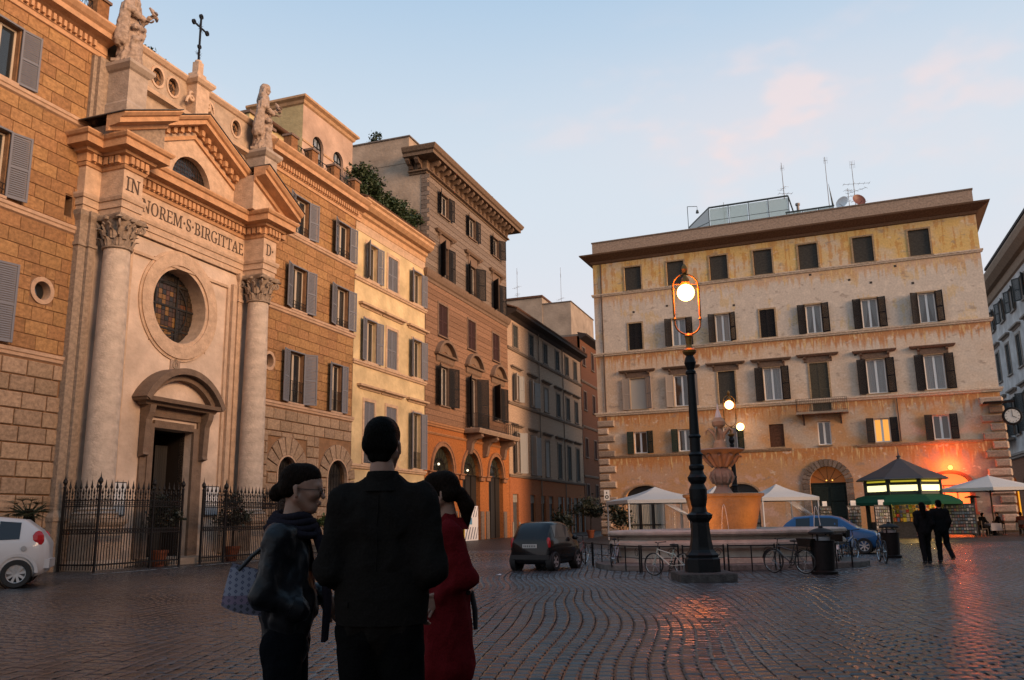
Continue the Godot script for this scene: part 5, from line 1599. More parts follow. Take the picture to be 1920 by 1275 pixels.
	var sl := put(t, "balcony", M("balcony_slab", Color(0.36, 0.29, 0.23)), Vector3(bx - 1.95, 9.32, 0.02), Vector3(bx + 1.95, 9.48, 1.0))
	var rl := MB.new()
	for seg in [[Vector3(bx - 1.9, 9.48, 0.1), Vector3(bx - 1.9, 9.48, 0.95)], [Vector3(bx - 1.9, 9.48, 0.95), Vector3(bx + 1.9, 9.48, 0.95)], [Vector3(bx + 1.9, 9.48, 0.95), Vector3(bx + 1.9, 9.48, 0.1)]]:
		var n := int(seg[0].distance_to(seg[1]) / 0.14)
		for k in n + 1:
			var p: Vector3 = seg[0].lerp(seg[1], k / float(n))
			rl.bar(p, p + Vector3.UP * 1.05, 0.012)
		for y in [0.08, 0.9, 1.05]: rl.bar(seg[0] + Vector3.UP * y, seg[1] + Vector3.UP * y, 0.02)
	part(sl, "railing", rl, M("rust_iron", Color(0.07, 0.045, 0.035), 0.7, "plain"))
	for s in [-1, 1]:
		var bk := MB.new()
		bk.x = Transform3D(Basis(Vector3(0, 0, 1), Vector3.UP, Vector3(-1, 0, 0)), Vector3(bx + s * 1.4, 0, 0))
		bk.prism([Vector2(0.0, 9.32), Vector2(0.85, 9.32), Vector2(0.2, 8.9), Vector2(0.0, 8.5)], 0, 0.12)
		part(sl, "bracket", bk, M("rust_iron", Color(0.07, 0.045, 0.035), 0.7, "plain"))
	var dpp := MB.new()
	dpp.bar(Vector3(24.15, 6.9, 0.08), Vector3(24.15, 10.2, 0.08), 0.05, 6); dpp.bar(Vector3(0.75, 9.9, 0.08), Vector3(0.75, 24.2, 0.08), 0.055, 6)
	part(t, "drainpipe", dpp, M("rust_iron", Color(0.07, 0.045, 0.035), 0.7, "plain"))
	# great arched door with stone voussoirs
	var vs := []
	for k in 4:
		var v := 0.8 + 0.13 * k
		vs.append(M("vous%d" % k, Color(0.24 * v, 0.185 * v, 0.15 * v), 0.9, "rough"))
	for k in 15:
		var v := MB.new()
		v.ring(Vector3.ZERO, 1.33, 1.9, 0.003, 0.14, PI * k / 15 + 0.02, PI * (k + 1) / 15 - 0.02, 3)
		part(t, "voussoir", v, vs[(k * 7) % 4], Transform3D(Basis(), Vector3(dx, 3.88, 0)))
	for s in [-1, 1]:
		for k in 9:
			var v := MB.new()
			v.block(Vector3.ZERO, 0.56, 0.41, 0.13, 0.02)
			part(t, "jamb_block", v, vs[(k * 3 + s + 1) % 4], Transform3D(Basis(), Vector3(dx + s * 1.61, 0.215 + k * 0.43, 0.003)))
	var dgreen := M("door_green", Color(0.022, 0.032, 0.026), 0.65, "rough")
	var dr := MB.new()
	for s in [-1, 1]:
		for k in 3:
			dr.block(Vector3(s * 0.66, 0.62 + k * 1.2, 0), 1.12, 1.1, 0.06, 0.03)
	dr.span(Vector3(-1.32, 0.0, -0.05), Vector3(1.32, 3.9, 0.0))
	var door := part(t, "door", dr, dgreen, Transform3D(Basis(), Vector3(dx, 0.02, -0.4)))
	var fl := MB.new()
	fl.ring(Vector3(0, 3.88, 0), 0, 1.31, -0.05, -0.02, 0, PI, 20)
	part(door, "fanlight", fl, glow("fanlight", Color(0.55, 0.3, 0.08), 0.25))
	var fb := MB.new()
	fb.bar(Vector3(-1.3, 3.88, 0.03), Vector3(1.3, 3.88, 0.03), 0.06)
	for k in 5: fb.bar(Vector3(0, 3.88, 0.02), Vector3(cos(PI * (k + 1) / 6) * 1.3, 3.88 + sin(PI * (k + 1) / 6) * 1.3, 0.02), 0.02)
	part(door, "fanlight_bars", fb, dgreen)
	for k in 2:
		part(door, "door_lamp", lamp_ball(0.05), glow("door_lamp", Color(1.0, 0.75, 0.35), 2.0), Transform3D(Basis(), Vector3(-0.1 + k * 0.45, 4.1, 0.05)))
	# the other ground floor openings
	for a in [arches[1], arches[2]]:
		var cx: float = (a[0] + a[2]) / 2
		var ar := MB.new()
		ar.ring(Vector3(cx, a[3] - a[4], 0), (a[2] - a[0]) / 2, (a[2] - a[0]) / 2 + 0.2, 0.0, 0.05, 0, PI, 18, a[4] / ((a[2] - a[0]) / 2))
		part(t, "arch_moulding", ar, M("right_trim2", Color(0.42, 0.29, 0.19), 0.9, "rough"))
		var sh := MB.new()
		sh.span(Vector3(a[0], 0.02, -0.42), Vector3(a[2], a[3], -0.4))
		var shop := part(t, "shop_front", sh, M("shop_dark", Color(0.015, 0.014, 0.013), 0.4, "plain"))
		for k in 3:
			var xx: float = lerpf(a[0], a[2], (k + 0.5) / 3)
			part(shop, "curtain", drape_mesh((a[2] - a[0]) / 3 - 0.25, 2.4), M("shop_curtain", Color(0.36, 0.33, 0.27), 0.9, "plain"), Transform3D(Basis(), Vector3(xx, 0.2, -0.36)))
		var fr := MB.new()
		for k in 4: fr.bar(Vector3(lerpf(a[0] + 0.05, a[2] - 0.05, k / 3.0), 0.02, -0.3), Vector3(lerpf(a[0] + 0.05, a[2] - 0.05, k / 3.0), 2.95, -0.3), 0.06)
		for y in [0.9, 2.95]: fr.bar(Vector3(a[0], y, -0.3), Vector3(a[2], y, -0.3), 0.06)
		part(shop, "shop_frame", fr, M("shop_dark", Color(0.015, 0.014, 0.013), 0.4, "plain"))
	for a in [arches[4], arches[5]]:
		put(t, "door", dgreen, Vector3(a[0], 0.02, -0.4), Vector3(a[2], a[3], -0.35))
	# restaurant window glowing orange, with its hood and lamp
	var ra = arches[3]
	var rcx: float = (ra[0] + ra[2]) / 2
	var rw := MB.new()
	rw.ring(Vector3(rcx, ra[3] - 0.85, 0), 1.32, 1.6, 0.0, 0.35, 0.0, PI, 18, 0.66)
	for s in [-1, 1]: rw.span(Vector3(rcx + s * 1.44 - 0.14, 1.5, 0.003), Vector3(rcx + s * 1.44 + 0.14, ra[3] - 0.85, 0.2))
	rw.span(Vector3(rcx - 1.7, 1.3, 0.003), Vector3(rcx + 1.7, 1.5, 0.4))
	var rest := part(t, "restaurant_window", rw, M("red_wood", Color(0.32, 0.07, 0.03), 0.6))
	put(rest, "lit_room", glow("restaurant", Color(1.0, 0.58, 0.30), 0.85), Vector3(ra[0], 1.5, -0.46), Vector3(ra[2], ra[3], -0.43))
	var mul := MB.new()
	for k in 4: mul.bar(Vector3(lerpf(ra[0], ra[2], k / 3.0), 1.5, -0.3), Vector3(lerpf(ra[0], ra[2], k / 3.0), 3.5, -0.3), 0.05)
	mul.bar(Vector3(ra[0], 3.45, -0.3), Vector3(ra[2], 3.45, -0.3), 0.06)
	part(rest, "window_bars", mul, M("red_wood", Color(0.32, 0.07, 0.03), 0.6))
	part(rest, "lamp_globe", lamp_ball(0.16), glow("restaurant_lamp", Color(1.0, 0.55, 0.25), 5.0), Transform3D(Basis(), Vector3(rcx + 0.1, 4.75, 0.55)))
	omni(rest, Vector3(rcx + 0.1, 4.75, 0.55), Color(1.0, 0.40, 0.15), 14.0, 0.16)
	omni(rest, Vector3(rcx, 2.7, 0.7), Color(1.0, 0.42, 0.16), 4.0, 0.5)
	# rusticated corner stones
	var qs := []
	for k in 5:
		var v := 0.75 + 0.12 * k
		qs.append(M("quoin%d" % k, Color(0.46 * v, 0.36 * v, 0.285 * v), 0.92, "rough"))
	for side in 2:
		for k in 15:
			var wd: float = 1.55 if k % 2 == 0 else 1.0
			var hgt := 0.66
			var b := MB.new()
			b.block(Vector3(0, 0, 0), wd, hgt - 0.1, 0.2, 0.09)
			var xx: float = wd / 2 - 0.1 if side == 0 else W - wd / 2 + 0.1
			part(t, "corner_stone", b, qs[(k * 3 + side) % 5], Transform3D(Basis(), Vector3(xx, 0.35 + k * hgt, 0.002)))
			var b2 := MB.new()
			b2.block(Vector3(0, 0, 0), 0.9, hgt - 0.1, 0.18, 0.09)
			part(t, "corner_stone", b2, qs[(k * 2 + side) % 5], Transform3D(Basis(Vector3.UP, -PI / 2 if side == 0 else PI / 2), Vector3(0 if side == 0 else W, 0.35 + k * hgt, -0.5)))
	put(t, "name_plate", M("white_plate", Color(0.7, 0.68, 0.64), 0.4, "plain"), Vector3(29.6 - 0.2, 3.45, 0.01), Vector3(29.6 + 0.25, 3.75, 0.04))
	for k in 12:
		var hx := rng.randf_range(1, 30); var hy: float = [19.4, 13.2, 18.9, 20.2][k % 4] + rng.randf()
		if not in_open(opens, hx, hy):
			put(t, "putlog_hole", M("hole", Color(0.05, 0.04, 0.035), 0.9, "plain"), Vector3(hx - 0.1, hy - 0.09, 0.001), Vector3(hx + 0.1, hy + 0.09, 0.012))
	# wall lantern on an iron arm
	var wl := thing("wall_lantern", "glowing orange globe lantern on an iron wall arm under the weathered palazzo's first ledge", "wall lamp", FR * Transform3D(Basis(), Vector3(11.4, 8.6, 0)), "glowing street lamps")
	var ab := MB.new()
	ab.tube([Vector3(0, -0.1, 0.02), Vector3(0.1, 0.25, 0.4), Vector3(0.3, 0.35, 0.9), Vector3(0.47, 0.25, 1.2)], [0.04, 0.035, 0.03, 0.03], 6, true)
	ab.bar(Vector3(0, -0.3, 0.03), Vector3(0, 0.2, 0.03), 0.05)
	part(wl, "arm", ab, M("lamp_iron", Color(0.012, 0.012, 0.013), 0.5, "metal"))
	part(wl, "globe", lamp_ball(0.3), glow("globe", Color(1.0, 0.72, 0.40), 14.0), Transform3D(Basis(), Vector3(0.47, -0.02, 1.2)))
	omni(wl, Vector3(0.47, -0.02, 1.2), Color(1.0, 0.50, 0.16), 40.0, 0.28)
	# lantern on the side-street wall
	var sl2 := thing("wall_lantern", "wall lantern lighting the side street round the palazzo's left corner", "wall lamp", FR * Transform3D(Basis(), Vector3(-0.45, 6.2, -7.0)), "glowing street lamps")
	var ab2 := MB.new()
	ab2.tube([Vector3(0, 0, 0), Vector3(-0.4, 0.2, 0), Vector3(-0.8, 0.1, 0)], [0.04, 0.03, 0.03], 6, true)
	part(sl2, "arm", ab2, M("lamp_iron", Color(0.012, 0.012, 0.013), 0.5, "metal"))
	part(sl2, "globe", lamp_ball(0.2), glow("globe", Color(1.0, 0.72, 0.40), 14.0), Transform3D(Basis(), Vector3(-0.8, -0.1, 0)))
	omni(sl2, Vector3(-0.8, -0.1, 0), Color(1.0, 0.36, 0.10), 24.0, 0.19)
	# corner clock with a small canopy
	var ck := thing("corner_clock", "round street clock on an iron bracket at the palazzo's right corner", "clock", FR * Transform3D(Basis(), Vector3(30.9, 8.3, 0.0)))
	var cc := MB.new()
	cc.x = Transform3D(Basis(Vector3.RIGHT, PI / 2), Vector3(0.35, 0, 0.7))
	cc.lathe([Vector2(0.0, -0.13), Vector2(0.62, -0.13), Vector2(0.66, -0.06), Vector2(0.66, 0.06), Vector2(0.62, 0.13), Vector2(0, 0.13)], 32)
	part(ck, "case", cc, M("lamp_iron", Color(0.012, 0.012, 0.013), 0.5, "metal"))
	var cf := MB.new()
	cf.x = Transform3D(Basis(Vector3.RIGHT, PI / 2), Vector3(0.35, 0, 0.7))
	cf.lathe([Vector2(0.0, 0.135), Vector2(0.5, 0.135)], 32)
	var face := part(ck, "dial", cf, M("dial", Color(0.5, 0.5, 0.48), 0.5, "plain"))
	var hd := MB.new()
	for k in 12:
		var a := TAU * k / 12
		hd.box(Vector3(0.35 + cos(a) * 0.42, sin(a) * 0.42, 0.85), Vector3(0.09, 0.03, 0.01), Basis(Vector3.BACK, a))
	hd.box(Vector3(0.35, 0.17, 0.853), Vector3(0.035, 0.36, 0.01)); hd.box(Vector3(0.47, -0.07, 0.855), Vector3(0.3, 0.04, 0.01), Basis(Vector3.BACK, -0.5))
	part(face, "hands", hd, M("lead", Color(0.012, 0.011, 0.01), 0.6, "plain"))
	var br := MB.new()
	br.bar(Vector3(-0.3, 0.1, 0.05), Vector3(0.35, 0.1, 0.68), 0.04); br.bar(Vector3(0.35, -0.66, 0.7), Vector3(0.35, -1.3, 0.7), 0.03, 6)
	br.span(Vector3(-1.4, 1.05, 0.25), Vector3(0.6, 1.12, 1.3))
	br.bar(Vector3(-1.2, 1.05, 0.3), Vector3(-1.2, 1.05, 0.0), 0.03); br.bar(Vector3(0.2, 1.05, 0.3), Vector3(-0.2, 1.05, 0.0), 0.03)
	part(ck, "bracket", br, M("lamp_iron", Color(0.012, 0.012, 0.013), 0.5, "metal"))
	build_roof_things()

func aerial(label, u, h0, h1, z, bars, dish := "") -> Node3D:
	var t := thing("aerial", label, "aerial", FR * Transform3D(Basis(), Vector3(u, h0, z)), "roof aerials")
	var m := MB.new()
	var steel := M("aerial_steel", Color(0.12, 0.11, 0.11), 0.5, "plain")
	m.tube([Vector3.ZERO, Vector3(-0.02, h1 - h0, 0)], [0.035, 0.02], 6, true)
	part(t, "mast", m, steel)
	var e := MB.new()
	for b in bars:
		var y: float = b[0] * (h1 - h0)
		var ba := Basis(Vector3.UP, b[3])
		var l: float = b[1]
		e.bar(Vector3(0, y, 0) - ba.x * l * 0.4, Vector3(0, y, 0) + ba.x * l * 0.6, 0.015)
		for k in int(b[2]):
			var c := Vector3(0, y, 0) + ba.x * l * (-0.38 + 0.96 * k / maxf(1, b[2] - 1))
			if b[4] > 0: e.bar(c - Vector3.UP * b[4], c + Vector3.UP * b[4], 0.01)
			else: e.bar(c - ba.z * 0.3, c + ba.z * 0.3, 0.01)
	part(t, "elements", e, steel)
	return t
func build_roof_things():
	# glazed roof terrace with green netting
	var t := thing("roof_terrace_screen", "glazed green roof terrace screen on the weathered palazzo", "glass screen", FR * Transform3D(Basis(), Vector3(8.0, 25.1, -2.2)))
	var fr := M("green_frame", Color(0.03, 0.045, 0.045), 0.5, "plain")
	var gl := glass("green_glass", Color(0.30, 0.42, 0.40), 0.55, 0.1)
	var xs := [2.0, 3.75, 5.5, 7.2, 8.9]
	var f := MB.new()
	for x in xs: f.bar(Vector3(x, 0, 0), Vector3(x, 3.75, 0), 0.05)
	f.bar(Vector3(2.0, 3.75, 0), Vector3(8.9, 3.75, 0), 0.09); f.bar(Vector3(2.0, 2.5, 0.0), Vector3(8.9, 2.5, 0.0), 0.025)
	f.bar(Vector3(2.0, 3.75, 0), Vector3(0.0, 2.35, -0.6), 0.05); f.bar(Vector3(0, 0, -0.6), Vector3(0, 4.4, -0.6), 0.035); f.bar(Vector3(0, 4.4, -0.6), Vector3(0.9, 4.25, -0.5), 0.03)
	f.bar(Vector3(8.9, 3.75, 0), Vector3(9.2, 2.6, -2.0), 0.07); f.bar(Vector3(0.0, 2.0, -0.6), Vector3(2.0, 2.4, 0.0), 0.03)
	f.bar(Vector3(0.9, 4.25, -0.5), Vector3(0.9, 3.95, -0.5), 0.02); f.lathe([Vector2(0.15, 3.6), Vector2(0.1, 3.85), Vector2(0.02, 3.95)], 8, Vector3(0.9, 0, -0.5))
	part(t, "frame", f, fr)
	for i in 4:
		part(t, "pane", quad_mesh(1.6, 3.4), gl, Transform3D(Basis(), Vector3((xs[i] + xs[i + 1]) / 2, 0.2, 0)))
	var nt := MB.new()
	nt.quad(Vector3(0, 0, -0.6), Vector3(2.0, 0, 0), Vector3(2.0, 3.7, 0), Vector3(0, 2.35, -0.6))
	part(t, "netting", nt, glass("netting", Color(0.10, 0.12, 0.12), 0.75, 0.8))
	var aw := MB.new()
	aw.prism([Vector2(3.1, 1.3), Vector2(5.2, 2.0), Vector2(6.6, 1.95), Vector2(8.6, 1.2), Vector2(8.6, 0.3), Vector2(3.1, 0.3)], -2.4, -0.4)
	part(t, "awning", aw, M("white_cloth", Color(0.7, 0.7, 0.68), 0.9, "cloth"))
	var t2 := thing("roof_glass_lean_to", "low glazed lean-to beside the taller green roof terrace screen", "glass screen", FR * Transform3D(Basis(), Vector3(16.7, 25.1, -1.8)))
	f = MB.new()
	for x in [0.0, 1.3, 2.6, 3.8]: f.bar(Vector3(x, 0, 0), Vector3(x, 2.1, 0), 0.05)
	f.bar(Vector3(-0.1, 2.1, 0), Vector3(3.9, 2.1, 0), 0.08); f.bar(Vector3(3.8, 2.1, 0), Vector3(3.6, 4.2, -0.2), 0.09, 5, 0.01)
	part(t2, "frame", f, fr)
	for x in [0.65, 1.95, 3.2]: part(t2, "pane", quad_mesh(1.15, 2.0), gl, Transform3D(Basis(), Vector3(x, 0.05, 0)))
	var ch := thing("roof_flue", "thin steel flue pipe behind the roof terrace", "chimney", FR * Transform3D(Basis(), Vector3(17.6, 25.1, -3)))
	var cm := MB.new()
	cm.lathe([Vector2(0.12, 0), Vector2(0.12, 3.0), Vector2(0.2, 3.02), Vector2(0.2, 3.2), Vector2(0, 3.24)], 10)
	part(ch, "pipe", cm, M("flue", Color(0.2, 0.18, 0.17), 0.4, "plain"))
	aerial("tall thin aerial standing beside the glazed roof terrace", 16.6, 28.6, 32.0, -2.2, [[0.15, 1.2, 4, 0.4, 0.0], [0.85, 0.3, 3, 0.2, 0.25], [0.3, 0.9, 3, 2.2, 0.0]])
	aerial("small comb aerial behind the glazed roof terrace", 11.0, 25.1, 30.2, -5.0, [[0.88, 1.0, 5, 0.1, 0.4], [0.8, 0.8, 3, 1.6, 0.0]])
	aerial("tall bare mast aerial rising behind the lean-to", 20.2, 25.1, 32.0, -2.5, [[0.95, 0.3, 3, 0.1, 0.3], [0.2, 1.2, 4, 0.3, 0.0]])
	aerial("tall many-armed aerial above the satellite dishes", 22.3, 25.1, 31.2, -2.5, [[0.95, 0.4, 4, 0.1, 0.35], [0.66, 2.2, 6, 0.25, 0.0], [0.55, 1.8, 5, -0.5, 0.0], [0.4, 1.6, 5, 0.6, 0.0], [0.3, 2.0, 5, -0.2, 0.0]])
	aerial("short aerial next to the many-armed aerial", 21.8, 25.1, 29.0, -3.0, [[0.95, 0.7, 4, 0.6, 0.0], [0.8, 0.9, 4, -0.3, 0.0]])
	for d in [[21.3, Color(0.62, 0.62, 0.6), "white satellite dish", -0.5], [22.5, Color(0.13, 0.045, 0.03), "dark red satellite dish", 0.5]]:
		var sd := thing("satellite_dish", d[2] + " on the palazzo parapet", "satellite dish", FR * Transform3D(Basis(), Vector3(d[0], 25.1, -1.2)))
		var s := MB.new()
		s.x = Transform3D(Basis(Vector3.UP, d[3]) * Basis(Vector3.RIGHT, 1.25), Vector3(0, 2.0, 0))
		s.lathe([Vector2(0, 0), Vector2(0.2, 0.02), Vector2(0.4, 0.08), Vector2(0.56, 0.17)], 20)
		part(sd, "dish", s, M(d[2], d[1], 0.5, "plain"))
		var p := MB.new()
		p.bar(Vector3.ZERO, Vector3(0, 1.9, -0.05), 0.04, 6); p.bar(Vector3(0, 1.7, 0.0), Basis(Vector3.UP, d[3]) * Vector3(0, 0.05, 0.65) + Vector3(0, 1.75, 0), 0.02)
		part(sd, "mount", p, M("aerial_steel", Color(0.12, 0.11, 0.11), 0.5, "plain"))
	for a in [[100.5, 27.0, 33.5, "thin aerial on the gable roofs beside the weathered palazzo"], [103.5, 23.2, 33.8, "taller bare aerial on the reddish corner house"]]:
		var al := aerial(a[3], 0, 0, a[2] - a[1], 0, [[0.9, 0.3, 3, 0.1, 0.25], [0.6, 1.4, 4, 0.9, 0.0], [0.45, 1.2, 4, 0.5, 0.0]])
		al.transform = FL * Transform3D(Basis(), Vector3(a[0], a[1], -9.0 if a[0] < 102 else -4.0))

func build_white():
	# x runs towards the camera here: x = 0 is the far end of what shows
	var t := thing("white_palazzo", "pale grey-white palazzo with brown cornice across the street from the weathered palazzo's corner", "building", FW)
	var wm := M("white_plaster", Color(0.74, 0.72, 0.70), 0.9, "plaster")
	var trim := M("white_trim", Color(0.40, 0.34, 0.29))
	var shut := M("green_grey_shutter", Color(0.075, 0.08, 0.08), 0.7, "plain")
	var opens := []; var wins := []
	for k in 6:
		var x: float = -2.4 + k * 4.2
		wins.append([x, 16.6, 1.2, 1.7, 3]); wins.append([x + 0.1, 12.1, 1.4, 2.5, 2]); wins.append([x, 7.2, 1.3, 2.9, 1])
	for w in wins: opens.append([w[0] - w[2] / 2, w[1], w[0] + w[2] / 2, w[1] + w[3], 0.0])
	var mb := MB.new()
	wall(mb, -14, 24, 5.4, 19.2, opens)
	part(t, "wall", mb, wm)
	var dop := []
	for k in 6: dop.append([-3.4 + k * 4.2, 0.0, -1.2 + k * 4.2, 3.9, 1.1])
	mb = MB.new()
	wall(mb, -14, 24, 0, 5.4, dop)
	part(t, "ground_floor_wall", mb, M("salmon_plaster", Color(0.36, 0.17, 0.10), 0.9, "rough"))
	for i in dop.size():
		var d = dop[i]
		put(t, "door", glow("lit_door", Color(1.0, 0.65, 0.15), 0.9) if i == 1 else M("dark_door", Color(0.03, 0.028, 0.026), 0.7), Vector3(d[0], 0.02, -0.34), Vector3(d[2], 3.9, -0.3))
	shell(t, -14, 24, 20.0, 10.0, wm, M("roof_slab", Color(0.2, 0.17, 0.15)))
	for w in wins:
		var o := {"shut": shut, "sm": trim, "surround": 0.16, "sw": 0.66, "ang": [0.25, 0.25], "closed": w[4] == 2}
		if w[4] < 3: o.hood = "flat"; o.hoody = 0.5
		window(t, w[0], w[1], w[2], w[3], o)
	ledge(t, "string_course", -13.9, 23.9, 5.3, 0.5, 0.3, trim)
	var c := MB.new()
	c.mold([Vector2(0, 19.0), Vector2(0.15, 19.1), Vector2(0.2, 19.7), Vector2(0.5, 19.8), Vector2(0.9, 20.2), Vector2(1.0, 20.6), Vector2(1.0, 20.75), Vector2(-0.4, 20.9)], [Vector2(-14, 0.002), Vector2(24, 0.002)])
	part(t, "cornice", c, M("white_cornice", Color(0.36, 0.25, 0.17)))
	var at2 := MB.new()
	at2.span(Vector3(1.5, 20.3, -6), Vector3(24, 22.4, -0.9))
	part(t, "attic", at2, wm)
	var rf := MB.new()
	rf.span(Vector3(0.6, 22.41, -6.5), Vector3(24.5, 22.62, -0.1))
	part(t, "attic_roof", rf, M("eaves_wood", Color(0.05, 0.035, 0.03)))
	for k in 8: put(t, "attic_window", glass("glass_sky", Color(0.25, 0.29, 0.34), 0.8, 0.1), Vector3(2.2 + k * 2.6, 20.95, -0.9), Vector3(3.7 + k * 2.6, 22.2, -0.87))
	var bl := put(t, "balcony", trim, Vector3(0.5, 6.9, 0.02), Vector3(4.5, 7.1, 1.1))
	var rl := MB.new()
	for k in 24: rl.bar(Vector3(0.55 + k * 0.17, 7.1, 1.05), Vector3(0.55 + k * 0.17, 8.1, 1.05), 0.02)
	rl.bar(Vector3(0.5, 8.1, 1.05), Vector3(4.5, 8.1, 1.05), 0.04); rl.bar(Vector3(0.5, 8.1, 1.05), Vector3(0.5, 8.1, 0.05), 0.04); rl.bar(Vector3(0.5, 7.1, 1.05), Vector3(0.5, 8.1, 1.05), 0.04)
	part(bl, "railing", rl, M("iron", Color(0.02, 0.018, 0.018), 0.5, "metal"))

# the great palazzo that closes the square beyond the camera's right shoulder; it keeps the low light off the paving
func build_great():
	var t := thing("great_palazzo", "great buff palazzo with rows of pedimented windows along the near side of the square", "building", Transform3D(Basis(Vector3(-0.3343, 0, 0.9425), Vector3.UP, Vector3(-0.9425, 0, -0.3343)), Vector3(20.73, 0, 7.35) + Vector3(0.3343, 0, -0.9425) * 42.0))
	var wm := M("great_plaster", Color(0.46, 0.37, 0.26), 0.9, "plaster"); var trim := M("great_trim", Color(0.5, 0.43, 0.34))
	var wins := []; var opens := []
	for k in 13:
		for r in [[2.4, 2.8], [8.0, 3.2], [13.4, 2.6]]: wins.append([3.8 + k * 7.0, r[0], 1.9, r[1]])
	for w in wins: opens.append([w[0] - w[2] / 2, w[1], w[0] + w[2] / 2, w[1] + w[3], 0.0])
	var mb := MB.new()
	wall(mb, 0, 92, 0, 17.8, opens)
	part(t, "wall", mb, wm)
	shell(t, 0, 92, 17.8, 16.0, wm, M("roof_slab", Color(0.2, 0.17, 0.15)))
	for w in wins: window(t, w[0], w[1], w[2], w[3], {"sm": trim, "surround": 0.3, "proud": 0.1, "hood": "flat", "hoodw": 0.9})
	for y in [6.6, 12.2]: ledge(t, "string_course", 0.01, 91.99, y, 0.6, 0.4, trim)
	var c := MB.new()
	c.mold([Vector2(0, 17.2), Vector2(0.2, 17.4), Vector2(0.5, 18.0), Vector2(1.4, 18.2), Vector2(1.6, 18.9), Vector2(-0.4, 19.1)], [Vector2(0, 0.002), Vector2(92, 0.002)])
	part(t, "cornice", c, trim)
func hand(mb: MB, wrist: Vector3, b: Basis, curl := 0.5, s := 1.0):
	# fingers point along -y of b, thumb to -z, back of the hand to +x
	var P := func(x: float, y: float, z: float) -> Vector3: return wrist + b * Vector3(x, y, z) * s
	var bn := []
	for z in [-0.026, -0.009, 0.009, 0.025]:
		bn.append([P.call(0, -0.01, z * 0.7), P.call(0, -0.085, z), 0.0155 * s, 0.0125 * s])
	bn.append([P.call(0, 0.03, 0), P.call(0, -0.03, 0), 0.024 * s, 0.022 * s])
	var ln := [0.07, 0.079, 0.073, 0.056]
	for i in 4:
		var z: float = [-0.03, -0.010, 0.010, 0.029][i]
		var p: Vector3 = P.call(0, -0.088, z)
		var a := curl * 0.5 + i * 0.08
		for k in 3:
			var l: float = ln[i] * [0.48, 0.3, 0.24][k]
			var q := p + b * Vector3(-sin(a) * l, -cos(a) * l, z * 0.08) * s
			bn.append([p, q, (0.0095 - 0.0008 * k) * s, (0.009 - 0.0008 * k) * s, Vector3.ONE, 0.004])
			p = q; a += curl * 0.55
	var t0: Vector3 = P.call(-0.004, -0.025, -0.028); var t1: Vector3 = P.call(-0.012, -0.06, -0.055); var t2: Vector3 = P.call(-0.018, -0.092, -0.06)
	bn.append([t0, t1, 0.014 * s, 0.0105 * s, Vector3.ONE, 0.008]); bn.append([t1, t2, 0.0105 * s, 0.0085 * s, Vector3.ONE, 0.004])
	sdf(mb, bn, 0.0048 * s, 0.010)
func head(mb: MB, at_: Transform3D, cell := 0.0055):
	var keep := mb.x
	mb.x = keep * at_
	var bn := [
		[Vector3(0, 0.04, 0.02), Vector3(0, 0.045, -0.02), 0.083, 0.078, Vector3(0.93, 1.1, 1.08)],
		[Vector3(0, -0.01, -0.045), Vector3(0, -0.07, -0.052), 0.060, 0.040, Vector3(1, 1, 0.95)],
		[Vector3(0, -0.088, -0.066), Vector3(0, -0.092, -0.066), 0.024, 0.022], [Vector3(0, 0.012, -0.100), Vector3(0, -0.026, -0.118), 0.008, 0.0125, Vector3.ONE, 0.014],
		[Vector3(-0.036, 0.026, -0.088), Vector3(0.036, 0.026, -0.088), 0.012, 0.012], [Vector3(-0.014, -0.054, -0.102), Vector3(0.014, -0.054, -0.102), 0.008, 0.008, Vector3.ONE, 0.008],
		[Vector3(-0.012, -0.064, -0.100), Vector3(0.012, -0.064, -0.100), 0.008, 0.008, Vector3.ONE, 0.006],
		[Vector3(0, -0.05, 0.02), Vector3(0, -0.18, 0.03), 0.052, 0.056]]
	for s in [-1, 1]:
		bn.append([Vector3(s * 0.055, -0.04, 0.0), Vector3(s * 0.02, -0.085, -0.052), 0.024, 0.02])
		bn.append([Vector3(s * 0.034, -0.018, -0.076), Vector3(s * 0.04, -0.02, -0.066), 0.02, 0.02])
		bn.append([Vector3(s * 0.082, 0.012, 0.012), Vector3(s * 0.084, -0.028, 0.004), 0.013, 0.009, Vector3(0.6, 1, 1), 0.008])
	sdf(mb, bn, cell, 0.022)
	mb.x = keep
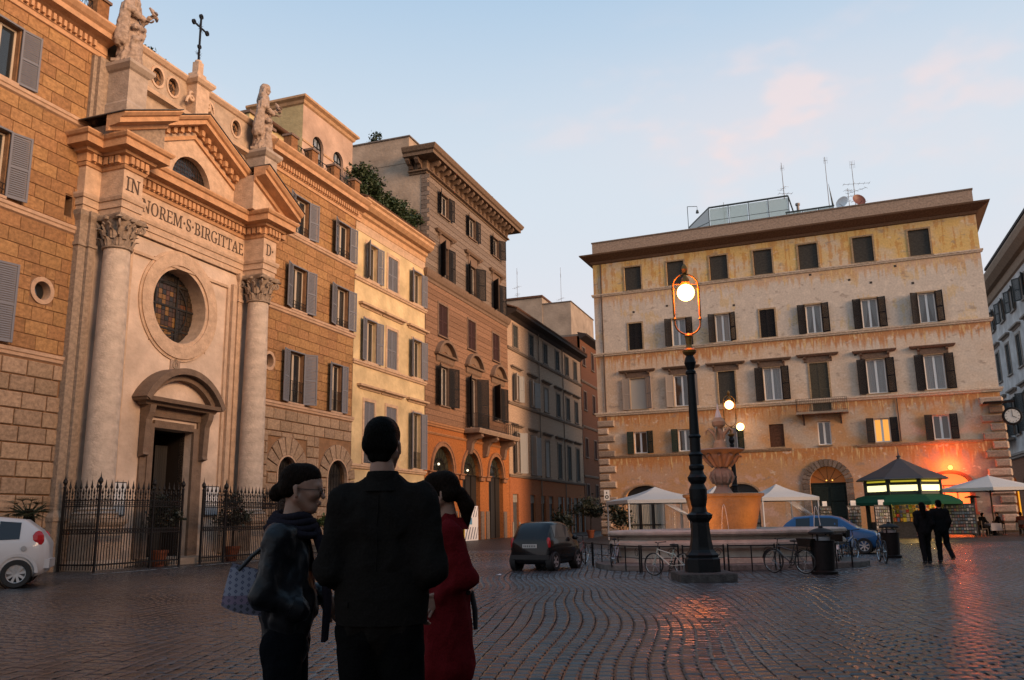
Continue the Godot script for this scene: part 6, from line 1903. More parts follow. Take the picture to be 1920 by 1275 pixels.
# J: joints; adds children body, top, trousers, shoes, hair
func figure(t, J: Dictionary, o: Dictionary):
	var cell: float = o.get("cell", 0.016)
	var fine: bool = o.get("fine", true)
	var sk := MB.new()
	var legs := []; var shoes := []; var arms := []
	for s in ["l", "r"]:
		legs.append([J["hip_" + s], J["knee_" + s], 0.082, 0.056]); legs.append([J["knee_" + s], J["ankle_" + s], 0.056, 0.040])
		arms.append([J["sh_" + s], J["el_" + s], 0.050, 0.038]); arms.append([J["el_" + s], J["wr_" + s], 0.038, 0.026])
		var a: Vector3 = J["ankle_" + s]
		var fw: Vector3 = J.get("toe_" + s, Vector3(0, 0, -1))
		shoes.append([a + Vector3(0, -0.045, 0.03), a + fw * 0.15 + Vector3(0, -0.055, 0), 0.042, 0.034])
		shoes.append([a + Vector3(0, -0.02, 0.01), a + fw * 0.04 + Vector3(0, -0.03, 0), 0.045, 0.04])
	var torso := [[J.pelvis, J.waist, 0.125, 0.115, Vector3(1.15, 1, 0.8)], [J.waist, J.chest, 0.115, 0.13, Vector3(1.15, 1, 0.8)], [J.chest, J.neck, 0.11, 0.06, Vector3(1.1, 1, 0.85)], [J.sh_l, J.sh_r, 0.06, 0.06]]
	var thin := func(q): var c = q.duplicate(); c[2] -= 0.016; c[3] -= 0.012; return c
	sdf(sk, torso.map(thin) + legs.map(thin) + arms.map(thin) + [[J.neck, J.head.origin + Vector3(0, -0.08, 0.02), 0.055, 0.05]], maxf(cell, 0.02), 0.03)
	head(sk, J.head, 0.0055 if fine else 0.012)
	for s in ["l", "r"]:
		if J.has("hand_" + s): hand(sk, J["wr_" + s], J["hand_" + s], o.get("curl", 0.6))
	var bd := part(t, "body", sk, o.skin)
	var add := func(list, by): return list.map(func(q): var c = q.duplicate(); c[2] += by; c[3] += by; return c)
	var tr := MB.new()
	sdf(tr, add.call(legs, o.get("leg_w", 0.022)) + [[J.pelvis, J.waist, o.get("hips", 0.128), 0.11, Vector3(1.12, 1, 0.85)]], cell, 0.035, 0.005, 5.0, 14.0)
	part(t, "trousers", tr, o.trousers)
	var sh := MB.new()
	sdf(sh, shoes, 0.012, 0.02)
	part(t, "shoes", sh, o.get("shoe", M("shoe", Color(0.012, 0.011, 0.011), 0.5, "plain")))
	var tp := MB.new()
	sdf(tp, add.call(torso, o.get("top_w", 0.03)) + add.call(arms, o.get("arm_w", 0.026)) + o.get("skirt", []), cell, 0.035, o.get("fold", 0.004), 7.0, 11.0)
	part(t, o.get("top_name", "jacket"), tp, o.top)
	if o.has("hair"):
		var hr := MB.new()
		hr.x = J.head
		sdf(hr, o.hair, 0.007 if fine else 0.014, 0.02, 0.0012 if fine else 0.0, 40.0, 30.0)
		part(t, "hair", hr, o.hair_m)
	return bd
func joints(o := {}) -> Dictionary:
	var J := {"pelvis": Vector3(0, 0.94, 0), "waist": Vector3(0, 1.08, 0), "chest": Vector3(0, 1.3, 0), "neck": Vector3(0, 1.47, 0.01), "head": Transform3D(Basis(), Vector3(0, 1.615, 0)),
		"sh_l": Vector3(-0.175, 1.42, 0), "sh_r": Vector3(0.175, 1.42, 0), "el_l": Vector3(-0.24, 1.14, 0.03), "el_r": Vector3(0.24, 1.14, 0.03), "wr_l": Vector3(-0.25, 0.9, -0.04), "wr_r": Vector3(0.25, 0.9, -0.04),
		"hip_l": Vector3(-0.09, 0.92, 0), "hip_r": Vector3(0.09, 0.92, 0), "knee_l": Vector3(-0.1, 0.5, -0.01), "knee_r": Vector3(0.1, 0.5, -0.01), "ankle_l": Vector3(-0.11, 0.09, 0.02), "ankle_r": Vector3(0.11, 0.09, 0.02)}
	J.merge(o, true)
	return J
func short_hair() -> Array:
	return [[Vector3(0, 0.052, 0.028), Vector3(0, 0.06, -0.015), 0.086, 0.079, Vector3(0.95, 1.09, 1.06)], [Vector3(-0.035, 0.01, 0.055), Vector3(0.035, 0.01, 0.055), 0.05, 0.05], [Vector3(-0.025, -0.045, 0.058), Vector3(0.025, -0.045, 0.058), 0.03, 0.03]]
func build_people():
	var skin := M("skin", Color(0.26, 0.135, 0.09), 0.6, "plain")
	skin.subsurf_scatter_enabled = true; skin.subsurf_scatter_strength = 0.15
	var darkh := M("dark_hair", Color(0.010, 0.0085, 0.0075), 0.6, "hair")
	var brownh := M("brown_hair", Color(0.024, 0.0135, 0.009), 0.6, "hair")
	var gp := "people talking in the foreground"
	# man seen from behind
	var man := thing("person", "man in long dark brown jacket seen from behind, standing between two women", "person", at(-0.60, 0, -3.95, -0.05, 1.125), gp)
	var J := joints({"sh_l": Vector3(-0.148, 1.41, 0.0), "sh_r": Vector3(0.152, 1.415, 0.0), "el_l": Vector3(-0.200, 1.15, 0.05), "el_r": Vector3(0.205, 1.15, 0.05), "wr_l": Vector3(-0.085, 1.06, -0.05), "wr_r": Vector3(0.085, 1.06, -0.05), "hand_l": Basis(Vector3.BACK, 0.35), "hand_r": Basis(Vector3.BACK, -0.35).scaled(Vector3(-1, 1, 1)),
		"hip_l": Vector3(-0.08, 0.92, 0), "hip_r": Vector3(0.08, 0.92, 0), "knee_l": Vector3(-0.1, 0.5, -0.01), "knee_r": Vector3(0.095, 0.5, -0.01), "ankle_l": Vector3(-0.09, 0.09, 0.02), "ankle_r": Vector3(0.12, 0.09, 0.02), "head": Transform3D((Basis(Vector3.UP, -0.12) * Basis(Vector3.RIGHT, 0.05)).scaled(Vector3.ONE * 0.87), Vector3(-0.005, 1.635, -0.01))})
	var coat := M("man_jacket", Color(0.014, 0.0115, 0.010), 0.95, "cloth")
	figure(man, J, {"skin": skin, "trousers": M("man_trousers", Color(0.006, 0.0055, 0.0055), 0.95, "cloth"), "top": coat, "top_w": 0.010, "arm_w": 0.020, "fold": 0.0055, "cell": 0.013, "hair": short_hair(), "hair_m": darkh, "leg_w": 0.012,
		"skirt": [[Vector3(0, 1.15, 0.0), Vector3(0.0, 1.0, 0.0), 0.145, 0.155, Vector3(1.12, 1, 0.8)], [Vector3(-0.06, 1.36, 0.01), Vector3(0.06, 1.36, 0.01), 0.10, 0.10, Vector3(1, 1, 0.85)], [Vector3(-0.05, 1.465, 0.01), Vector3(0.05, 1.465, 0.01), 0.042, 0.042]]})
	var cl := MB.new()
	cl.lathe([Vector2(0.086, 1.455), Vector2(0.072, 1.49), Vector2(0.062, 1.525), Vector2(0.058, 1.535), Vector2(0.053, 1.53), Vector2(0.052, 1.48)], 24, Vector3(0, 0, 0.012), Vector3(1.05, 1, 1.0))
	part(man, "collar", cl, coat)
	var sm := MB.new()
	var sp := []; var sr := []
	for k in 9: sp.append(Vector3(0.002 * sin(k * 2.0), 1.44 - k * 0.054, 0.098 + 0.022 * sin(minf(k, 5) * 0.32))); sr.append(0.0025)
	sm.tube(sp, sr, 5)
	part(man, "back_seam", sm, coat)
	for s in [-1, 1]:
		var pk := MB.new()
		pk.box(Vector3(s * 0.135, 1.03, 0.085), Vector3(0.08, 0.02, 0.012), Basis(Vector3.UP, s * 0.75) * Basis(Vector3.BACK, s * 0.15))
		part(man, "pocket_flap", pk, coat)
	var hm := MB.new()
	hm.lathe([Vector2(0.158, 0.0), Vector2(0.166, 0.1), Vector2(0.162, 0.2)], 32, Vector3(0, 0.945, 0.0), Vector3(1.14, 1, 0.82))
	part(man, "jacket_hem", hm, coat)
	# woman in profile with glasses and hair bun
	var w1 := thing("person", "woman in black leather jacket with glasses and hair bun, seen in profile", "person", at(-1.10, 0, -4.26, -1.5, 1.02), gp)
	J = joints({"sh_l": Vector3(-0.135, 1.40, 0.02), "sh_r": Vector3(0.135, 1.40, 0.02), "el_r": Vector3(0.185, 1.16, 0.085), "wr_r": Vector3(0.15, 1.08, -0.10), "el_l": Vector3(-0.18, 1.17, 0.03), "wr_l": Vector3(-0.15, 1.12, -0.145),
		"hand_l": Basis(Vector3.RIGHT, 0.55), "head": Transform3D((Basis(Vector3.UP, -0.05) * Basis(Vector3.RIGHT, -0.06)).scaled(Vector3.ONE * 0.93), Vector3(0, 1.625, -0.045)), "neck": Vector3(0, 1.46, 0.0)})
	var leather := M("leather", Color(0.0075, 0.0075, 0.009), 0.40, "leather")
	figure(w1, J, {"skin": skin, "trousers": M("jeans", Color(0.005, 0.0055, 0.0075), 0.95, "cloth"), "top": leather, "top_w": 0.010, "arm_w": 0.016, "fold": 0.007, "cell": 0.013, "leg_w": 0.010, "curl": 0.75,
		"skirt": [[Vector3(0, 1.2, 0), Vector3(0, 1.08, -0.005), 0.125, 0.14, Vector3(1.1, 1, 0.9)]],
		"hair": [[Vector3(0, 0.052, 0.03), Vector3(0, 0.062, -0.02), 0.085, 0.076, Vector3(0.96, 1.08, 1.06)], [Vector3(-0.035, 0.01, 0.055), Vector3(0.035, 0.01, 0.055), 0.05, 0.05], [Vector3(0, -0.01, 0.118), Vector3(0, -0.025, 0.128), 0.042, 0.036]], "hair_m": brownh})
	var gl := MB.new()
	gl.x = J.head
	for s in [-1, 1]:
		gl.ring(Vector3(s * 0.034, 0.002, -0.112), 0.021, 0.0235, -0.002, 0.002, 0, TAU, 16, 0.72)
		gl.bar(Vector3(s * 0.058, 0.008, -0.11), Vector3(s * 0.084, 0.008, 0.0), 0.0022)
	gl.bar(Vector3(-0.012, 0.006, -0.114), Vector3(0.012, 0.006, -0.114), 0.002)
	part(w1, "glasses", gl, M("glasses", Color(0.03, 0.012, 0.01), 0.3, "plain"))
	var ey := MB.new()
	ey.x = J.head
	for s in [-1, 1]: ey.lathe([Vector2(0, -0.011), Vector2(0.009, -0.006), Vector2(0.0115, 0), Vector2(0.009, 0.006), Vector2(0, 0.011)], 10, Vector3(s * 0.034, 0.002, -0.088))
	part(w1, "eyes", ey, M("eyes", Color(0.06, 0.045, 0.04), 0.2, "plain"))
	var scf := MB.new()
	for k in 4:
		var pth := []; var rr := []
		for i in 19:
			var a := TAU * i / 18.0
			pth.append(Vector3(sin(a) * (0.085 + 0.012 * k), 1.50 - 0.022 * k + 0.012 * sin(a * 2 + k) - 0.012 * cos(a), -cos(a) * (0.08 + 0.012 * k) - 0.01)); rr.append(0.022 + 0.004 * sin(a * 3 + k))
		scf.tube(pth, rr, 8)
	for k in 5:
		scf.tube([Vector3(0.03 - k * 0.02, 1.45, -0.115), Vector3(0.03 - k * 0.022, 1.3, -0.165), Vector3(0.035 - k * 0.02, 1.1, -0.185), Vector3(0.03 - k * 0.02, 0.93, -0.175)], [0.02, 0.018, 0.016, 0.012], 6, true)
	part(w1, "scarf", scf, M("scarf", Color(0.022, 0.018, 0.024), 0.95, "cloth"))
	for q in [[J.el_r, J.wr_r], [J.el_l, J.wr_l]]:
		var cf := MB.new()
		var d: Vector3 = (q[1] - q[0]).normalized()
		cf.tube([q[1] - d * 0.06, q[1] - d * 0.03, q[1] - d * 0.005], [0.055, 0.06, 0.046], 14, true)
		part(w1, "cuff", cf, leather)
	# her bag, slung behind
	var bag := thing("handbag", "white and blue patterned shoulder bag with black strap behind the woman with glasses", "bag", at(-1.255, 1.085, -4.2, 0.2, 0.72))
	var bm := MB.new()
	var img := Image.create(256, 256, false, Image.FORMAT_RGB8)
	for y in 256:
		for x in 256:
			var q := Vector2(fmod(x, 32.0) - 16.0, fmod(y + (16 if (x / 32) % 2 else 0), 32.0) - 16.0)
			var r := absf(q.x) * 1.2 + absf(q.y)
			var c := Color(0.42, 0.42, 0.47) if r > 11.5 else (Color(0.20, 0.21, 0.28) if r > 5.0 else Color(0.34, 0.34, 0.42))
			if y > 196: c = Color(0.10, 0.10, 0.14) if r < 13 else Color(0.3, 0.28, 0.33)
			elif y > 150: c = c * Color(0.85, 0.70, 0.76)
			img.set_pixel(x, y, c)
	var bmat := StandardMaterial3D.new()
	bmat.albedo_texture = ImageTexture.create_from_image(img); bmat.roughness = 0.7; bmat.uv1_scale = Vector3(1.0 / 0.32, 1.0 / 0.30, 1); bmat.uv1_offset = Vector3(0.5, 1.0, 0)
	for s in [-1, 1]:
		for i in 10:
			for j in 8:
				var g := func(a: float, b: float) -> Vector3:
					var wd := lerpf(0.19, 0.105, pow(b, 1.2)); var bul := 0.055 * sqrt(maxf(0.0, 1.0 - pow(absf(a), 2.5))) * (1.0 - 0.75 * b)
					return Vector3(a * wd - b * 0.03, b * 0.30 + 0.03 * a * a * (1 - b) - 0.03 * a, s * (bul + 0.008))
				var a0 := -1.0 + i * 0.2; var b0 := j / 8.0
				if s > 0: bm.quad(g.call(a0, b0), g.call(a0 + 0.2, b0), g.call(a0 + 0.2, b0 + 0.125), g.call(a0, b0 + 0.125))
				else: bm.quad(g.call(a0 + 0.2, b0), g.call(a0, b0), g.call(a0, b0 + 0.125), g.call(a0 + 0.2, b0 + 0.125))
	smooth(bm, 0.5)
	part(bag, "bag_body", bm, bmat)
	var st := MB.new()
	for s in [-1, 1]:
		st.tube([Vector3(-0.09, 0.28, s * 0.02), Vector3(-0.01, 0.37, s * 0.02), Vector3(0.1, 0.46, 0.0), Vector3(0.19, 0.48, -0.03)], [0.013, 0.014, 0.014, 0.012], 6, true)
		st.tube([Vector3(0.08, 0.27, s * 0.02), Vector3(0.1, 0.38, s * 0.02), Vector3(0.15, 0.46, 0.0), Vector3(0.19, 0.48, -0.03)], [0.013, 0.014, 0.014, 0.012], 6, true)
	part(bag, "strap", st, M("bag_strap", Color(0.01, 0.01, 0.011), 0.6, "plain"))
	# woman in the red coat, half hidden
	var w2 := thing("person", "woman in knee-length red coat with dark ponytail, half hidden by the man", "person", at(-0.42, 0, -5.35, 1.75, 1.02), gp)
	J = joints({"hip_l": Vector3(-0.06, 0.92, 0), "hip_r": Vector3(0.06, 0.92, 0), "sh_l": Vector3(-0.14, 1.40, 0), "sh_r": Vector3(0.14, 1.40, 0), "el_l": Vector3(-0.195, 1.15, 0.10), "wr_l": Vector3(-0.12, 1.05, -0.05), "el_r": Vector3(0.19, 1.15, 0.06), "wr_r": Vector3(0.12, 1.05, -0.06), "hand_l": Basis(Vector3.RIGHT, 0.8), "hand_r": Basis(Vector3.RIGHT, 0.8), "head": Transform3D((Basis(Vector3.UP, -0.25) * Basis(Vector3.RIGHT, -0.12)).scaled(Vector3.ONE * 0.93), Vector3(0, 1.625, -0.03))})
	var red := M("red_coat", Color(0.13, 0.008, 0.010), 0.85, "cloth")
	figure(w2, J, {"skin": skin, "trousers": M("tights", Color(0.008, 0.008, 0.009), 0.8, "cloth"), "top": red, "top_name": "coat", "top_w": 0.010, "arm_w": 0.018, "fold": 0.005, "cell": 0.015, "leg_w": 0.004, "hips": 0.10,
		"skirt": [[Vector3(0, 1.1, 0), Vector3(0, 0.66, 0.0), 0.135, 0.18, Vector3(1.1, 1, 0.92)]],
		"hair": [[Vector3(0, 0.055, 0.03), Vector3(0, 0.065, -0.03), 0.092, 0.082, Vector3(0.98, 1.1, 1.06)], [Vector3(-0.05, 0.0, 0.05), Vector3(0.05, 0.0, 0.05), 0.055, 0.055], [Vector3(0, -0.01, 0.12), Vector3(0.01, -0.09, 0.15), 0.045, 0.05], [Vector3(0.01, -0.09, 0.15), Vector3(0.02, -0.22, 0.13), 0.048, 0.02]], "hair_m": brownh})
	var cl2 := MB.new()
	cl2.lathe([Vector2(0.10, 1.42), Vector2(0.09, 1.49), Vector2(0.10, 1.47), Vector2(0.125, 1.42)], 20, Vector3(0, 0, 0.01))
	part(w2, "collar", cl2, red)
	var bt := MB.new()
	bt.tube([Vector3(-0.1, 1.06, 0.115), Vector3(0.0, 1.07, 0.14), Vector3(0.1, 1.06, 0.115)], [0.016, 0.016, 0.016], 6, true); bt.tube([Vector3(0.0, 1.06, 0.145), Vector3(0.0, 0.95, 0.165), Vector3(0.01, 0.84, 0.17)], [0.016, 0.018, 0.014], 5, true)
	part(w2, "belt", bt, M("bag_strap", Color(0.01, 0.01, 0.011), 0.6, "plain"))
	# the couple strolling off
	var wk := [[12.25, -26.2, -0.1, "woman with long dark hair in black walking away beside a man"], [13.0, -26.7, -0.15, "man in black walking away beside a long-haired woman"]]
	for i in 2:
		var p := thing("person", wk[i][3], "person", at(wk[i][0], 0, wk[i][1], wk[i][2], 1.03 if i == 0 else 1.07), "couple walking across the square")
		J = joints({"el_l": Vector3(-0.23, 1.15, 0.07), "wr_l": Vector3(-0.16, 0.95, -0.02), "el_r": Vector3(0.23, 1.15, 0.06), "wr_r": Vector3(0.18, 0.93, -0.05), "hand_l": Basis(), "hand_r": Basis(),
			"knee_l": Vector3(-0.1, 0.5, 0.03), "ankle_l": Vector3(-0.12, 0.1, 0.16), "knee_r": Vector3(0.1, 0.51, -0.12), "ankle_r": Vector3(0.10, 0.09, -0.10)})
		if i == 1: J.merge({"knee_r": Vector3(0.14, 0.52, -0.08), "ankle_r": Vector3(0.17, 0.16, 0.22), "knee_l": Vector3(-0.09, 0.5, -0.03), "ankle_l": Vector3(-0.1, 0.09, 0.0)}, true)
		var hr := short_hair()
		if i == 0: hr.append([Vector3(0, 0.0, 0.06), Vector3(0, -0.27, 0.09), 0.085, 0.07])
		figure(p, J, {"fine": false, "cell": 0.022, "skin": skin, "trousers": M("black_cloth", Color(0.011, 0.011, 0.012), 0.9, "cloth"), "top": M("black_cloth", Color(0.011, 0.011, 0.012), 0.9, "cloth"), "hair": hr, "hair_m": darkh,
			"skirt": [[Vector3(0, 1.1, 0), Vector3(0, 0.92, 0), 0.15, 0.17, Vector3(1.1, 1, 0.85)]]})
	# diners sitting under the parasols
	var tops := [Color(0.012, 0.012, 0.014), Color(0.02, 0.016, 0.014), Color(0.10, 0.03, 0.02), Color(0.03, 0.03, 0.04), Color(0.014, 0.012, 0.012), Color(0.05, 0.045, 0.04), Color(0.02, 0.02, 0.025)]
	var desc := ["black jacket", "dark brown jacket", "dark red jumper", "slate blue jacket", "black pullover", "taupe coat", "navy coat"]
	for i in 7:
		var x: float = [29.9, 31.3, 31.9, 33.3, 33.9, 35.3, 34.0][i]; var z: float = [-55.8, -56.6, -55.0, -56.4, -55.0, -56.2, -57.6][i]
		var p := thing("person", "diner in a %s seated at a cafe table under the parasols" % desc[i], "person", at(x, 0, z, [-1.3, 1.4, -0.5, 1.5, 0.4, 1.3, 2.8][i], 1.03), "diners seated under the parasols")
		J = joints({"pelvis": Vector3(0, 0.56, 0.1), "waist": Vector3(0, 0.72, 0.11), "chest": Vector3(0, 0.94, 0.06), "neck": Vector3(0, 1.1, 0.02), "head": Transform3D(Basis(Vector3.UP, 0.3 * sin(i * 2.0)), Vector3(0, 1.25, -0.02)), "sh_l": Vector3(-0.18, 1.05, 0.04), "sh_r": Vector3(0.18, 1.05, 0.04), "el_l": Vector3(-0.25, 0.82, -0.04), "el_r": Vector3(0.25, 0.82, -0.04), "wr_l": Vector3(-0.14, 0.80, -0.26), "wr_r": Vector3(0.14, 0.80, -0.26),
			"hip_l": Vector3(-0.1, 0.53, 0.06), "hip_r": Vector3(0.1, 0.53, 0.06), "knee_l": Vector3(-0.11, 0.53, -0.36), "knee_r": Vector3(0.11, 0.53, -0.36), "ankle_l": Vector3(-0.11, 0.09, -0.3), "ankle_r": Vector3(0.11, 0.09, -0.3)})
		figure(p, J, {"fine": false, "cell": 0.032, "skin": skin, "trousers": M("black_cloth", Color(0.011, 0.011, 0.012), 0.9, "cloth"), "top": M("diner%d" % i, tops[i], 0.9, "cloth"), "hair": short_hair(), "hair_m": [darkh, brownh][i % 2]})
		var ct := Transform3D(p.transform.basis.orthonormalized(), p.transform.origin)
		var ch := thing("cafe_chair", "dark wooden cafe chair under the diner in a %s" % desc[i], "chair", ct, "cafe chairs under the parasols")
		var wood := M("chair_wood", Color(0.035, 0.018, 0.012), 0.6, "plain")
		put(ch, "seat", wood, Vector3(-0.21, 0.40, -0.14), Vector3(0.21, 0.44, 0.3))
		put(ch, "backrest", wood, Vector3(-0.2, 0.66, 0.3), Vector3(0.2, 0.92, 0.34))
		for q in [[-0.19, -0.12], [0.19, -0.12], [-0.19, 0.3], [0.19, 0.3]]: put(ch, "leg", wood, Vector3(q[0] - 0.018, 0, q[1] - 0.018), Vector3(q[0] + 0.018, 0.40 if q[1] < 0 else 0.92, q[1] + 0.018))
# average the normals of faces that meet at less than the given angle
func smooth(mb: MB, c := 0.6):
	var at_ := {}
	for i in mb.v.size():
		var k := Vector3i((mb.v[i] * 2000.0).round())
		if not at_.has(k): at_[k] = []
		at_[k].append(i)
	var out := mb.n.duplicate()
	for k in at_:
		for i in at_[k]:
			var s := Vector3.ZERO
			for j in at_[k]:
				if mb.n[i].dot(mb.n[j]) > c: s += mb.n[j]
			out[i] = s.normalized()
	mb.n = out
func build_statues():
	var stone := M("statue_stone", Color(0.50, 0.38, 0.30), 0.9, "rough")
	for s in [-1, 1]:
		var t := thing("statue", "veiled marble saint holding an open book on the pedestal %s" % ("beside the brick roof railing" if s < 0 else "nearest the roof pavilion"), "statue", FL * Transform3D(Basis(Vector3.UP, 0.55 if s > 0 else 0.45).scaled(Vector3.ONE * 2.16), Vector3(29 + s * 4.45, 19.69, 0.75)), "saints on the church front")
		var mb := MB.new()
		var bn := [[Vector3(0, 0.04, 0), Vector3(0.02, 0.95, 0.0), 0.27, 0.165, Vector3(1.05, 1, 0.85)], [Vector3(0.02, 0.95, 0), Vector3(-0.01, 1.36, 0.0), 0.16, 0.15, Vector3(1.1, 1, 0.85)], [Vector3(-0.2, 1.38, 0), Vector3(0.2, 1.38, 0), 0.085, 0.085], [Vector3(0, 1.4, 0), Vector3(0, 1.56, 0.0), 0.07, 0.06],
			[Vector3(-0.2, 1.36, 0), Vector3(-0.27, 1.06, 0.06), 0.085, 0.08], [Vector3(-0.27, 1.06, 0.06), Vector3(-0.02, 1.0, 0.24), 0.075, 0.045], [Vector3(0.2, 1.36, 0), Vector3(0.29, 1.08, 0.04), 0.085, 0.08], [Vector3(0.29, 1.08, 0.04), Vector3(0.2, 1.18, 0.25), 0.075, 0.045],
			[Vector3(-0.12, 0.5, 0.1), Vector3(-0.14, 0.05, 0.16), 0.11, 0.1], [Vector3(0.14, 0.7, 0.1), Vector3(0.2, 0.04, 0.05), 0.09, 0.13], [Vector3(-0.3, 1.15, -0.02), Vector3(-0.25, 0.45, -0.08), 0.08, 0.14], [Vector3(0.3, 1.05, -0.04), Vector3(0.24, 0.5, -0.1), 0.07, 0.12], [Vector3(-0.2, 0.75, 0.14), Vector3(0.24, 0.95, 0.14), 0.06, 0.06], [Vector3(-0.2, 0.5, 0.17), Vector3(0.22, 0.82, 0.16), 0.045, 0.05]]
		sdf(mb, bn, 0.018, 0.035, 0.011, 15.0, 2.5)
		part(t, "robe", mb, stone)
		var h := MB.new()
		var hx := Transform3D(Basis(Vector3.UP, PI + 0.2), Vector3(0, 1.62, 0.03))
		head(h, hx, 0.009)
		part(t, "head", h, stone)
		var ve := MB.new()
		ve.x = hx
		sdf(ve, [[Vector3(0, 0.05, 0.03), Vector3(0, 0.06, -0.01), 0.098, 0.09, Vector3(0.98, 1.1, 1.05)], [Vector3(-0.075, 0.0, 0.04), Vector3(-0.12, -0.25, 0.05), 0.035, 0.06], [Vector3(0.075, 0.0, 0.04), Vector3(0.12, -0.25, 0.05), 0.035, 0.06], [Vector3(0, -0.02, 0.08), Vector3(0, -0.3, 0.1), 0.06, 0.1]], 0.012, 0.03, 0.004, 14.0, 3.0)
		part(t, "veil", ve, stone)
		var hd := MB.new()
		hand(hd, Vector3(-0.02, 1.0, 0.26), Basis(Vector3.RIGHT, -1.2) * Basis(Vector3.UP, 1.2), 0.8, 1.1); hand(hd, Vector3(0.2, 1.2, 0.27), Basis(Vector3.RIGHT, -2.2), 0.8, 1.1)
		part(t, "hands", hd, stone)
		var bk := MB.new()
		for q in [-1, 1]: bk.box(Vector3(0.24 + q * 0.055, 1.3, 0.32), Vector3(0.12, 0.2, 0.035), Basis(Vector3.UP, q * 0.4) * Basis(Vector3.RIGHT, -0.5))
		part(t, "book", bk, stone)
		put(t, "base", stone, Vector3(-0.28, 0, -0.22), Vector3(0.28, 0.06, 0.26))
	var c := thing("iron_cross", "ornate dark iron cross with rays on the church roof", "cross", FL * Transform3D(Basis(Vector3.UP, 0.1).scaled(Vector3.ONE * 1.12), Vector3(29, 22.54, 0.37)))
	var m := MB.new()
	m.bar(Vector3(0, 0, 0), Vector3(0, 1.95, 0), 0.045); m.bar(Vector3(-0.42, 1.5, 0), Vector3(0.42, 1.5, 0), 0.04)
	for q in [Vector3(0, 2.0, 0), Vector3(-0.46, 1.5, 0), Vector3(0.46, 1.5, 0)]: m.ring(q, 0.05, 0.11, -0.04, 0.04, 0, TAU, 12)
	m.ring(Vector3(0, 0.62, 0), 0.04, 0.1, -0.04, 0.04, 0, TAU, 12)
	part(c, "cross", m, M("iron", Color(0.02, 0.018, 0.018), 0.5, "metal"))
	var r := MB.new()
	for k in 12:
		var a := TAU * (k + 0.5) / 12
		if absf(sin(a * 2)) > 0.3: r.bar(Vector3(cos(a) * 0.06, 1.5 + sin(a) * 0.06, 0), Vector3(cos(a) * 0.26, 1.5 + sin(a) * 0.26, 0), 0.014, 4, 0.003)
		r.bar(Vector3(0, 0.25, 0), Vector3(cos(a) * 0.22, 0.25 + sin(a) * 0.2, 0.05 * sin(k)), 0.018, 4, 0.003)
	part(c, "rays", r, M("iron", Color(0.02, 0.018, 0.018), 0.5, "metal"))
func leaves(mb: MB, c: Vector3, r: Vector3, n: int, size: float, clumps := 7):
	var cs := []
	for k in clumps:
		var d := Vector3(rng.randfn(), rng.randfn(), rng.randfn()).normalized() * pow(rng.randf(), 0.4) * 0.75
		cs.append([d, 0.28 + 0.2 * rng.randf()])
	for i in n:
		var q = cs[rng.randi() % clumps]
		var p: Vector3 = c + (q[0] + Vector3(rng.randfn(), rng.randfn(), rng.randfn()) * q[1] * 0.55) * r
		var b := Basis.from_euler(Vector3(rng.randf() * TAU, rng.randf() * TAU, rng.randf() * TAU))
		var s := size * (0.6 + 0.8 * rng.randf())
		mb.quad(p - b.x * s * 0.5, p - b.y * s, p + b.x * s * 0.5, p + b.y * s)
func leafm(key, c: Color) -> StandardMaterial3D:
	var m := M(key, c, 0.6, "plain")
	m.backlight_enabled = true; m.backlight = Color(0.08, 0.12, 0.04); m.cull_mode = BaseMaterial3D.CULL_DISABLED
	return m
func terracotta(par, r: float, h: float):
	var p := MB.new()
	p.lathe([Vector2(r * 0.62, 0), Vector2(r * 0.9, h * 0.8), Vector2(r, h * 0.8), Vector2(r * 1.04, h), Vector2(r * 0.9, h), Vector2(r * 0.88, h * 0.9), Vector2(0, h * 0.9)], 20)
	part(par, "pot", p, M("terracotta", Color(0.30, 0.095, 0.045), 0.85, "rough"))
func shrub(label, cat, xf, pot: bool, r: float, y: float, ry: float, n: int, size: float, col: Color, stem := true, group := ""):
	var t := thing("potted_shrub" if pot else "shrub", label, cat, xf, group)
	if pot: terracotta(t, 0.34, 0.6)
	if stem:
		var m := MB.new()
		m.tube([Vector3(0, 0.3 if pot else 0.0, 0), Vector3(0.04, y * 0.6, 0.02), Vector3(0, y, 0)], [0.05, 0.04, 0.02], 6, true)
		for k in 6: m.bar(Vector3(0.02, y * 0.75, 0), Vector3(cos(k * 1.1) * r * 0.6, y + ry * 0.4 * sin(k * 2.0), sin(k * 1.1) * r * 0.6), 0.015, 4, 0.004)
		part(t, "stem", m, M("bark", Color(0.05, 0.035, 0.025), 0.9, "rough"))
	var f := MB.new()
	leaves(f, Vector3(0, y, 0), Vector3(r, ry, r), n, size, 9)
	part(t, "foliage", f, leafm("leaf%s" % col.to_html(), col))
	return t
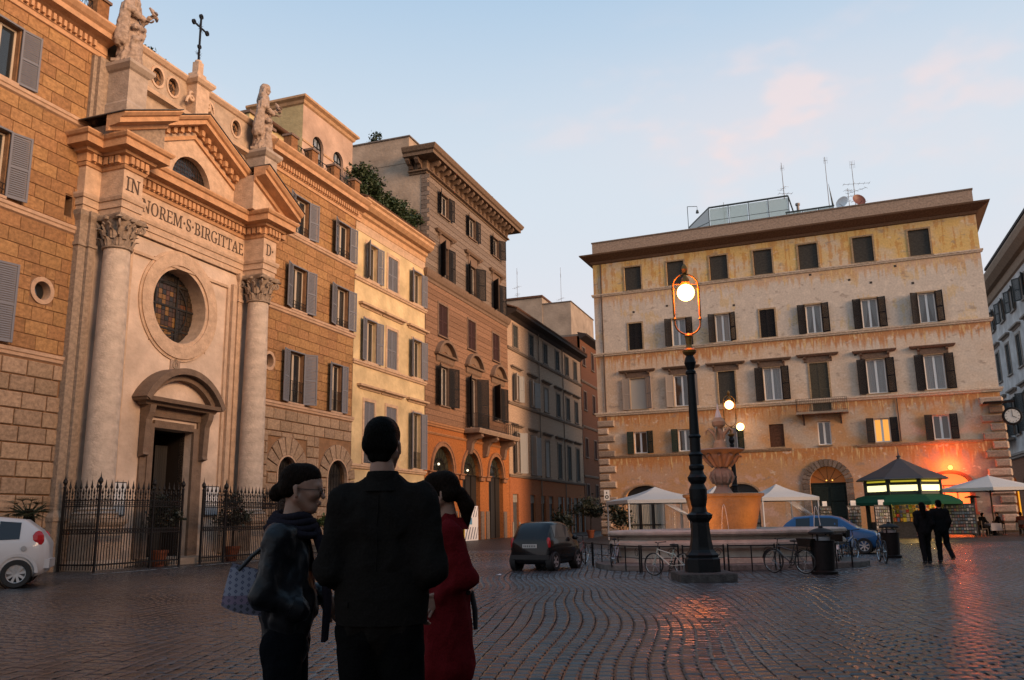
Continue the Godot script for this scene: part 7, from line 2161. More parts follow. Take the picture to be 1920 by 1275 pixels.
func build_green():
	var g1 := Color(0.022, 0.035, 0.013); var g2 := Color(0.03, 0.05, 0.018)
	# roof garden hedge on the yellow house
	for k in 9:
		var u := 46.3 + k * 0.98
		shrub("tall roof garden bush close to the roof pavilion on the yellow house" if k < 3 else "low leafy roof garden bush along the yellow house's roof edge", "bush", FL * Transform3D(Basis(), Vector3(u, 22.2, -1.0)), false, 0.95, 0.75 + 0.35 * sin(k * 1.7) + (0.45 if k < 3 else 0.0), 0.9 + (0.35 if k < 3 else 0.0), 900, 0.12, g2, false, "roof garden bushes")
	shrub("small wild bush sprouting on top of the brown palazzo's blank side wall", "bush", FL * Transform3D(Basis(), Vector3(54.6, 30.2, -4.6)), false, 0.7, 0.5, 0.7, 260, 0.12, g1, true)
	shrub("larger tuft of weeds on the brown palazzo's cornice", "weed", FL * Transform3D(Basis(), Vector3(60.5, 28.66, 0.7)), false, 0.4, 0.3, 0.5, 120, 0.1, g1, false, "weeds on the cornice")
	shrub("smaller tuft of weeds farther along the brown palazzo's cornice", "weed", FL * Transform3D(Basis(), Vector3(65.8, 28.66, 0.7)), false, 0.3, 0.25, 0.4, 80, 0.1, g1, false, "weeds on the cornice")
	for q in [[30.6, 21.2, -4.5, 1.4, 1.9, "roof terrace tree showing behind the round attic windows"], [36.0, 21.2, -5.0, 0.9, 1.7, "roof terrace tree behind the yellow chimneys"]]:
		var t := thing("roof_tree", q[5], "tree", FL * Transform3D(Basis(), Vector3(q[0], q[1], q[2])))
		var m := MB.new()
		m.tube([Vector3.ZERO, Vector3(0.1, q[4] * 0.6, 0), Vector3(0, q[4] + 0.6, 0)], [0.1, 0.08, 0.04], 6, true)
		for k in 7: m.bar(Vector3(0.05, q[4] * 0.7, 0), Vector3(cos(k * 0.9) * q[3] * 0.7, q[4] + 0.5 + 0.3 * sin(k), sin(k * 0.9) * q[3] * 0.7), 0.03, 4, 0.01)
		part(t, "trunk", m, M("bark", Color(0.05, 0.035, 0.025), 0.9, "rough"))
		var f := MB.new()
		leaves(f, Vector3(0, q[4] + 0.7, 0), Vector3(q[3], q[3] * 0.75, q[3]), 1600, 0.11, 14)
		part(t, "crown", f, leafm("leaf_roof", g1))
	# pots inside the church railing
	shrub("potted olive shrub inside the railing left of the church door", "shrub", FL * Transform3D(Basis(), Vector3(27.0, 0, 1.75)), true, 0.75, 1.95, 0.7, 1300, 0.075, Color(0.03, 0.033, 0.022))
	shrub("potted olive shrub inside the railing right of the church door", "shrub", FL * Transform3D(Basis(), Vector3(31.35, 0, 1.75)), true, 0.75, 2.0, 0.75, 1300, 0.075, Color(0.03, 0.033, 0.022))
	# potted palm by the white car
	var pm := thing("potted_palm", "dwarf palm in a tall terracotta pot beside the white car", "palm", at(-15.3, 0, -27.3))
	var p := MB.new()
	p.lathe([Vector2(0.32, 0), Vector2(0.46, 0.95), Vector2(0.52, 0.95), Vector2(0.54, 1.15), Vector2(0.48, 1.15), Vector2(0.46, 1.08), Vector2(0, 1.08)], 20)
	part(pm, "pot", p, M("terracotta", Color(0.30, 0.095, 0.045), 0.85, "rough"))
	var tk := MB.new()
	tk.tube([Vector3(0, 1.0, 0), Vector3(0.03, 1.6, 0), Vector3(0, 2.1, 0)], [0.22, 0.2, 0.13], 8, true)
	part(pm, "trunk", tk, M("palm_trunk", Color(0.035, 0.025, 0.018), 0.95, "rough"))
	var fr := leafm("palm_leaf", Color(0.02, 0.032, 0.014))
	for k in 46:
		var a := TAU * k / 46.0 * 2.39 * 5.0
		var up := rng.randf_range(-0.35, 1.0)
		var f := MB.new()
		var d := Vector3(cos(a), 0, sin(a)); var sd := Vector3(-sin(a), 0, cos(a))
		var L := rng.randf_range(0.75, 1.15)
		var hub := Vector3(0, 2.0, 0) + d * L * 0.5 + Vector3.UP * up * L * 0.35
		f.bar(Vector3(0, 1.9, 0), hub, 0.014)
		for j in 15:
			var b := (j - 7) / 7.0 * 1.25
			var dir := (d * cos(b) + sd * sin(b)).normalized()
			var tip := hub + dir * (0.55 - 0.12 * absf(b)) + Vector3.UP * (up * 0.25 - 0.12)
			var w := dir.cross(Vector3.UP) * 0.018
			f.tri(hub + w, tip, hub - w)
		part(pm, "frond", f, fr)
	# bushes at the palazzo's left corner
	for q in [[6.0, -69.5, 1.5, 2.1], [8.2, -68.5, 1.3, 1.8], [3.6, -67.0, 0.9, 1.2]]:
		shrub({1.5: "largest dark potted bush by the palazzo's left corner", 1.3: "medium dark potted bush nearest the left gazebo", 0.9: "small dark potted bush at the side street mouth"}[q[2]], "bush", at(q[0], 0, q[1]), true, q[2], q[3], 1.1, 1100, 0.13, Color(0.014, 0.019, 0.011), true, "bushes at the street corner")
	shrub("small green shrub seen behind the woman with glasses", "shrub", FL * Transform3D(Basis(), Vector3(40.1, 0, 0.8)), true, 0.5, 1.5, 0.45, 500, 0.09, Color(0.05, 0.08, 0.02))

func build_fence():
	var iron := M("iron", Color(0.02, 0.018, 0.018), 0.5, "metal")
	var bar := MB.new()
	bar.bar(Vector3(0, 0.05, 0), Vector3(0, 2.72, 0), 0.016)
	bar.lathe([Vector2(0.012, 2.68), Vector2(0.035, 2.74), Vector2(0.014, 2.8), Vector2(0.05, 2.87), Vector2(0.03, 2.95), Vector2(0.0, 3.16)], 6)
	bar.lathe([Vector2(0.012, 2.4), Vector2(0.04, 2.45), Vector2(0.012, 2.5)], 6)
	var low := MB.new()
	low.bar(Vector3(0, 0.05, 0), Vector3(0, 2.5, 0), 0.016)
	low.lathe([Vector2(0.01, 2.48), Vector2(0.035, 2.55), Vector2(0.012, 2.6), Vector2(0.04, 2.68), Vector2(0.0, 2.88)], 6)
	var tall := bar.mesh(); var short := low.mesh()
	var runs := [[Vector2(23.45, 0.6), Vector2(23.45, 2.2), "side run of spiked iron railing enclosing the church front by the palm", false], [Vector2(23.45, 2.2), Vector2(26.0, 2.2), "spiked iron railing before the church's left column", false], [Vector2(26.04, 2.2), Vector2(27.6, 2.2), "spiked iron gate leaf left of the church door", true], [Vector2(28.8, 2.2), Vector2(30.2, 2.2), "spiked iron gate leaf right of the church door", true], [Vector2(30.24, 2.2), Vector2(34.5, 2.2), "spiked iron railing before the church's right column", false], [Vector2(34.5, 2.2), Vector2(34.5, 0.6), "side run of spiked iron railing enclosing the church front by the arched doors", false]]
	for r in runs:
		var a: Vector2 = r[0]; var b: Vector2 = r[1]
		var ln := a.distance_to(b)
		var d := (b - a) / ln
		var t := thing("iron_gate" if r[3] else "iron_railing", r[2], "gate" if r[3] else "railing", FL * Transform3D(Basis(Vector3.UP, -atan2(d.y, d.x)), Vector3(a.x, 0, a.y)), "railings round the church front")
		var n := int(round(ln / 0.125))
		for k in n + 1:
			part(t, "bar", tall if k % 2 == 0 else short, iron, Transform3D(Basis(), Vector3(ln * k / n, 0, 0)))
		var m := MB.new()
		for y in [0.22, 1.28, 1.42, 2.22, 2.42]: m.span(Vector3(0, y - 0.02, -0.014), Vector3(ln, y + 0.02, 0.014))
		part(t, "rail", m, iron)
		var sc := MB.new()
		for k in n:
			var x := ln * (k + 0.5) / n
			sc.ring(Vector3(x, 2.32, 0), 0.042, 0.058, -0.008, 0.008, 0, TAU, 10); sc.ring(Vector3(x, 1.35, 0), 0.03, 0.045, -0.008, 0.008, 0, TAU, 8)
			sc.ring(Vector3(x, 0.2, 0), 0.045, 0.06, -0.008, 0.008, 0, PI, 6)
		part(t, "scrollwork", sc, iron)
		for e in [0.0, ln]:
			if r[3] or e == 0.0:
				var ps := MB.new()
				ps.span(Vector3(e - 0.035, 0, -0.035), Vector3(e + 0.035, 2.85, 0.035))
				ps.lathe([Vector2(0.05, 2.85), Vector2(0.06, 2.9), Vector2(0.03, 2.95), Vector2(0.085, 3.06), Vector2(0.07, 3.14), Vector2(0.02, 3.22), Vector2(0, 3.42)], 10, Vector3(e, 0, 0))
				part(t, "post", ps, iron)
	for q in [[26.1, 0.3, 0.42, "left of the church door"], [31.6, 0.3, 0.4, "right of the church door"]]:
		var nb := thing("notice_board", "white paper notice board on the wall " + q[3], "notice board", FL * Transform3D(Basis(), Vector3(q[0], 1.95, 0.36)))
		put(nb, "frame", M("board_frame", Color(0.05, 0.05, 0.055), 0.6, "plain"), Vector3(-q[2] - 0.04, -0.04, -0.06), Vector3(q[2] + 0.04, 1.24, 0.02))
		put(nb, "paper", M("paper", Color(0.62, 0.62, 0.62), 0.9, "plain"), Vector3(-q[2], 0.35, 0.022), Vector3(q[2], 1.2, 0.03))
		put(nb, "paper", M("paper_blue", Color(0.28, 0.33, 0.38), 0.9, "plain"), Vector3(-q[2], 0.0, 0.022), Vector3(q[2], 0.32, 0.03))
	# striped poster panel in the second arch
	var ps := thing("poster_panel", "white hoarding panel with blue diagonal stripes in the brown palazzo's middle arch", "poster", FL * Transform3D(Basis(), Vector3(61.75, 0, 0.35)))
	put(ps, "panel", M("poster_white", Color(0.66, 0.66, 0.68), 0.8, "plain"), Vector3(-1.35, 0.0, -0.05), Vector3(1.35, 2.6, 0.0))
	var st := MB.new()
	for band in [[1.75, 2.55], [0.1, 1.0]]:
		for k in 5:
			var x0: float = -1.3 + k * 0.52
			st.prism([Vector2(x0, band[0]), Vector2(minf(x0 + 0.14, 1.33), band[0]), Vector2(minf(x0 + 0.14 + 0.5, 1.33), band[1]), Vector2(minf(x0 + 0.5, 1.33), band[1])], 0.002, 0.006)
	part(ps, "stripes", st, M("poster_blue", Color(0.03, 0.045, 0.12), 0.8, "plain"))
	put(ps, "picture", M("poster_pic", Color(0.08, 0.22, 0.36), 0.8, "plain"), Vector3(-1.2, 1.2, 0.002), Vector3(0.1, 1.7, 0.007))
	put(ps, "edge_strip", M("poster_yellow", Color(0.6, 0.4, 0.03), 0.8, "plain"), Vector3(-1.42, 0.0, -0.05), Vector3(-1.352, 2.6, 0.01))
	# parking sign at the corner
	var sg := thing("parking_sign", "small white street sign on a thin grey pole at the side street corner", "sign", at(7.35, 0, -69.2))
	var pl := MB.new()
	pl.bar(Vector3.ZERO, Vector3(0, 3.4, 0), 0.035, 8)
	part(sg, "pole", pl, M("sign_pole", Color(0.2, 0.2, 0.2), 0.5, "plain"))
	var pt := put(sg, "plate", M("sign_white", Color(0.45, 0.45, 0.45), 0.5, "plain"), Vector3(-0.22, 2.9, 0.04), Vector3(0.22, 3.7, 0.07))
	var sy := MB.new()
	sy.ring(Vector3(0, 3.15, 0.072), 0.07, 0.15, 0, 0.006, 0, TAU, 16); sy.span(Vector3(-0.04, 3.4, 0.072), Vector3(0.04, 3.56, 0.078))
	part(pt, "symbol", sy, M("lead", Color(0.012, 0.011, 0.01), 0.6, "plain"))
	# paper litter
	for q in [[250, -0.63, -10.6], [0, -1.9, -21.0], [0, 9.2, -23.5], [0, 8.6, -23.0], [0, -0.5, -24.5]]:
		var lt := thing("paper_scrap", "small white scrap of paper lying on the cobbles", "litter", at(q[1], 0.008, q[2], q[1]), "paper scraps on the cobbles")
		var m := MB.new()
		m.quad(Vector3(-0.05, 0, 0.03), Vector3(0.05, 0.01, 0.03), Vector3(0.04, 0.03, -0.04), Vector3(-0.05, 0.004, -0.03)); m.quad(Vector3(0.05, 0.01, 0.03), Vector3(0.09, 0, 0.0), Vector3(0.08, 0.0, -0.05), Vector3(0.04, 0.03, -0.04))
		part(lt, "paper", m, M("paper", Color(0.62, 0.62, 0.62), 0.9, "plain"))

func make_lamp(label, xf, energy: float) -> Node3D:
	var t := thing("street_lamp", label, "street lamp", xf, "glowing street lamps")
	var iron := M("lamp_iron", Color(0.012, 0.012, 0.013), 0.5, "metal")
	var lit_gold := M("lamp_lit_gold", Color(0.32, 0.17, 0.05), 0.45, "metal", 0.5)  # orange-gold lamplight put into the colour of the capital and lantern frame
	var p := MB.new()
	p.mold([Vector2(0.02, 0), Vector2(0.02, 0.17), Vector2(0, 0.2), Vector2(-0.6, 0.2)], [Vector2(-0.64, 0.64), Vector2(0.64, 0.64), Vector2(0.64, -0.64), Vector2(-0.64, -0.64)], false, true)
	part(t, "plinth", p, M("lamp_plinth", Color(0.10, 0.085, 0.078), 0.85, "rough"))
	p = MB.new()
	p.mold([Vector2(0.02, 0.2), Vector2(0.02, 0.5), Vector2(-0.02, 0.54), Vector2(0.0, 0.6), Vector2(-0.06, 0.66), Vector2(-0.1, 0.72), Vector2(-0.15, 1.0), Vector2(-0.17, 1.36), Vector2(-0.1, 1.46), Vector2(-0.08, 1.54), Vector2(-0.14, 1.58), Vector2(-0.22, 1.62), Vector2(-0.26, 1.7)], [Vector2(-0.17, 0.37), Vector2(0.17, 0.37), Vector2(0.37, 0.17), Vector2(0.37, -0.17), Vector2(0.17, -0.37), Vector2(-0.17, -0.37), Vector2(-0.37, -0.17), Vector2(-0.37, 0.17)], false, true)
	var bs := part(t, "base", p, iron)
	put(bs, "access_door", iron, Vector3(-0.1, 0.78, 0.21), Vector3(0.1, 1.28, 0.262))
	p = MB.new()
	p.lathe([Vector2(0.2, 1.6), Vector2(0.17, 1.72), Vector2(0.19, 1.8), Vector2(0.21, 1.92), Vector2(0.22, 2.15), Vector2(0.16, 2.28), Vector2(0.22, 2.36), Vector2(0.24, 2.44), Vector2(0.18, 2.52), Vector2(0.155, 2.6), Vector2(0.185, 2.66), Vector2(0.185, 2.72), Vector2(0.15, 2.76), Vector2(0.16, 2.95), Vector2(0.18, 3.0), Vector2(0.13, 3.06), Vector2(0.13, 3.4), Vector2(0.16, 3.44), Vector2(0.12, 3.5), Vector2(0.105, 4.2), Vector2(0.095, 5.0), Vector2(0.13, 5.02), Vector2(0.13, 5.08), Vector2(0.09, 5.12), Vector2(0.15, 5.3), Vector2(0.12, 5.42), Vector2(0.08, 5.5)], 18)
	part(t, "post", p, iron)
	p = MB.new()
	p.lathe([Vector2(0.08, 5.48), Vector2(0.17, 5.56), Vector2(0.18, 5.62), Vector2(0.1, 5.68), Vector2(0.07, 5.76), Vector2(0.09, 5.95), Vector2(0.11, 6.0), Vector2(0.05, 6.06)], 14)
	part(t, "capital", p, lit_gold)
	p = MB.new()
	var pth := []; var rr := []
	for k in 33:
		var a := -PI / 2 + TAU * k / 32.0
		pth.append(Vector3(cos(a) * 0.33, (6.36 if sin(a) < 0 else 7.3) + sin(a) * 0.33, 0)); rr.append(0.022)
	p.tube(pth, rr, 8)
	for s in [-1, 1]:
		p.lathe([Vector2(0.022, 6.4), Vector2(0.045, 6.44), Vector2(0.022, 6.5), Vector2(0.03, 6.55), Vector2(0.03, 7.2), Vector2(0.045, 7.24), Vector2(0.022, 7.3)], 8, Vector3(s * 0.33, 0, 0))
	p.bar(Vector3(-0.33, 7.36, 0), Vector3(0.33, 7.36, 0), 0.012)
	p.lathe([Vector2(0.09, 7.36), Vector2(0.12, 7.4), Vector2(0.1, 7.5), Vector2(0.05, 7.56), Vector2(0.03, 7.62), Vector2(0.06, 7.66), Vector2(0.08, 7.76), Vector2(0.06, 7.84), Vector2(0.0, 7.92)], 12)
	part(t, "lantern_frame", p, lit_gold)
	part(t, "globe", lamp_ball(0.22), glow("globe", Color(1.0, 0.72, 0.40), 14.0), Transform3D(Basis(), Vector3(0, 7.14, 0)))
	omni(t, Vector3(0, 7.14, 0), Color(1.0, 0.47, 0.13), energy, 0.21)
	return t
func build_fountain():
	var t := thing("fountain", "stone fountain with lobed oval basin, granite tub and tall vase behind the bicycles", "fountain", at(6.62, 0, -27.5))
	var st := M("fountain_stone", Color(0.56, 0.45, 0.37), 0.85, "stone")
	var path := []; var step := []
	for k in 64:
		var a := -TAU * k / 64.0
		var lob := 1.0 + 0.05 * cos(a * 4.0) + 0.03 * cos(a * 8.0)
		var c := cos(a); var s := sin(a)
		path.append(Vector2(signf(c) * pow(absf(c), 0.8) * 3.35 * lob, signf(s) * pow(absf(s), 0.8) * 2.15 * lob))
		step.append(Vector2(signf(c) * pow(absf(c), 0.7) * 4.1, signf(s) * pow(absf(s), 0.7) * 2.75))
	var b := MB.new()
	b.mold([Vector2(0.0, 0), Vector2(0.0, 0.14), Vector2(-0.02, 0.16), Vector2(-1.2, 0.17)], step, false, true)
	part(t, "step", b, M("fountain_step", Color(0.22, 0.19, 0.17), 0.85, "rough"))
	b = MB.new()
	b.mold([Vector2(-0.12, 0.165), Vector2(-0.12, 0.3), Vector2(-0.2, 0.34), Vector2(-0.24, 0.5), Vector2(-0.18, 0.54), Vector2(0.0, 0.6), Vector2(0.06, 0.68), Vector2(0.06, 0.74), Vector2(0.0, 0.82), Vector2(-0.14, 0.85), Vector2(-0.16, 0.92), Vector2(0.04, 0.95), Vector2(0.1, 1.0), Vector2(0.1, 1.06), Vector2(0.06, 1.1), Vector2(-0.3, 1.12), Vector2(-0.34, 1.08), Vector2(-0.34, 0.5)], path, false, true)
	part(t, "basin", b, st)
	b = MB.new()
	for k in 64:
		var p: Vector2 = path[k] * 0.9; var q: Vector2 = path[(k + 1) % 64] * 0.9
		b.tri(Vector3(0, 0.96, 0), Vector3(p.x, 0.96, p.y), Vector3(q.x, 0.96, q.y))
	var wm := M("water", Color(0.02, 0.025, 0.025), 0.06, "plain")
	part(t, "water", b, wm)
	b = MB.new()
	b.lathe([Vector2(0.72, 0.6), Vector2(0.78, 1.16), Vector2(0.86, 1.5), Vector2(0.95, 2.0), Vector2(0.97, 2.08), Vector2(1.03, 2.1), Vector2(1.04, 2.18), Vector2(0.98, 2.2), Vector2(0.9, 2.1), Vector2(0.0, 2.05)], 48, Vector3.ZERO, Vector3(1.24, 1, 0.8))
	part(t, "tub", b, M("tub_granite", Color(0.36, 0.25, 0.13), 0.5, "stone"))
	b = MB.new()
	b.lathe([Vector2(0.42, 2.05), Vector2(0.42, 2.14), Vector2(0.3, 2.24), Vector2(0.2, 2.4), Vector2(0.2, 2.46), Vector2(0.3, 2.56), Vector2(0.36, 2.72), Vector2(0.34, 2.86), Vector2(0.26, 2.96), Vector2(0.2, 3.0), Vector2(0.28, 3.08), Vector2(0.46, 3.3), Vector2(0.52, 3.42), Vector2(0.7, 3.52), Vector2(0.76, 3.56), Vector2(0.72, 3.6), Vector2(0.5, 3.58), Vector2(0.2, 3.62), Vector2(0.14, 3.72)], 30)
	for k in 10:
		var a := TAU * k / 10
		b.tube([Vector3(cos(a) * 0.28, 3.05, sin(a) * 0.28), Vector3(cos(a) * 0.46, 3.24, sin(a) * 0.46), Vector3(cos(a) * 0.58, 3.4, sin(a) * 0.58), Vector3(cos(a) * 0.66, 3.34, sin(a) * 0.66)], [0.05, 0.07, 0.06, 0.03], 6, true)
		b.tube([Vector3(cos(a) * 0.3, 2.52, sin(a) * 0.3), Vector3(cos(a) * 0.38, 2.7, sin(a) * 0.38), Vector3(cos(a) * 0.32, 2.9, sin(a) * 0.32)], [0.03, 0.05, 0.03], 6, true)
	part(t, "vase", b, M("vase_stone", Color(0.34, 0.25, 0.19), 0.85, "stone"))
	b = MB.new()
	b.lathe([Vector2(0.22, 3.62), Vector2(0.2, 3.8), Vector2(0.14, 3.9), Vector2(0.16, 4.1), Vector2(0.1, 4.25), Vector2(0.2, 4.36), Vector2(0.22, 4.48), Vector2(0.14, 4.6), Vector2(0.05, 4.66)], 18)
	for k in 4:
		var a := TAU * k / 4 + 0.5
		var d := Vector3(cos(a), 0, sin(a))
		b.tube([d * 0.08 + Vector3.UP * 3.85, d * 0.18 + Vector3.UP * 4.1, d * 0.34 + Vector3.UP * 4.26, d * 0.44 + Vector3.UP * 4.18, d * 0.42 + Vector3.UP * 4.08], [0.06, 0.06, 0.05, 0.04, 0.02], 7, true)
	part(t, "lily_finial", b, M("finial_stone", Color(0.48, 0.33, 0.2), 0.8, "stone"))
	# water that wells up over the finial and two thin spouts
	var wj := StandardMaterial3D.new()
	wj.albedo_color = Color(0.85, 0.83, 0.8, 0.7); wj.transparency = BaseMaterial3D.TRANSPARENCY_ALPHA; wj.roughness = 0.25
	b = MB.new()
	b.lathe([Vector2(0.12, 4.6), Vector2(0.09, 4.72), Vector2(0.045, 4.86), Vector2(0.03, 5.0), Vector2(0, 5.1)], 10)
	part(t, "water_jet", b, wj)
	for q in [[-0.42, 1.85], [2.35, 1.75]]:
		b = MB.new()
		var pa := []; var ra := []
		for k in 9:
			var f := k / 8.0
			pa.append(Vector3(q[0] + 0.22 * f, 0.97 + 4.0 * (q[1] - 0.97) * f * (1 - f) + 0.0, 1.25)); ra.append(0.012)
		b.tube(pa, ra, 6)
		part(t, "water_jet", b, wj)
	# small floodlights standing in the basin
	for q in [[-1.55, 1.15], [-1.2, 1.45], [1.35, 1.4], [2.2, 0.9]]:
		var fl := thing("basin_floodlight", "small warm floodlight standing in the fountain basin", "floodlight", at(6.62 + q[0], 0.95, -27.5 + q[1]), "floodlights in the fountain basin")
		b = MB.new()
		b.lathe([Vector2(0.09, 0.0), Vector2(0.1, 0.1), Vector2(0.08, 0.12)], 12)
		part(fl, "housing", b, M("lamp_iron", Color(0.012, 0.012, 0.013), 0.5, "metal"))
		b = MB.new()
		b.lathe([Vector2(0.075, 0.125), Vector2(0.04, 0.15), Vector2(0.0, 0.155)], 12)
		part(fl, "lens", b, glow("flood", Color(1.0, 0.6, 0.2), 3.0))
		var sp := SpotLight3D.new()
		sp.name = "light"; sp.position = Vector3(0, 0.2, 0); sp.light_color = Color(1.0, 0.58, 0.18); sp.light_energy = 1.2; sp.spot_angle = 62.0; sp.spot_range = 12.0; sp.spot_attenuation = 2.0; sp.light_size = 0.07; sp.shadow_enabled = true
		fl.add_child(sp)
		sp.look_at_from_position(fl.transform * Vector3(0, 0.2, 0), Vector3(6.62, 2.2, -27.5))
	# iron hoops keep cars off the fountain
	var iron := M("lamp_iron", Color(0.012, 0.012, 0.013), 0.5, "metal")
	var pts := [Vector2(2.2, -30.5), Vector2(2.5, -28.4), Vector2(2.9, -26.4), Vector2(3.5, -24.5), Vector2(4.6, -24.2), Vector2(5.85, -24.2), Vector2(7.2, -24.0), Vector2(8.4, -24.3), Vector2(9.7, -25.2)]
	for i in pts.size() - 1:
		var a: Vector2 = pts[i]; var e: Vector2 = pts[i + 1]
		var d := (e - a).normalized()
		var ln := a.distance_to(e) - 0.12
		var r := thing("barrier_hoop", "low dark iron barrier " + ["beside the dull red bicycle", "between the dull red and the end-on bicycle", "against the end-on bicycle", "behind the silver bicycle's front wheel", "behind the tall lamp post", "between the lamp post and the dark bicycle", "the dark basket bicycle leans on", "behind the nearer litter bin"][i], "barrier", Transform3D(Basis(Vector3.UP, -atan2(d.y, d.x)), Vector3(a.x, 0, a.y)), "barriers round the fountain")
		for k in 3:
			var m := MB.new()
			m.bar(Vector3(ln * k / 2.0, 0, 0), Vector3(ln * k / 2.0, 0.74 if k != 1 else 0.7, 0), 0.024 if k != 1 else 0.018, 8)
			part(r, "post", m, iron)
		for y in [0.7, 0.38]:
			var m := MB.new()
			m.bar(Vector3(0, y, 0), Vector3(ln, y, 0), 0.018 if y > 0.5 else 0.01, 6)
			part(r, "rail", m, iron)
		var sc := MB.new()
		var pa := []; var ra := []
		for k in 20:
			var q := k / 19.0
			pa.append(Vector3(ln - 0.17 + cos(q * TAU * 1.5) * 0.15 * (1 - 0.7 * q), 0.53 + sin(q * TAU * 1.5) * 0.14 * (1 - 0.7 * q), 0)); ra.append(0.008)
		sc.tube(pa, ra, 5)
		part(r, "scroll", sc, iron)
func make_bike(label, xf, col: Color, basket := false):
	var t := thing("bicycle", label, "bicycle", xf, "bicycles round the fountain")
	var fm := M("bike%s" % col.to_html(), col, 0.4, "plain"); var blk := M("rubber", Color(0.012, 0.012, 0.012), 0.7, "plain"); var chrome := M("chrome", Color(0.4, 0.4, 0.4), 0.25, "plain", 0.9)
	for s in [-1, 1]:
		var c := Vector3(s * 0.52, 0.34, 0)
		var m := MB.new()
		for k in 28:
			var a := TAU * k / 28; var b := TAU * (k + 1) / 28
			m.bar(c + Vector3(cos(a), sin(a), 0) * 0.325, c + Vector3(cos(b), sin(b), 0) * 0.325, 0.02, 5)
		var w := part(t, "wheel", m, blk)
		m = MB.new()
		m.ring(c, 0.295, 0.31, -0.012, 0.012, 0, TAU, 28)
		for k in 14:
			var a := TAU * k / 14
			m.bar(c + Vector3(0, 0, 0.03 * (1 if k % 2 else -1)), c + Vector3(cos(a), sin(a), 0) * 0.3, 0.003, 3)
		m.bar(c - Vector3(0, 0, 0.05), c + Vector3(0, 0, 0.05), 0.025, 8)
		part(w, "rim", m, chrome)
		m = MB.new()
		m.ring(c, 0.36, 0.372, -0.03, 0.03, 0.5 if s < 0 else 0.2, 2.6 if s < 0 else 2.9, 12)
		if basket: part(t, "mudguard", m, fm)
	var f := MB.new()
	var bb := Vector3(-0.06, 0.3, 0); var st := Vector3(-0.2, 0.78, 0); var hd := Vector3(0.36, 0.82, 0); var hl := Vector3(0.4, 0.66, 0)
	for q in [[bb, st, 0.018], [st + Vector3(0.03, -0.14, 0), hl + Vector3(-0.02, 0.12, 0), 0.018], [bb, hl, 0.021], [hd, hl, 0.022]]: f.bar(q[0], q[1], q[2], 8)
	for z in [-0.05, 0.05]:
		f.bar(st + Vector3(0.02, -0.1, z * 0.3), Vector3(-0.52, 0.34, z), 0.01, 6); f.bar(bb, Vector3(-0.52, 0.34, z), 0.011, 6); f.bar(hl, Vector3(0.52, 0.34, z), 0.013, 6)
	part(t, "frame", f, fm)
	f = MB.new()
	f.bar(hd, hd + Vector3(-0.03, 0.16, 0), 0.014, 6)
	f.tube([Vector3(0.22, 1.0, -0.28), Vector3(0.32, 0.99, -0.18), Vector3(0.35, 0.97, 0), Vector3(0.32, 0.99, 0.18), Vector3(0.22, 1.0, 0.28)], [0.016, 0.013, 0.013, 0.013, 0.016], 6, true)
	part(t, "handlebar", f, blk)
	f = MB.new()
	f.bar(st, st + Vector3(-0.03, 0.12, 0), 0.013, 6)
	f.lathe([Vector2(0, 0.0), Vector2(0.08, 0.01), Vector2(0.075, 0.05), Vector2(0, 0.06)], 12, Vector3(-0.26, 0.89, 0), Vector3(1.5, 1, 0.9)); f.tube([Vector3(-0.24, 0.92, 0), Vector3(-0.08, 0.92, 0)], [0.045, 0.02], 8, true)
	part(t, "saddle", f, blk)
	f = MB.new()
	f.ring(bb, 0.07, 0.09, 0.04, 0.05, 0, TAU, 16); f.bar(bb + Vector3(0, 0, 0.06), bb + Vector3(0.1, -0.13, 0.06), 0.012); f.bar(bb + Vector3(0, 0, -0.06), bb + Vector3(-0.1, 0.13, -0.06), 0.012)
	f.box(bb + Vector3(0.1, -0.14, 0.11), Vector3(0.09, 0.025, 0.08)); f.box(bb + Vector3(-0.1, 0.14, -0.11), Vector3(0.09, 0.025, 0.08)); f.bar(bb + Vector3(0, 0.08, 0.045), Vector3(-0.52, 0.38, 0.045), 0.006); f.bar(bb + Vector3(0, -0.08, 0.045), Vector3(-0.52, 0.3, 0.045), 0.006)
	part(t, "crankset", f, blk)
	if basket:
		f = MB.new()
		f.prism([Vector2(-0.86, 0.98), Vector2(-0.38, 1.0), Vector2(-0.44, 0.78), Vector2(-0.8, 0.76)], -0.17, 0.17); f.bar(Vector3(-0.62, 0.74, 0), Vector3(-0.52, 0.36, 0.06), 0.012)
		part(t, "rear_basket", f, M("basket", Color(0.02, 0.016, 0.012), 0.9, "rough"))
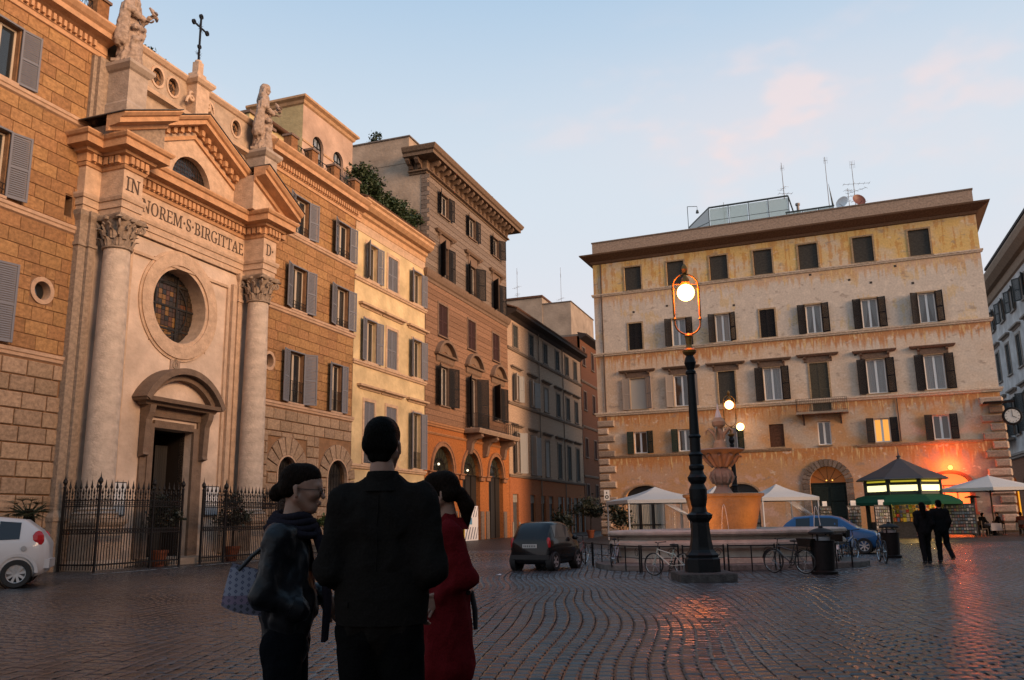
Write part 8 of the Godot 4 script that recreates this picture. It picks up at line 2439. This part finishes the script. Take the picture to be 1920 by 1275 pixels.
func build_furniture():
	make_lamp("tall black iron lamp post with glowing globe before the fountain", at(4.49, 0, -21.2, 0.0), 14.0)
	make_lamp("iron lamp post with glowing globe far behind the fountain", at(11.21, 0, -44, 0.2), 200.0)
	make_bike("silver step-through bicycle leaning by the lamp post", at(3.98, 0.0, -22.95, PI - 0.72, 0.86), Color(0.42, 0.43, 0.36))
	make_bike("dark bicycle with a rear basket leaning on the fountain barrier", at(7.2, 0.0, -23.2, PI - 0.86, 0.9), Color(0.02, 0.022, 0.025), true)
	make_bike("blue-grey bicycle seen end-on at the barrier left of the silver bicycle", at(3.05, 0.0, -26.6, 1.25, 0.95), Color(0.25, 0.27, 0.3))
	make_bike("dull red bicycle by the barrier nearest the small black car", at(2.15, 0.0, -29.6, 1.1, 0.95), Color(0.16, 0.05, 0.04))
	make_bike("white bicycle parked against the rubbish bin by the fountain", at(9.55, 0.0, -26.0, 1.2, 0.95), Color(0.5, 0.48, 0.46), true)
	make_bike("black bicycle parked beside the farther rubbish bin", at(11.5, 0.0, -27.6, 1.35, 1.0), Color(0.02, 0.02, 0.022))
	make_bike("grey bicycle with a cluttered basket beside the farther rubbish bin", at(10.9, 0.0, -28.6, 0.9, 1.0), Color(0.2, 0.19, 0.2), true)
	for q in [[7.95, -22.75, "brown iron litter bin with domed lid before the fountain's right end"], [13.0, -30.4, "brown iron litter bin with domed lid beside the parked bicycles"]]:
		var t := thing("litter_bin", q[2], "litter bin", at(q[0], 0, q[1]), "litter bins")
		var m := MB.new()
		m.lathe([Vector2(0.33, 0), Vector2(0.34, 0.06), Vector2(0.27, 0.09), Vector2(0.31, 0.8), Vector2(0.32, 0.84), Vector2(0.24, 0.84)], 24)
		var bm := M("bin_iron", Color(0.014, 0.011, 0.0105), 0.6, "metal")
		part(t, "drum", m, bm)
		for k in 4:
			part(t, "pillar", quad_mesh(0.04, 0.2), bm, Transform3D(Basis(Vector3.UP, TAU * k / 4 + 0.78), Vector3.ZERO) * Transform3D(Basis(), Vector3(0, 0.82, 0.24)))
		m = MB.new()
		m.lathe([Vector2(0.28, 1.0), Vector2(0.34, 1.0), Vector2(0.33, 1.05), Vector2(0.2, 1.12), Vector2(0.06, 1.16), Vector2(0.05, 1.2), Vector2(0, 1.21)], 24)
		part(t, "lid", m, bm)
		m = MB.new()
		m.lathe([Vector2(0.2, 0.82), Vector2(0.22, 0.93), Vector2(0.12, 0.97), Vector2(0, 0.95)], 12)
		part(t, "rubbish_bag", m, M("bag_grey", Color(0.3, 0.3, 0.32), 0.4, "plain"))
# body lofted along its length: station [z, half_w, sill, belt, roof, roof_half_w]; z = 0 at the tail, nose towards -z
func car_ring(s: Array, o := 0.0) -> Array:
	var w: float = s[1] + o; var rw: float = s[5] + o
	var sill: float = s[2]; var belt: float = s[3]; var roof: float = s[4] + o
	var half := [Vector3(w * 0.90, sill, 0), Vector3(w * 0.985, sill + 0.10, 0), Vector3(w, lerpf(sill, belt, 0.5), 0), Vector3(w * 0.975, belt - 0.05, 0), Vector3(w * 0.945, belt, 0), Vector3(lerpf(w * 0.94, rw, 0.88), lerpf(belt, roof, 0.86), 0), Vector3(rw * 0.86, lerpf(belt, roof, 0.975), 0), Vector3(rw * 0.5, roof, 0)]
	var out := []
	for p in half: out.append(p + Vector3(0, 0, -s[0]))
	for i in range(half.size() - 1, -1, -1): out.append(Vector3(-half[i].x, half[i].y, -s[0]))
	return out
func car(t, S: Array, o: Dictionary):
	var R := []
	for s in S: R.append(car_ring(s))
	var body := MB.new(); var gl := MB.new()
	var cnt: int = R[0].size()
	for i in S.size() - 1:
		for k in cnt:
			var j := (k + 1) % cnt
			body.quad(R[i][j], R[i][k], R[i + 1][k], R[i + 1][j])
	for k in range(1, cnt - 1):
		body.tri(R[0][0], R[0][k], R[0][k + 1]); body.tri(R[-1][0], R[-1][k + 1], R[-1][k])
	smooth(body, 0.55)
	var bd := part(t, "body", body, o.paint)
	# glazing: side windows over chosen stations, screens fore and aft
	for sp in o.side:
		for sgn in [1, -1]:
			var g := MB.new()
			for i in range(sp[0], sp[1]):
				var A := car_ring(S[i], 0.008); var B := car_ring(S[i + 1], 0.008)
				var a4: int = 4 if sgn > 0 else cnt - 5
				var a5: int = 5 if sgn > 0 else cnt - 6
				var f0: float = 0.12 if i == sp[0] else 0.0; var f1: float = 0.88 if i == sp[1] - 1 else 1.0
				var lo0: Vector3 = A[a4].lerp(B[a4], f0); var lo1: Vector3 = A[a4].lerp(B[a4], f1); var hi0: Vector3 = A[a5].lerp(B[a5], f0); var hi1: Vector3 = A[a5].lerp(B[a5], f1)
				g.quad(lo0.lerp(hi0, 0.1), lo1.lerp(hi1, 0.1), lo1.lerp(hi1, 0.95), lo0.lerp(hi0, 0.95))
			part(t, "side_window", g, M("car_glass", Color(0.018, 0.02, 0.024), 0.06, "plain"))
	for sp in o.screens:
		var A := car_ring(S[sp[0]], 0.01); var B := car_ring(S[sp[1]], 0.01)
		var g := MB.new()
		var lo: Array = A if sp[2] else B; var hi: Array = B if sp[2] else A
		g.quad(lo[4].lerp(lo[cnt - 5], 0.06), lo[4].lerp(lo[cnt - 5], 0.94), hi[6].lerp(hi[cnt - 7], 0.97), hi[6].lerp(hi[cnt - 7], 0.03))
		part(t, "windscreen" if not sp[2] else "rear_window", g, M("car_glass", Color(0.018, 0.02, 0.024), 0.06, "plain"))
	# wheels
	for wz in o.axles:
		for s in [-1, 1]:
			var r: float = o.wheel
			var m := MB.new()
			m.x = Transform3D(Basis(Vector3.BACK, -s * PI / 2), Vector3(s * (o.track), r, -wz))
			m.lathe([Vector2(r * 0.62, -0.09), Vector2(r * 0.93, -0.1), Vector2(r, -0.06), Vector2(r, 0.06), Vector2(r * 0.93, 0.1), Vector2(r * 0.66, 0.095), Vector2(r * 0.6, 0.05)], 28)
			m.lathe([Vector2(r * 1.14, -0.14), Vector2(r * 1.14, 0.06)], 24)
			var w := part(t, "wheel", m, M("rubber", Color(0.012, 0.012, 0.012), 0.7, "plain"))
			m = MB.new()
			m.x = Transform3D(Basis(Vector3.BACK, -s * PI / 2), Vector3(s * (o.track), r, -wz))
			m.lathe([Vector2(0, 0.06), Vector2(r * 0.18, 0.065), Vector2(r * 0.2, 0.05)], 12)
			for k in o.spokes:
				var a: float = TAU * k / o.spokes
				var d := Vector3(cos(a), 0, sin(a)); var e := Vector3(-sin(a), 0, cos(a)) * r * (0.10 if o.spokes > 6 else 0.14)
				m.quad(d * r * 0.15 - e * 0.7 + Vector3.UP * 0.066, d * r * 0.63 - e + Vector3.UP * 0.075, d * r * 0.63 + e + Vector3.UP * 0.075, d * r * 0.15 + e * 0.7 + Vector3.UP * 0.066)
			m.lathe([Vector2(r * 0.6, 0.07), Vector2(r * 0.68, 0.085)], 28)
			part(w, "rim", m, M("alloy", Color(0.42, 0.41, 0.40), 0.35, "plain", 0.4))
			m = MB.new()
			m.x = Transform3D(Basis(Vector3.BACK, -s * PI / 2), Vector3(s * (o.track), r, -wz))
			m.lathe([Vector2(0, 0.0), Vector2(r * 0.62, 0.0)], 20)
			part(w, "brake_disc", m, M("rubber", Color(0.012, 0.012, 0.012), 0.7, "plain"))
	return bd
func blob(mb: MB, c: Vector3, s: Vector3):
	mb.lathe([Vector2(0, -1), Vector2(0.5, -0.87), Vector2(0.87, -0.5), Vector2(1, 0), Vector2(0.87, 0.5), Vector2(0.5, 0.87), Vector2(0, 1)], 14, c, s)
func paint(key, c: Color, r := 0.25) -> StandardMaterial3D:
	var m := M(key, c, r, "plain")
	m.clearcoat_enabled = true; m.clearcoat = 0.35; m.metallic_specular = 0.3; m.clearcoat_roughness = 0.06
	return m
func build_cars():
	var redl := M("tail_red", Color(0.35, 0.012, 0.015), 0.15, "plain")
	# small black two-seater seen from behind
	var t := thing("parked_car", "tiny black two-seat car parked with its tail to the viewer", "car", at(0.95, 0, -27.2, -0.50, 0.92))
	var blackp := paint("black_paint", Color(0.006, 0.006, 0.007))
	var S := [[-1.20, 0.66, 0.34, 0.90, 0.94, 0.58], [-1.16, 0.72, 0.24, 0.95, 1.02, 0.62], [-1.08, 0.75, 0.20, 0.97, 1.16, 0.60], [-0.86, 0.77, 0.2, 0.98, 1.5, 0.58], [-0.5, 0.78, 0.2, 0.98, 1.545, 0.585], [0.0, 0.78, 0.2, 0.96, 1.55, 0.58], [0.35, 0.775, 0.2, 0.95, 1.5, 0.57], [0.85, 0.77, 0.2, 0.93, 1.0, 0.6], [1.1, 0.74, 0.22, 0.80, 0.86, 0.58], [1.24, 0.64, 0.3, 0.62, 0.66, 0.5]]
	car(t, S, {"paint": blackp, "side": [[3, 6]], "screens": [[6, 7, false], [2, 3, true]], "axles": [-0.86, 0.86], "wheel": 0.30, "track": 0.70, "spokes": 5})
	for s in [-1, 1]:
		var m := MB.new()
		blob(m, Vector3(s * 0.655, 0.86, 1.14), Vector3(0.085, 0.2, 0.06))
		part(t, "tail_light", m, redl)
		m = MB.new()
		blob(m, Vector3(s * 0.86, 1.02, -0.45), Vector3(0.1, 0.08, 0.06))
		part(t, "mirror", m, blackp)
	var pl := put(t, "number_plate", M("plate", Color(0.45, 0.45, 0.42), 0.5, "plain"), Vector3(-0.26, 0.72, 1.19), Vector3(0.26, 0.84, 1.215))
	var ch := MB.new()
	for k in 7:
		var x := -0.2 + k * 0.066
		ch.span(Vector3(x - 0.016, 0.745, 1.217), Vector3(x + 0.016, 0.81, 1.221))
	part(pl, "plate_characters", ch, M("lead", Color(0.012, 0.011, 0.01), 0.6, "plain"))
	put(t, "bumper", M("bumper_black", Color(0.014, 0.014, 0.014), 0.6, "plain"), Vector3(-0.7, 0.36, 1.10), Vector3(0.7, 0.5, 1.225))
	put(t, "boot_handle", M("chrome", Color(0.4, 0.4, 0.4), 0.25, "plain", 0.9), Vector3(-0.2, 0.93, 1.16), Vector3(0.3, 0.95, 1.19))
	# silver-white hatchback at the frame's left edge
	t = thing("parked_car", "silver-white hatchback with red tail lamp parked beside the potted palm", "car", at(-14.56, 0, -22.93, 1.98, 1.24))
	var white := paint("white_paint", Color(0.46, 0.44, 0.43), 0.3)
	S = [[-1.70, 0.62, 0.36, 0.86, 0.9, 0.5], [-1.64, 0.72, 0.28, 0.92, 1.0, 0.58], [-1.5, 0.78, 0.22, 0.96, 1.18, 0.6], [-1.22, 0.8, 0.2, 0.95, 1.40, 0.57], [-0.7, 0.81, 0.2, 0.93, 1.46, 0.57], [0.0, 0.81, 0.2, 0.9, 1.465, 0.57], [0.5, 0.81, 0.2, 0.88, 1.40, 0.56], [1.05, 0.8, 0.2, 0.86, 0.96, 0.62], [1.45, 0.76, 0.22, 0.72, 0.8, 0.6], [1.68, 0.64, 0.3, 0.55, 0.6, 0.5]]
	car(t, S, {"paint": white, "side": [[3, 4], [4, 6]], "screens": [[6, 7, false], [2, 3, true]], "axles": [-1.16, 1.16], "wheel": 0.29, "track": 0.735, "spokes": 9})
	for s in [-1, 1]:
		var m := MB.new()
		blob(m, Vector3(s * 0.69, 0.97, 1.50), Vector3(0.075, 0.19, 0.12))
		part(t, "tail_light", m, redl)
		m = MB.new()
		m.x = Transform3D(Basis(Vector3.BACK, -s * PI / 2), Vector3(s * 0.806, 0.80, 1.26))
		m.lathe([Vector2(0.055, 0), Vector2(0.05, 0.008), Vector2(0, 0.008)], 14)
		part(t, "fuel_flap", m, M("flap", Color(0.3, 0.29, 0.28), 0.4, "plain"))
		m = MB.new()
		m.ring(Vector3.ZERO, 0.335, 0.40, 0.0, 0.03, 0.0, PI, 18)
		part(t, "wheel_arch", m, white, Transform3D(Basis(Vector3.UP, s * PI / 2), Vector3(s * 0.79, 0.3, 1.16)))
	put(t, "rear_bumper", white, Vector3(-0.7, 0.38, 1.60), Vector3(0.7, 0.56, 1.75))
	# blue hatchback behind the fountain
	t = thing("parked_car", "bright blue compact car parked behind the fountain's right end", "car", at(12.5, 0, -34.6, -2.05, 1.0))
	var blue := paint("blue_paint", Color(0.02, 0.085, 0.21), 0.3)
	S = [[-1.9, 0.62, 0.36, 0.86, 0.9, 0.5], [-1.8, 0.74, 0.26, 0.92, 1.0, 0.58], [-1.6, 0.8, 0.22, 0.94, 1.2, 0.6], [-1.3, 0.82, 0.2, 0.93, 1.42, 0.57], [-0.6, 0.83, 0.2, 0.92, 1.47, 0.57], [0.1, 0.83, 0.2, 0.9, 1.45, 0.57], [0.4, 0.83, 0.2, 0.9, 1.38, 0.57], [1.05, 0.82, 0.2, 0.88, 0.96, 0.64], [1.6, 0.79, 0.22, 0.76, 0.84, 0.62], [1.85, 0.68, 0.28, 0.6, 0.66, 0.55]]
	car(t, S, {"paint": blue, "side": [[3, 4], [4, 6]], "screens": [[6, 7, false], [2, 3, true]], "axles": [-1.22, 1.25], "wheel": 0.3, "track": 0.745, "spokes": 7})
	for s in [-1, 1]:
		var m := MB.new()
		blob(m, Vector3(s * 0.56, 0.68, -1.74), Vector3(0.16, 0.1, 0.12))
		part(t, "headlight", m, M("headlight", Color(0.5, 0.5, 0.5), 0.1, "plain"))
		m = MB.new()
		blob(m, Vector3(s * 0.93, 0.98, -0.55), Vector3(0.1, 0.08, 0.06))
		part(t, "mirror", m, blue)
	put(t, "number_plate", M("plate", Color(0.45, 0.45, 0.42), 0.5, "plain"), Vector3(-0.26, 0.42, -1.885), Vector3(0.26, 0.53, -1.86))
	put(t, "grille", M("bumper_black", Color(0.014, 0.014, 0.014), 0.6, "plain"), Vector3(-0.4, 0.56, -1.87), Vector3(0.4, 0.64, -1.83))

func build_cafe():
	# octagonal news kiosk
	var K := Vector3(24.7, 0, -55.2)
	var t := thing("news_kiosk", "octagonal green news kiosk with glowing fascia panels and awning", "kiosk", Transform3D(Basis(Vector3.UP, 0.42 + PI / 8), K))
	var gr := M("kiosk_green", Color(0.014, 0.026, 0.02), 0.5, "plain")
	var m := MB.new()
	m.lathe([Vector2(2.9, 3.55), Vector2(2.7, 3.68), Vector2(1.4, 4.25), Vector2(0.25, 4.85), Vector2(0.12, 4.9), Vector2(0.12, 5.0), Vector2(0.16, 5.06), Vector2(0.05, 5.14), Vector2(0.0, 5.7)], 8, Vector3.ZERO, Vector3.ONE, 0, TAU, false)
	m.lathe([Vector2(2.1, 3.5), Vector2(2.9, 3.55)], 8, Vector3.ZERO, Vector3.ONE, 0, TAU, false)
	part(t, "roof", m, M("kiosk_roof", Color(0.035, 0.032, 0.036), 0.5, "plain"))
	m = MB.new()
	m.lathe([Vector2(2.3, 2.55), Vector2(2.3, 2.82)], 8, Vector3.ZERO, Vector3.ONE, 0, TAU, false); m.lathe([Vector2(2.3, 3.2), Vector2(2.34, 3.34), Vector2(2.3, 3.52)], 8, Vector3.ZERO, Vector3.ONE, 0, TAU, false)
	part(t, "fascia", m, gr)
	m = MB.new()
	m.lathe([Vector2(2.35, 2.62), Vector2(2.9, 2.5), Vector2(3.5, 2.15), Vector2(3.5, 1.98), Vector2(3.46, 1.98), Vector2(3.46, 2.13)], 8, Vector3.ZERO, Vector3.ONE, 0, TAU, false)
	part(t, "awning", m, M("awning_green", Color(0.02, 0.085, 0.05), 0.85, "cloth"))
	var side := 2.0 * 2.3 * sin(PI / 8)
	for k in 8:
		var a := TAU * (k + 0.5) / 8
		var xf := Transform3D(Basis(Vector3.UP, a + PI / 2), Vector3(cos(a), 0, -sin(a)) * 2.3 * cos(PI / 8))
		part(t, "lit_panel", quad_mesh(side - 0.12, 0.36), glow("kiosk_panel", Color(1.0, 0.97, 0.72), 1.3), xf * Transform3D(Basis(), Vector3(0, 2.83, 0.02)))
		part(t, "lit_panel", quad_mesh(side - 0.3, 0.1), glow("kiosk_strip", Color(0.8, 0.75, 0.2), 0.6), xf * Transform3D(Basis(), Vector3(0, 3.37, 0.06)))
		var b := Vector3(cos(TAU * k / 8), 0, -sin(TAU * k / 8)) * 2.3
		put(t, "corner_post", gr, b + Vector3(-0.09, 0.0, -0.09), b + Vector3(0.09, 3.5, 0.09))
		part(t, "counter", quad_mesh(side - 0.2, 0.95), M("kiosk_counter", Color(0.08, 0.075, 0.07), 0.6, "rough"), xf * Transform3D(Basis(), Vector3(0, 0.0, -0.02)))
		var mg := {}
		for i in 8:
			for j in 4:
				var c: Color = [Color(0.75, 0.6, 0.04), Color(0.6, 0.08, 0.05), Color(0.7, 0.35, 0.05), Color(0.5, 0.5, 0.45), Color(0.3, 0.4, 0.06), Color(0.15, 0.2, 0.4)][rng.randi() % 6]
				if not mg.has(c): mg[c] = MB.new()
				mg[c].box(Vector3(-side / 2 + 0.22 + i * 0.185, 1.09 + j * 0.26, -0.53 + j * 0.03 + rng.randf_range(-0.1, 0.06)), Vector3(rng.randf_range(0.1, 0.2), rng.randf_range(0.14, 0.25), 0.03), Basis(Vector3.BACK, rng.randf_range(-0.15, 0.15)))
		for c in mg: part(t, "magazines", mg[c], M("mag" + c.to_html(), c, 0.5, "plain"), xf).set_meta("kind", "stuff")
	put(t, "core", M("kiosk_counter", Color(0.08, 0.075, 0.07), 0.6, "rough"), Vector3(-1.0, 0, -1.0), Vector3(1.0, 2.6, 1.0))
	for a in [3.7, 4.6, 5.4]:
		var p := Vector3(cos(a), 0, -sin(a)) * 1.55 + Vector3.UP * 2.3
		part(t, "ceiling_lamp", lamp_ball(0.1), glow("kiosk_lamp", Color(1.0, 0.85, 0.5), 4.0), Transform3D(Basis(), p))
		omni(t, p, Color(1.0, 0.78, 0.38), 3.0, 0.1)
	# display racks round it
	var rk := [[20.9, -53.6, 0.35, "tall postcard rack left of the news kiosk"], [22.2, -52.6, 0.2, "postcard rack with white header card before the news kiosk"], [27.2, -53.4, -0.35, "wide newspaper rack right of the news kiosk"], [19.5, -54.6, 0.5, "magazine rack farthest left of the news kiosk"]]
	for q in rk:
		var r := thing("display_rack", q[3], "display rack", at(q[0], 0, q[1], q[2]), "racks round the news kiosk")
		var wd := 1.9 if q[0] > 25 else 1.0
		put(r, "board", M("rack_dark", Color(0.03, 0.03, 0.03), 0.6, "plain"), Vector3(-wd / 2, 0.15, -0.08), Vector3(wd / 2, 2.0, -0.02))
		for s in [-1, 1]: put(r, "leg", M("rack_dark", Color(0.03, 0.03, 0.03), 0.6, "plain"), Vector3(s * wd * 0.42 - 0.03, 0, -0.3), Vector3(s * wd * 0.42 + 0.03, 0.16, 0.2))
		put(r, "header", M("paper", Color(0.62, 0.62, 0.62), 0.9, "plain"), Vector3(-0.2, 2.0, -0.06), Vector3(0.2, 2.3, -0.03))
		var mg := {}
		for i in int(wd / 0.14):
			for j in 9:
				var c: Color = [Color(0.12, 0.12, 0.13), Color(0.06, 0.06, 0.065), Color(0.22, 0.21, 0.2), Color(0.13, 0.06, 0.05), Color(0.05, 0.08, 0.11), Color(0.09, 0.11, 0.06)][rng.randi() % 6]
				if not mg.has(c): mg[c] = MB.new()
				mg[c].box(Vector3(-wd / 2 + 0.07 + i * 0.14, 0.3 + j * 0.19, 0.02), Vector3(rng.randf_range(0.09, 0.13), rng.randf_range(0.1, 0.17), 0.015), Basis(Vector3.RIGHT, -0.2) * Basis(Vector3.BACK, rng.randf_range(-0.08, 0.08)))
		for c in mg: part(r, "cards", mg[c], M("mag" + c.to_html(), c, 0.5, "plain")).set_meta("kind", "stuff")
	# white gazebos before the shop arches
	var cloth := M("canopy_white", Color(0.66, 0.65, 0.63), 0.85, "cloth")
	cloth.backlight_enabled = true; cloth.backlight = Color(0.25, 0.24, 0.22)
	var gz := [[9.5, -58.5, 2.75, "white gazebo with clear side sheets left of the fountain vase"], [13.7, -59.0, 1.9, "white gazebo directly behind the fountain vase"], [17.3, -57.2, 1.95, "white gazebo with clear side sheets right of the fountain tub"]]
	for q in gz:
		var g := thing("gazebo", q[3], "gazebo", at(q[0], 0, q[1], 0.15), "white gazebos before the palazzo")
		var r: float = q[2]
		m = MB.new()
		for k in 4:
			var a := TAU * k / 4 + PI / 4; var b := a + PI / 2
			var A := Vector3(cos(a) * r * 1.414, 2.62, -sin(a) * r * 1.414); var B := Vector3(cos(b) * r * 1.414, 2.62, -sin(b) * r * 1.414)
			for i in 6:
				var f0 := i / 6.0; var f1 := (i + 1) / 6.0
				var h := func(f: float) -> float: return 2.62 + 0.9 * (1.0 - (1.0 - f) * (1.0 - 0.12 * f * (1 - f) * 4.0) ) - 0.16 * sin(PI * f)
				m.quad(A.lerp(Vector3(0, 2.62, 0), f0) * Vector3(1, 0, 1) + Vector3.UP * h.call(f0), B.lerp(Vector3(0, 2.62, 0), f0) * Vector3(1, 0, 1) + Vector3.UP * h.call(f0), B.lerp(Vector3(0, 2.62, 0), f1) * Vector3(1, 0, 1) + Vector3.UP * h.call(f1), A.lerp(Vector3(0, 2.62, 0), f1) * Vector3(1, 0, 1) + Vector3.UP * h.call(f1))
			m.quad(A - Vector3.UP * 0.22, B - Vector3.UP * 0.22, B, A)
		part(g, "canopy", m, cloth)
		for k in 4:
			var a := TAU * k / 4 + PI / 4
			put(g, "pole", M("pole_white", Color(0.5, 0.5, 0.5), 0.4, "plain"), Vector3(cos(a) * r * 1.36 - 0.04, 0, -sin(a) * r * 1.36 - 0.04), Vector3(cos(a) * r * 1.36 + 0.04, 2.6, -sin(a) * r * 1.36 + 0.04))
		m = MB.new()
		for i in 24:
			var x0 := -r * 0.2 + i * r * 1.15 / 24; var x1 := x0 + r * 1.15 / 24
			m.quad(Vector3(x0, 0.1, r * 0.96 + 0.06 * sin(i * 1.3)), Vector3(x1, 0.1, r * 0.96 + 0.06 * sin(i * 1.3 + 1.3)), Vector3(x1, 2.4, r * 0.96 + 0.03 * sin(i * 2.1 + 2.1)), Vector3(x0, 2.4, r * 0.96 + 0.03 * sin(i * 2.1)))
		part(g, "clear_sheet", m, glass("clear_sheet", Color(0.3, 0.3, 0.3), 0.18, 0.12))
		m = MB.new()
		for i in 5: m.tube([Vector3(-r * 0.1 + i * 0.1, 2.35, r * 0.99), Vector3(r * 0.15 + i * 0.25, 1.95 - i * 0.1, r * 1.01), Vector3(r * 0.35 + i * 0.35, 1.6 - i * 0.12, r * 0.99)], [0.012, 0.03, 0.008], 5)
		part(g, "sheet_folds", m, glass("sheet_fold", Color(0.6, 0.6, 0.6), 0.6, 0.2))
	# parasols over the cafe tables
	for q in [[31.0, -56.5, 2.9, "big cream parasol beside the palazzo's right corner stones"], [35.6, -54.4, 2.8, "cream parasol nearest the white palazzo"]]:
		var p := thing("parasol", q[3], "parasol", at(q[0], 0, q[1], 0.35), "cafe parasols")
		m = MB.new()
		m.lathe([Vector2(q[2], 2.78), Vector2(q[2], 2.98), Vector2(q[2] * 0.5, 3.38), Vector2(0.05, 3.78), Vector2(0, 3.9)], 8, Vector3.ZERO, Vector3.ONE, 0, TAU, false)
		part(p, "canopy", m, cloth)
		m = MB.new()
		m.bar(Vector3.ZERO, Vector3(0, 3.7, 0), 0.05, 8)
		part(p, "pole", m, M("pole_wood", Color(0.06, 0.035, 0.02), 0.6, "plain"))
		m = MB.new()
		m.lathe([Vector2(0.4, 0), Vector2(0.4, 0.1), Vector2(0.08, 0.14), Vector2(0.07, 0.4)], 16)
		part(p, "foot", m, M("lamp_iron", Color(0.012, 0.012, 0.013), 0.5, "metal"))
		for k in 8:
			m = MB.new()
			var a := TAU * k / 8
			m.bar(Vector3(0, 2.7, 0), Vector3(cos(a) * q[2] * 0.55, 3.3, -sin(a) * q[2] * 0.55), 0.02)
			part(p, "rib", m, M("pole_wood", Color(0.06, 0.035, 0.02), 0.6, "plain"))
	for q in [[30.6, -56.2, "round-draped cafe table with white cloth under the big parasol's edge"], [32.6, -55.7, "white-clothed cafe table under the big parasol"], [34.6, -55.6, "white-clothed cafe table between the two parasols"]]:
		var c := thing("cafe_table", q[2], "table", at(q[0], 0, q[1], 0.3), "white-clothed cafe tables")
		m = MB.new()
		for k in 24:
			var a := TAU * k / 24; var b := TAU * (k + 1) / 24
			var f := func(an: float, y: float) -> Vector3:
				var sq := 0.45 / maxf(absf(cos(an)), absf(sin(an)))
				var r := minf(sq, 0.6) + (0.75 - y) * (0.08 + 0.07 * sin(an * 12.0))
				return Vector3(cos(an) * r, y, -sin(an) * r)
			m.tri(Vector3(0, 0.75, 0), f.call(a, 0.75), f.call(b, 0.75)); m.quad(f.call(a, 0.3), f.call(b, 0.3), f.call(b, 0.75), f.call(a, 0.75))
		part(c, "tablecloth", m, M("table_cloth", Color(0.5, 0.47, 0.5), 0.9, "cloth"))
		m = MB.new()
		m.bar(Vector3.ZERO, Vector3(0, 0.74, 0), 0.05, 8)
		part(c, "leg", m, M("lamp_iron", Color(0.012, 0.012, 0.013), 0.5, "metal"))
	var h := thing("patio_heater", "mushroom-topped patio heater under the big parasol", "heater", at(30.2, 0, -57.3))
	m = MB.new()
	m.lathe([Vector2(0.25, 0), Vector2(0.25, 0.7), Vector2(0.06, 0.75), Vector2(0.05, 2.0), Vector2(0.14, 2.05), Vector2(0.14, 2.35), Vector2(0.1, 2.4)], 14)
	part(h, "stand", m, M("heater", Color(0.05, 0.045, 0.04), 0.5, "plain"))
	m = MB.new()
	m.lathe([Vector2(0.5, 2.4), Vector2(0.4, 2.48), Vector2(0.0, 2.56)], 20)
	part(h, "reflector", m, M("heater", Color(0.05, 0.045, 0.04), 0.5, "plain"))
func build_all():
	build_ground()
	build_tan(); build_roof_tower(); build_church()
	build_yellow(); build_brown(); build_grey()
	build_right(); build_white(); build_great()
	rng.seed = 77
	build_fence(); build_fountain(); build_furniture(); build_cars(); build_cafe(); build_green()
	build_statues(); build_people()
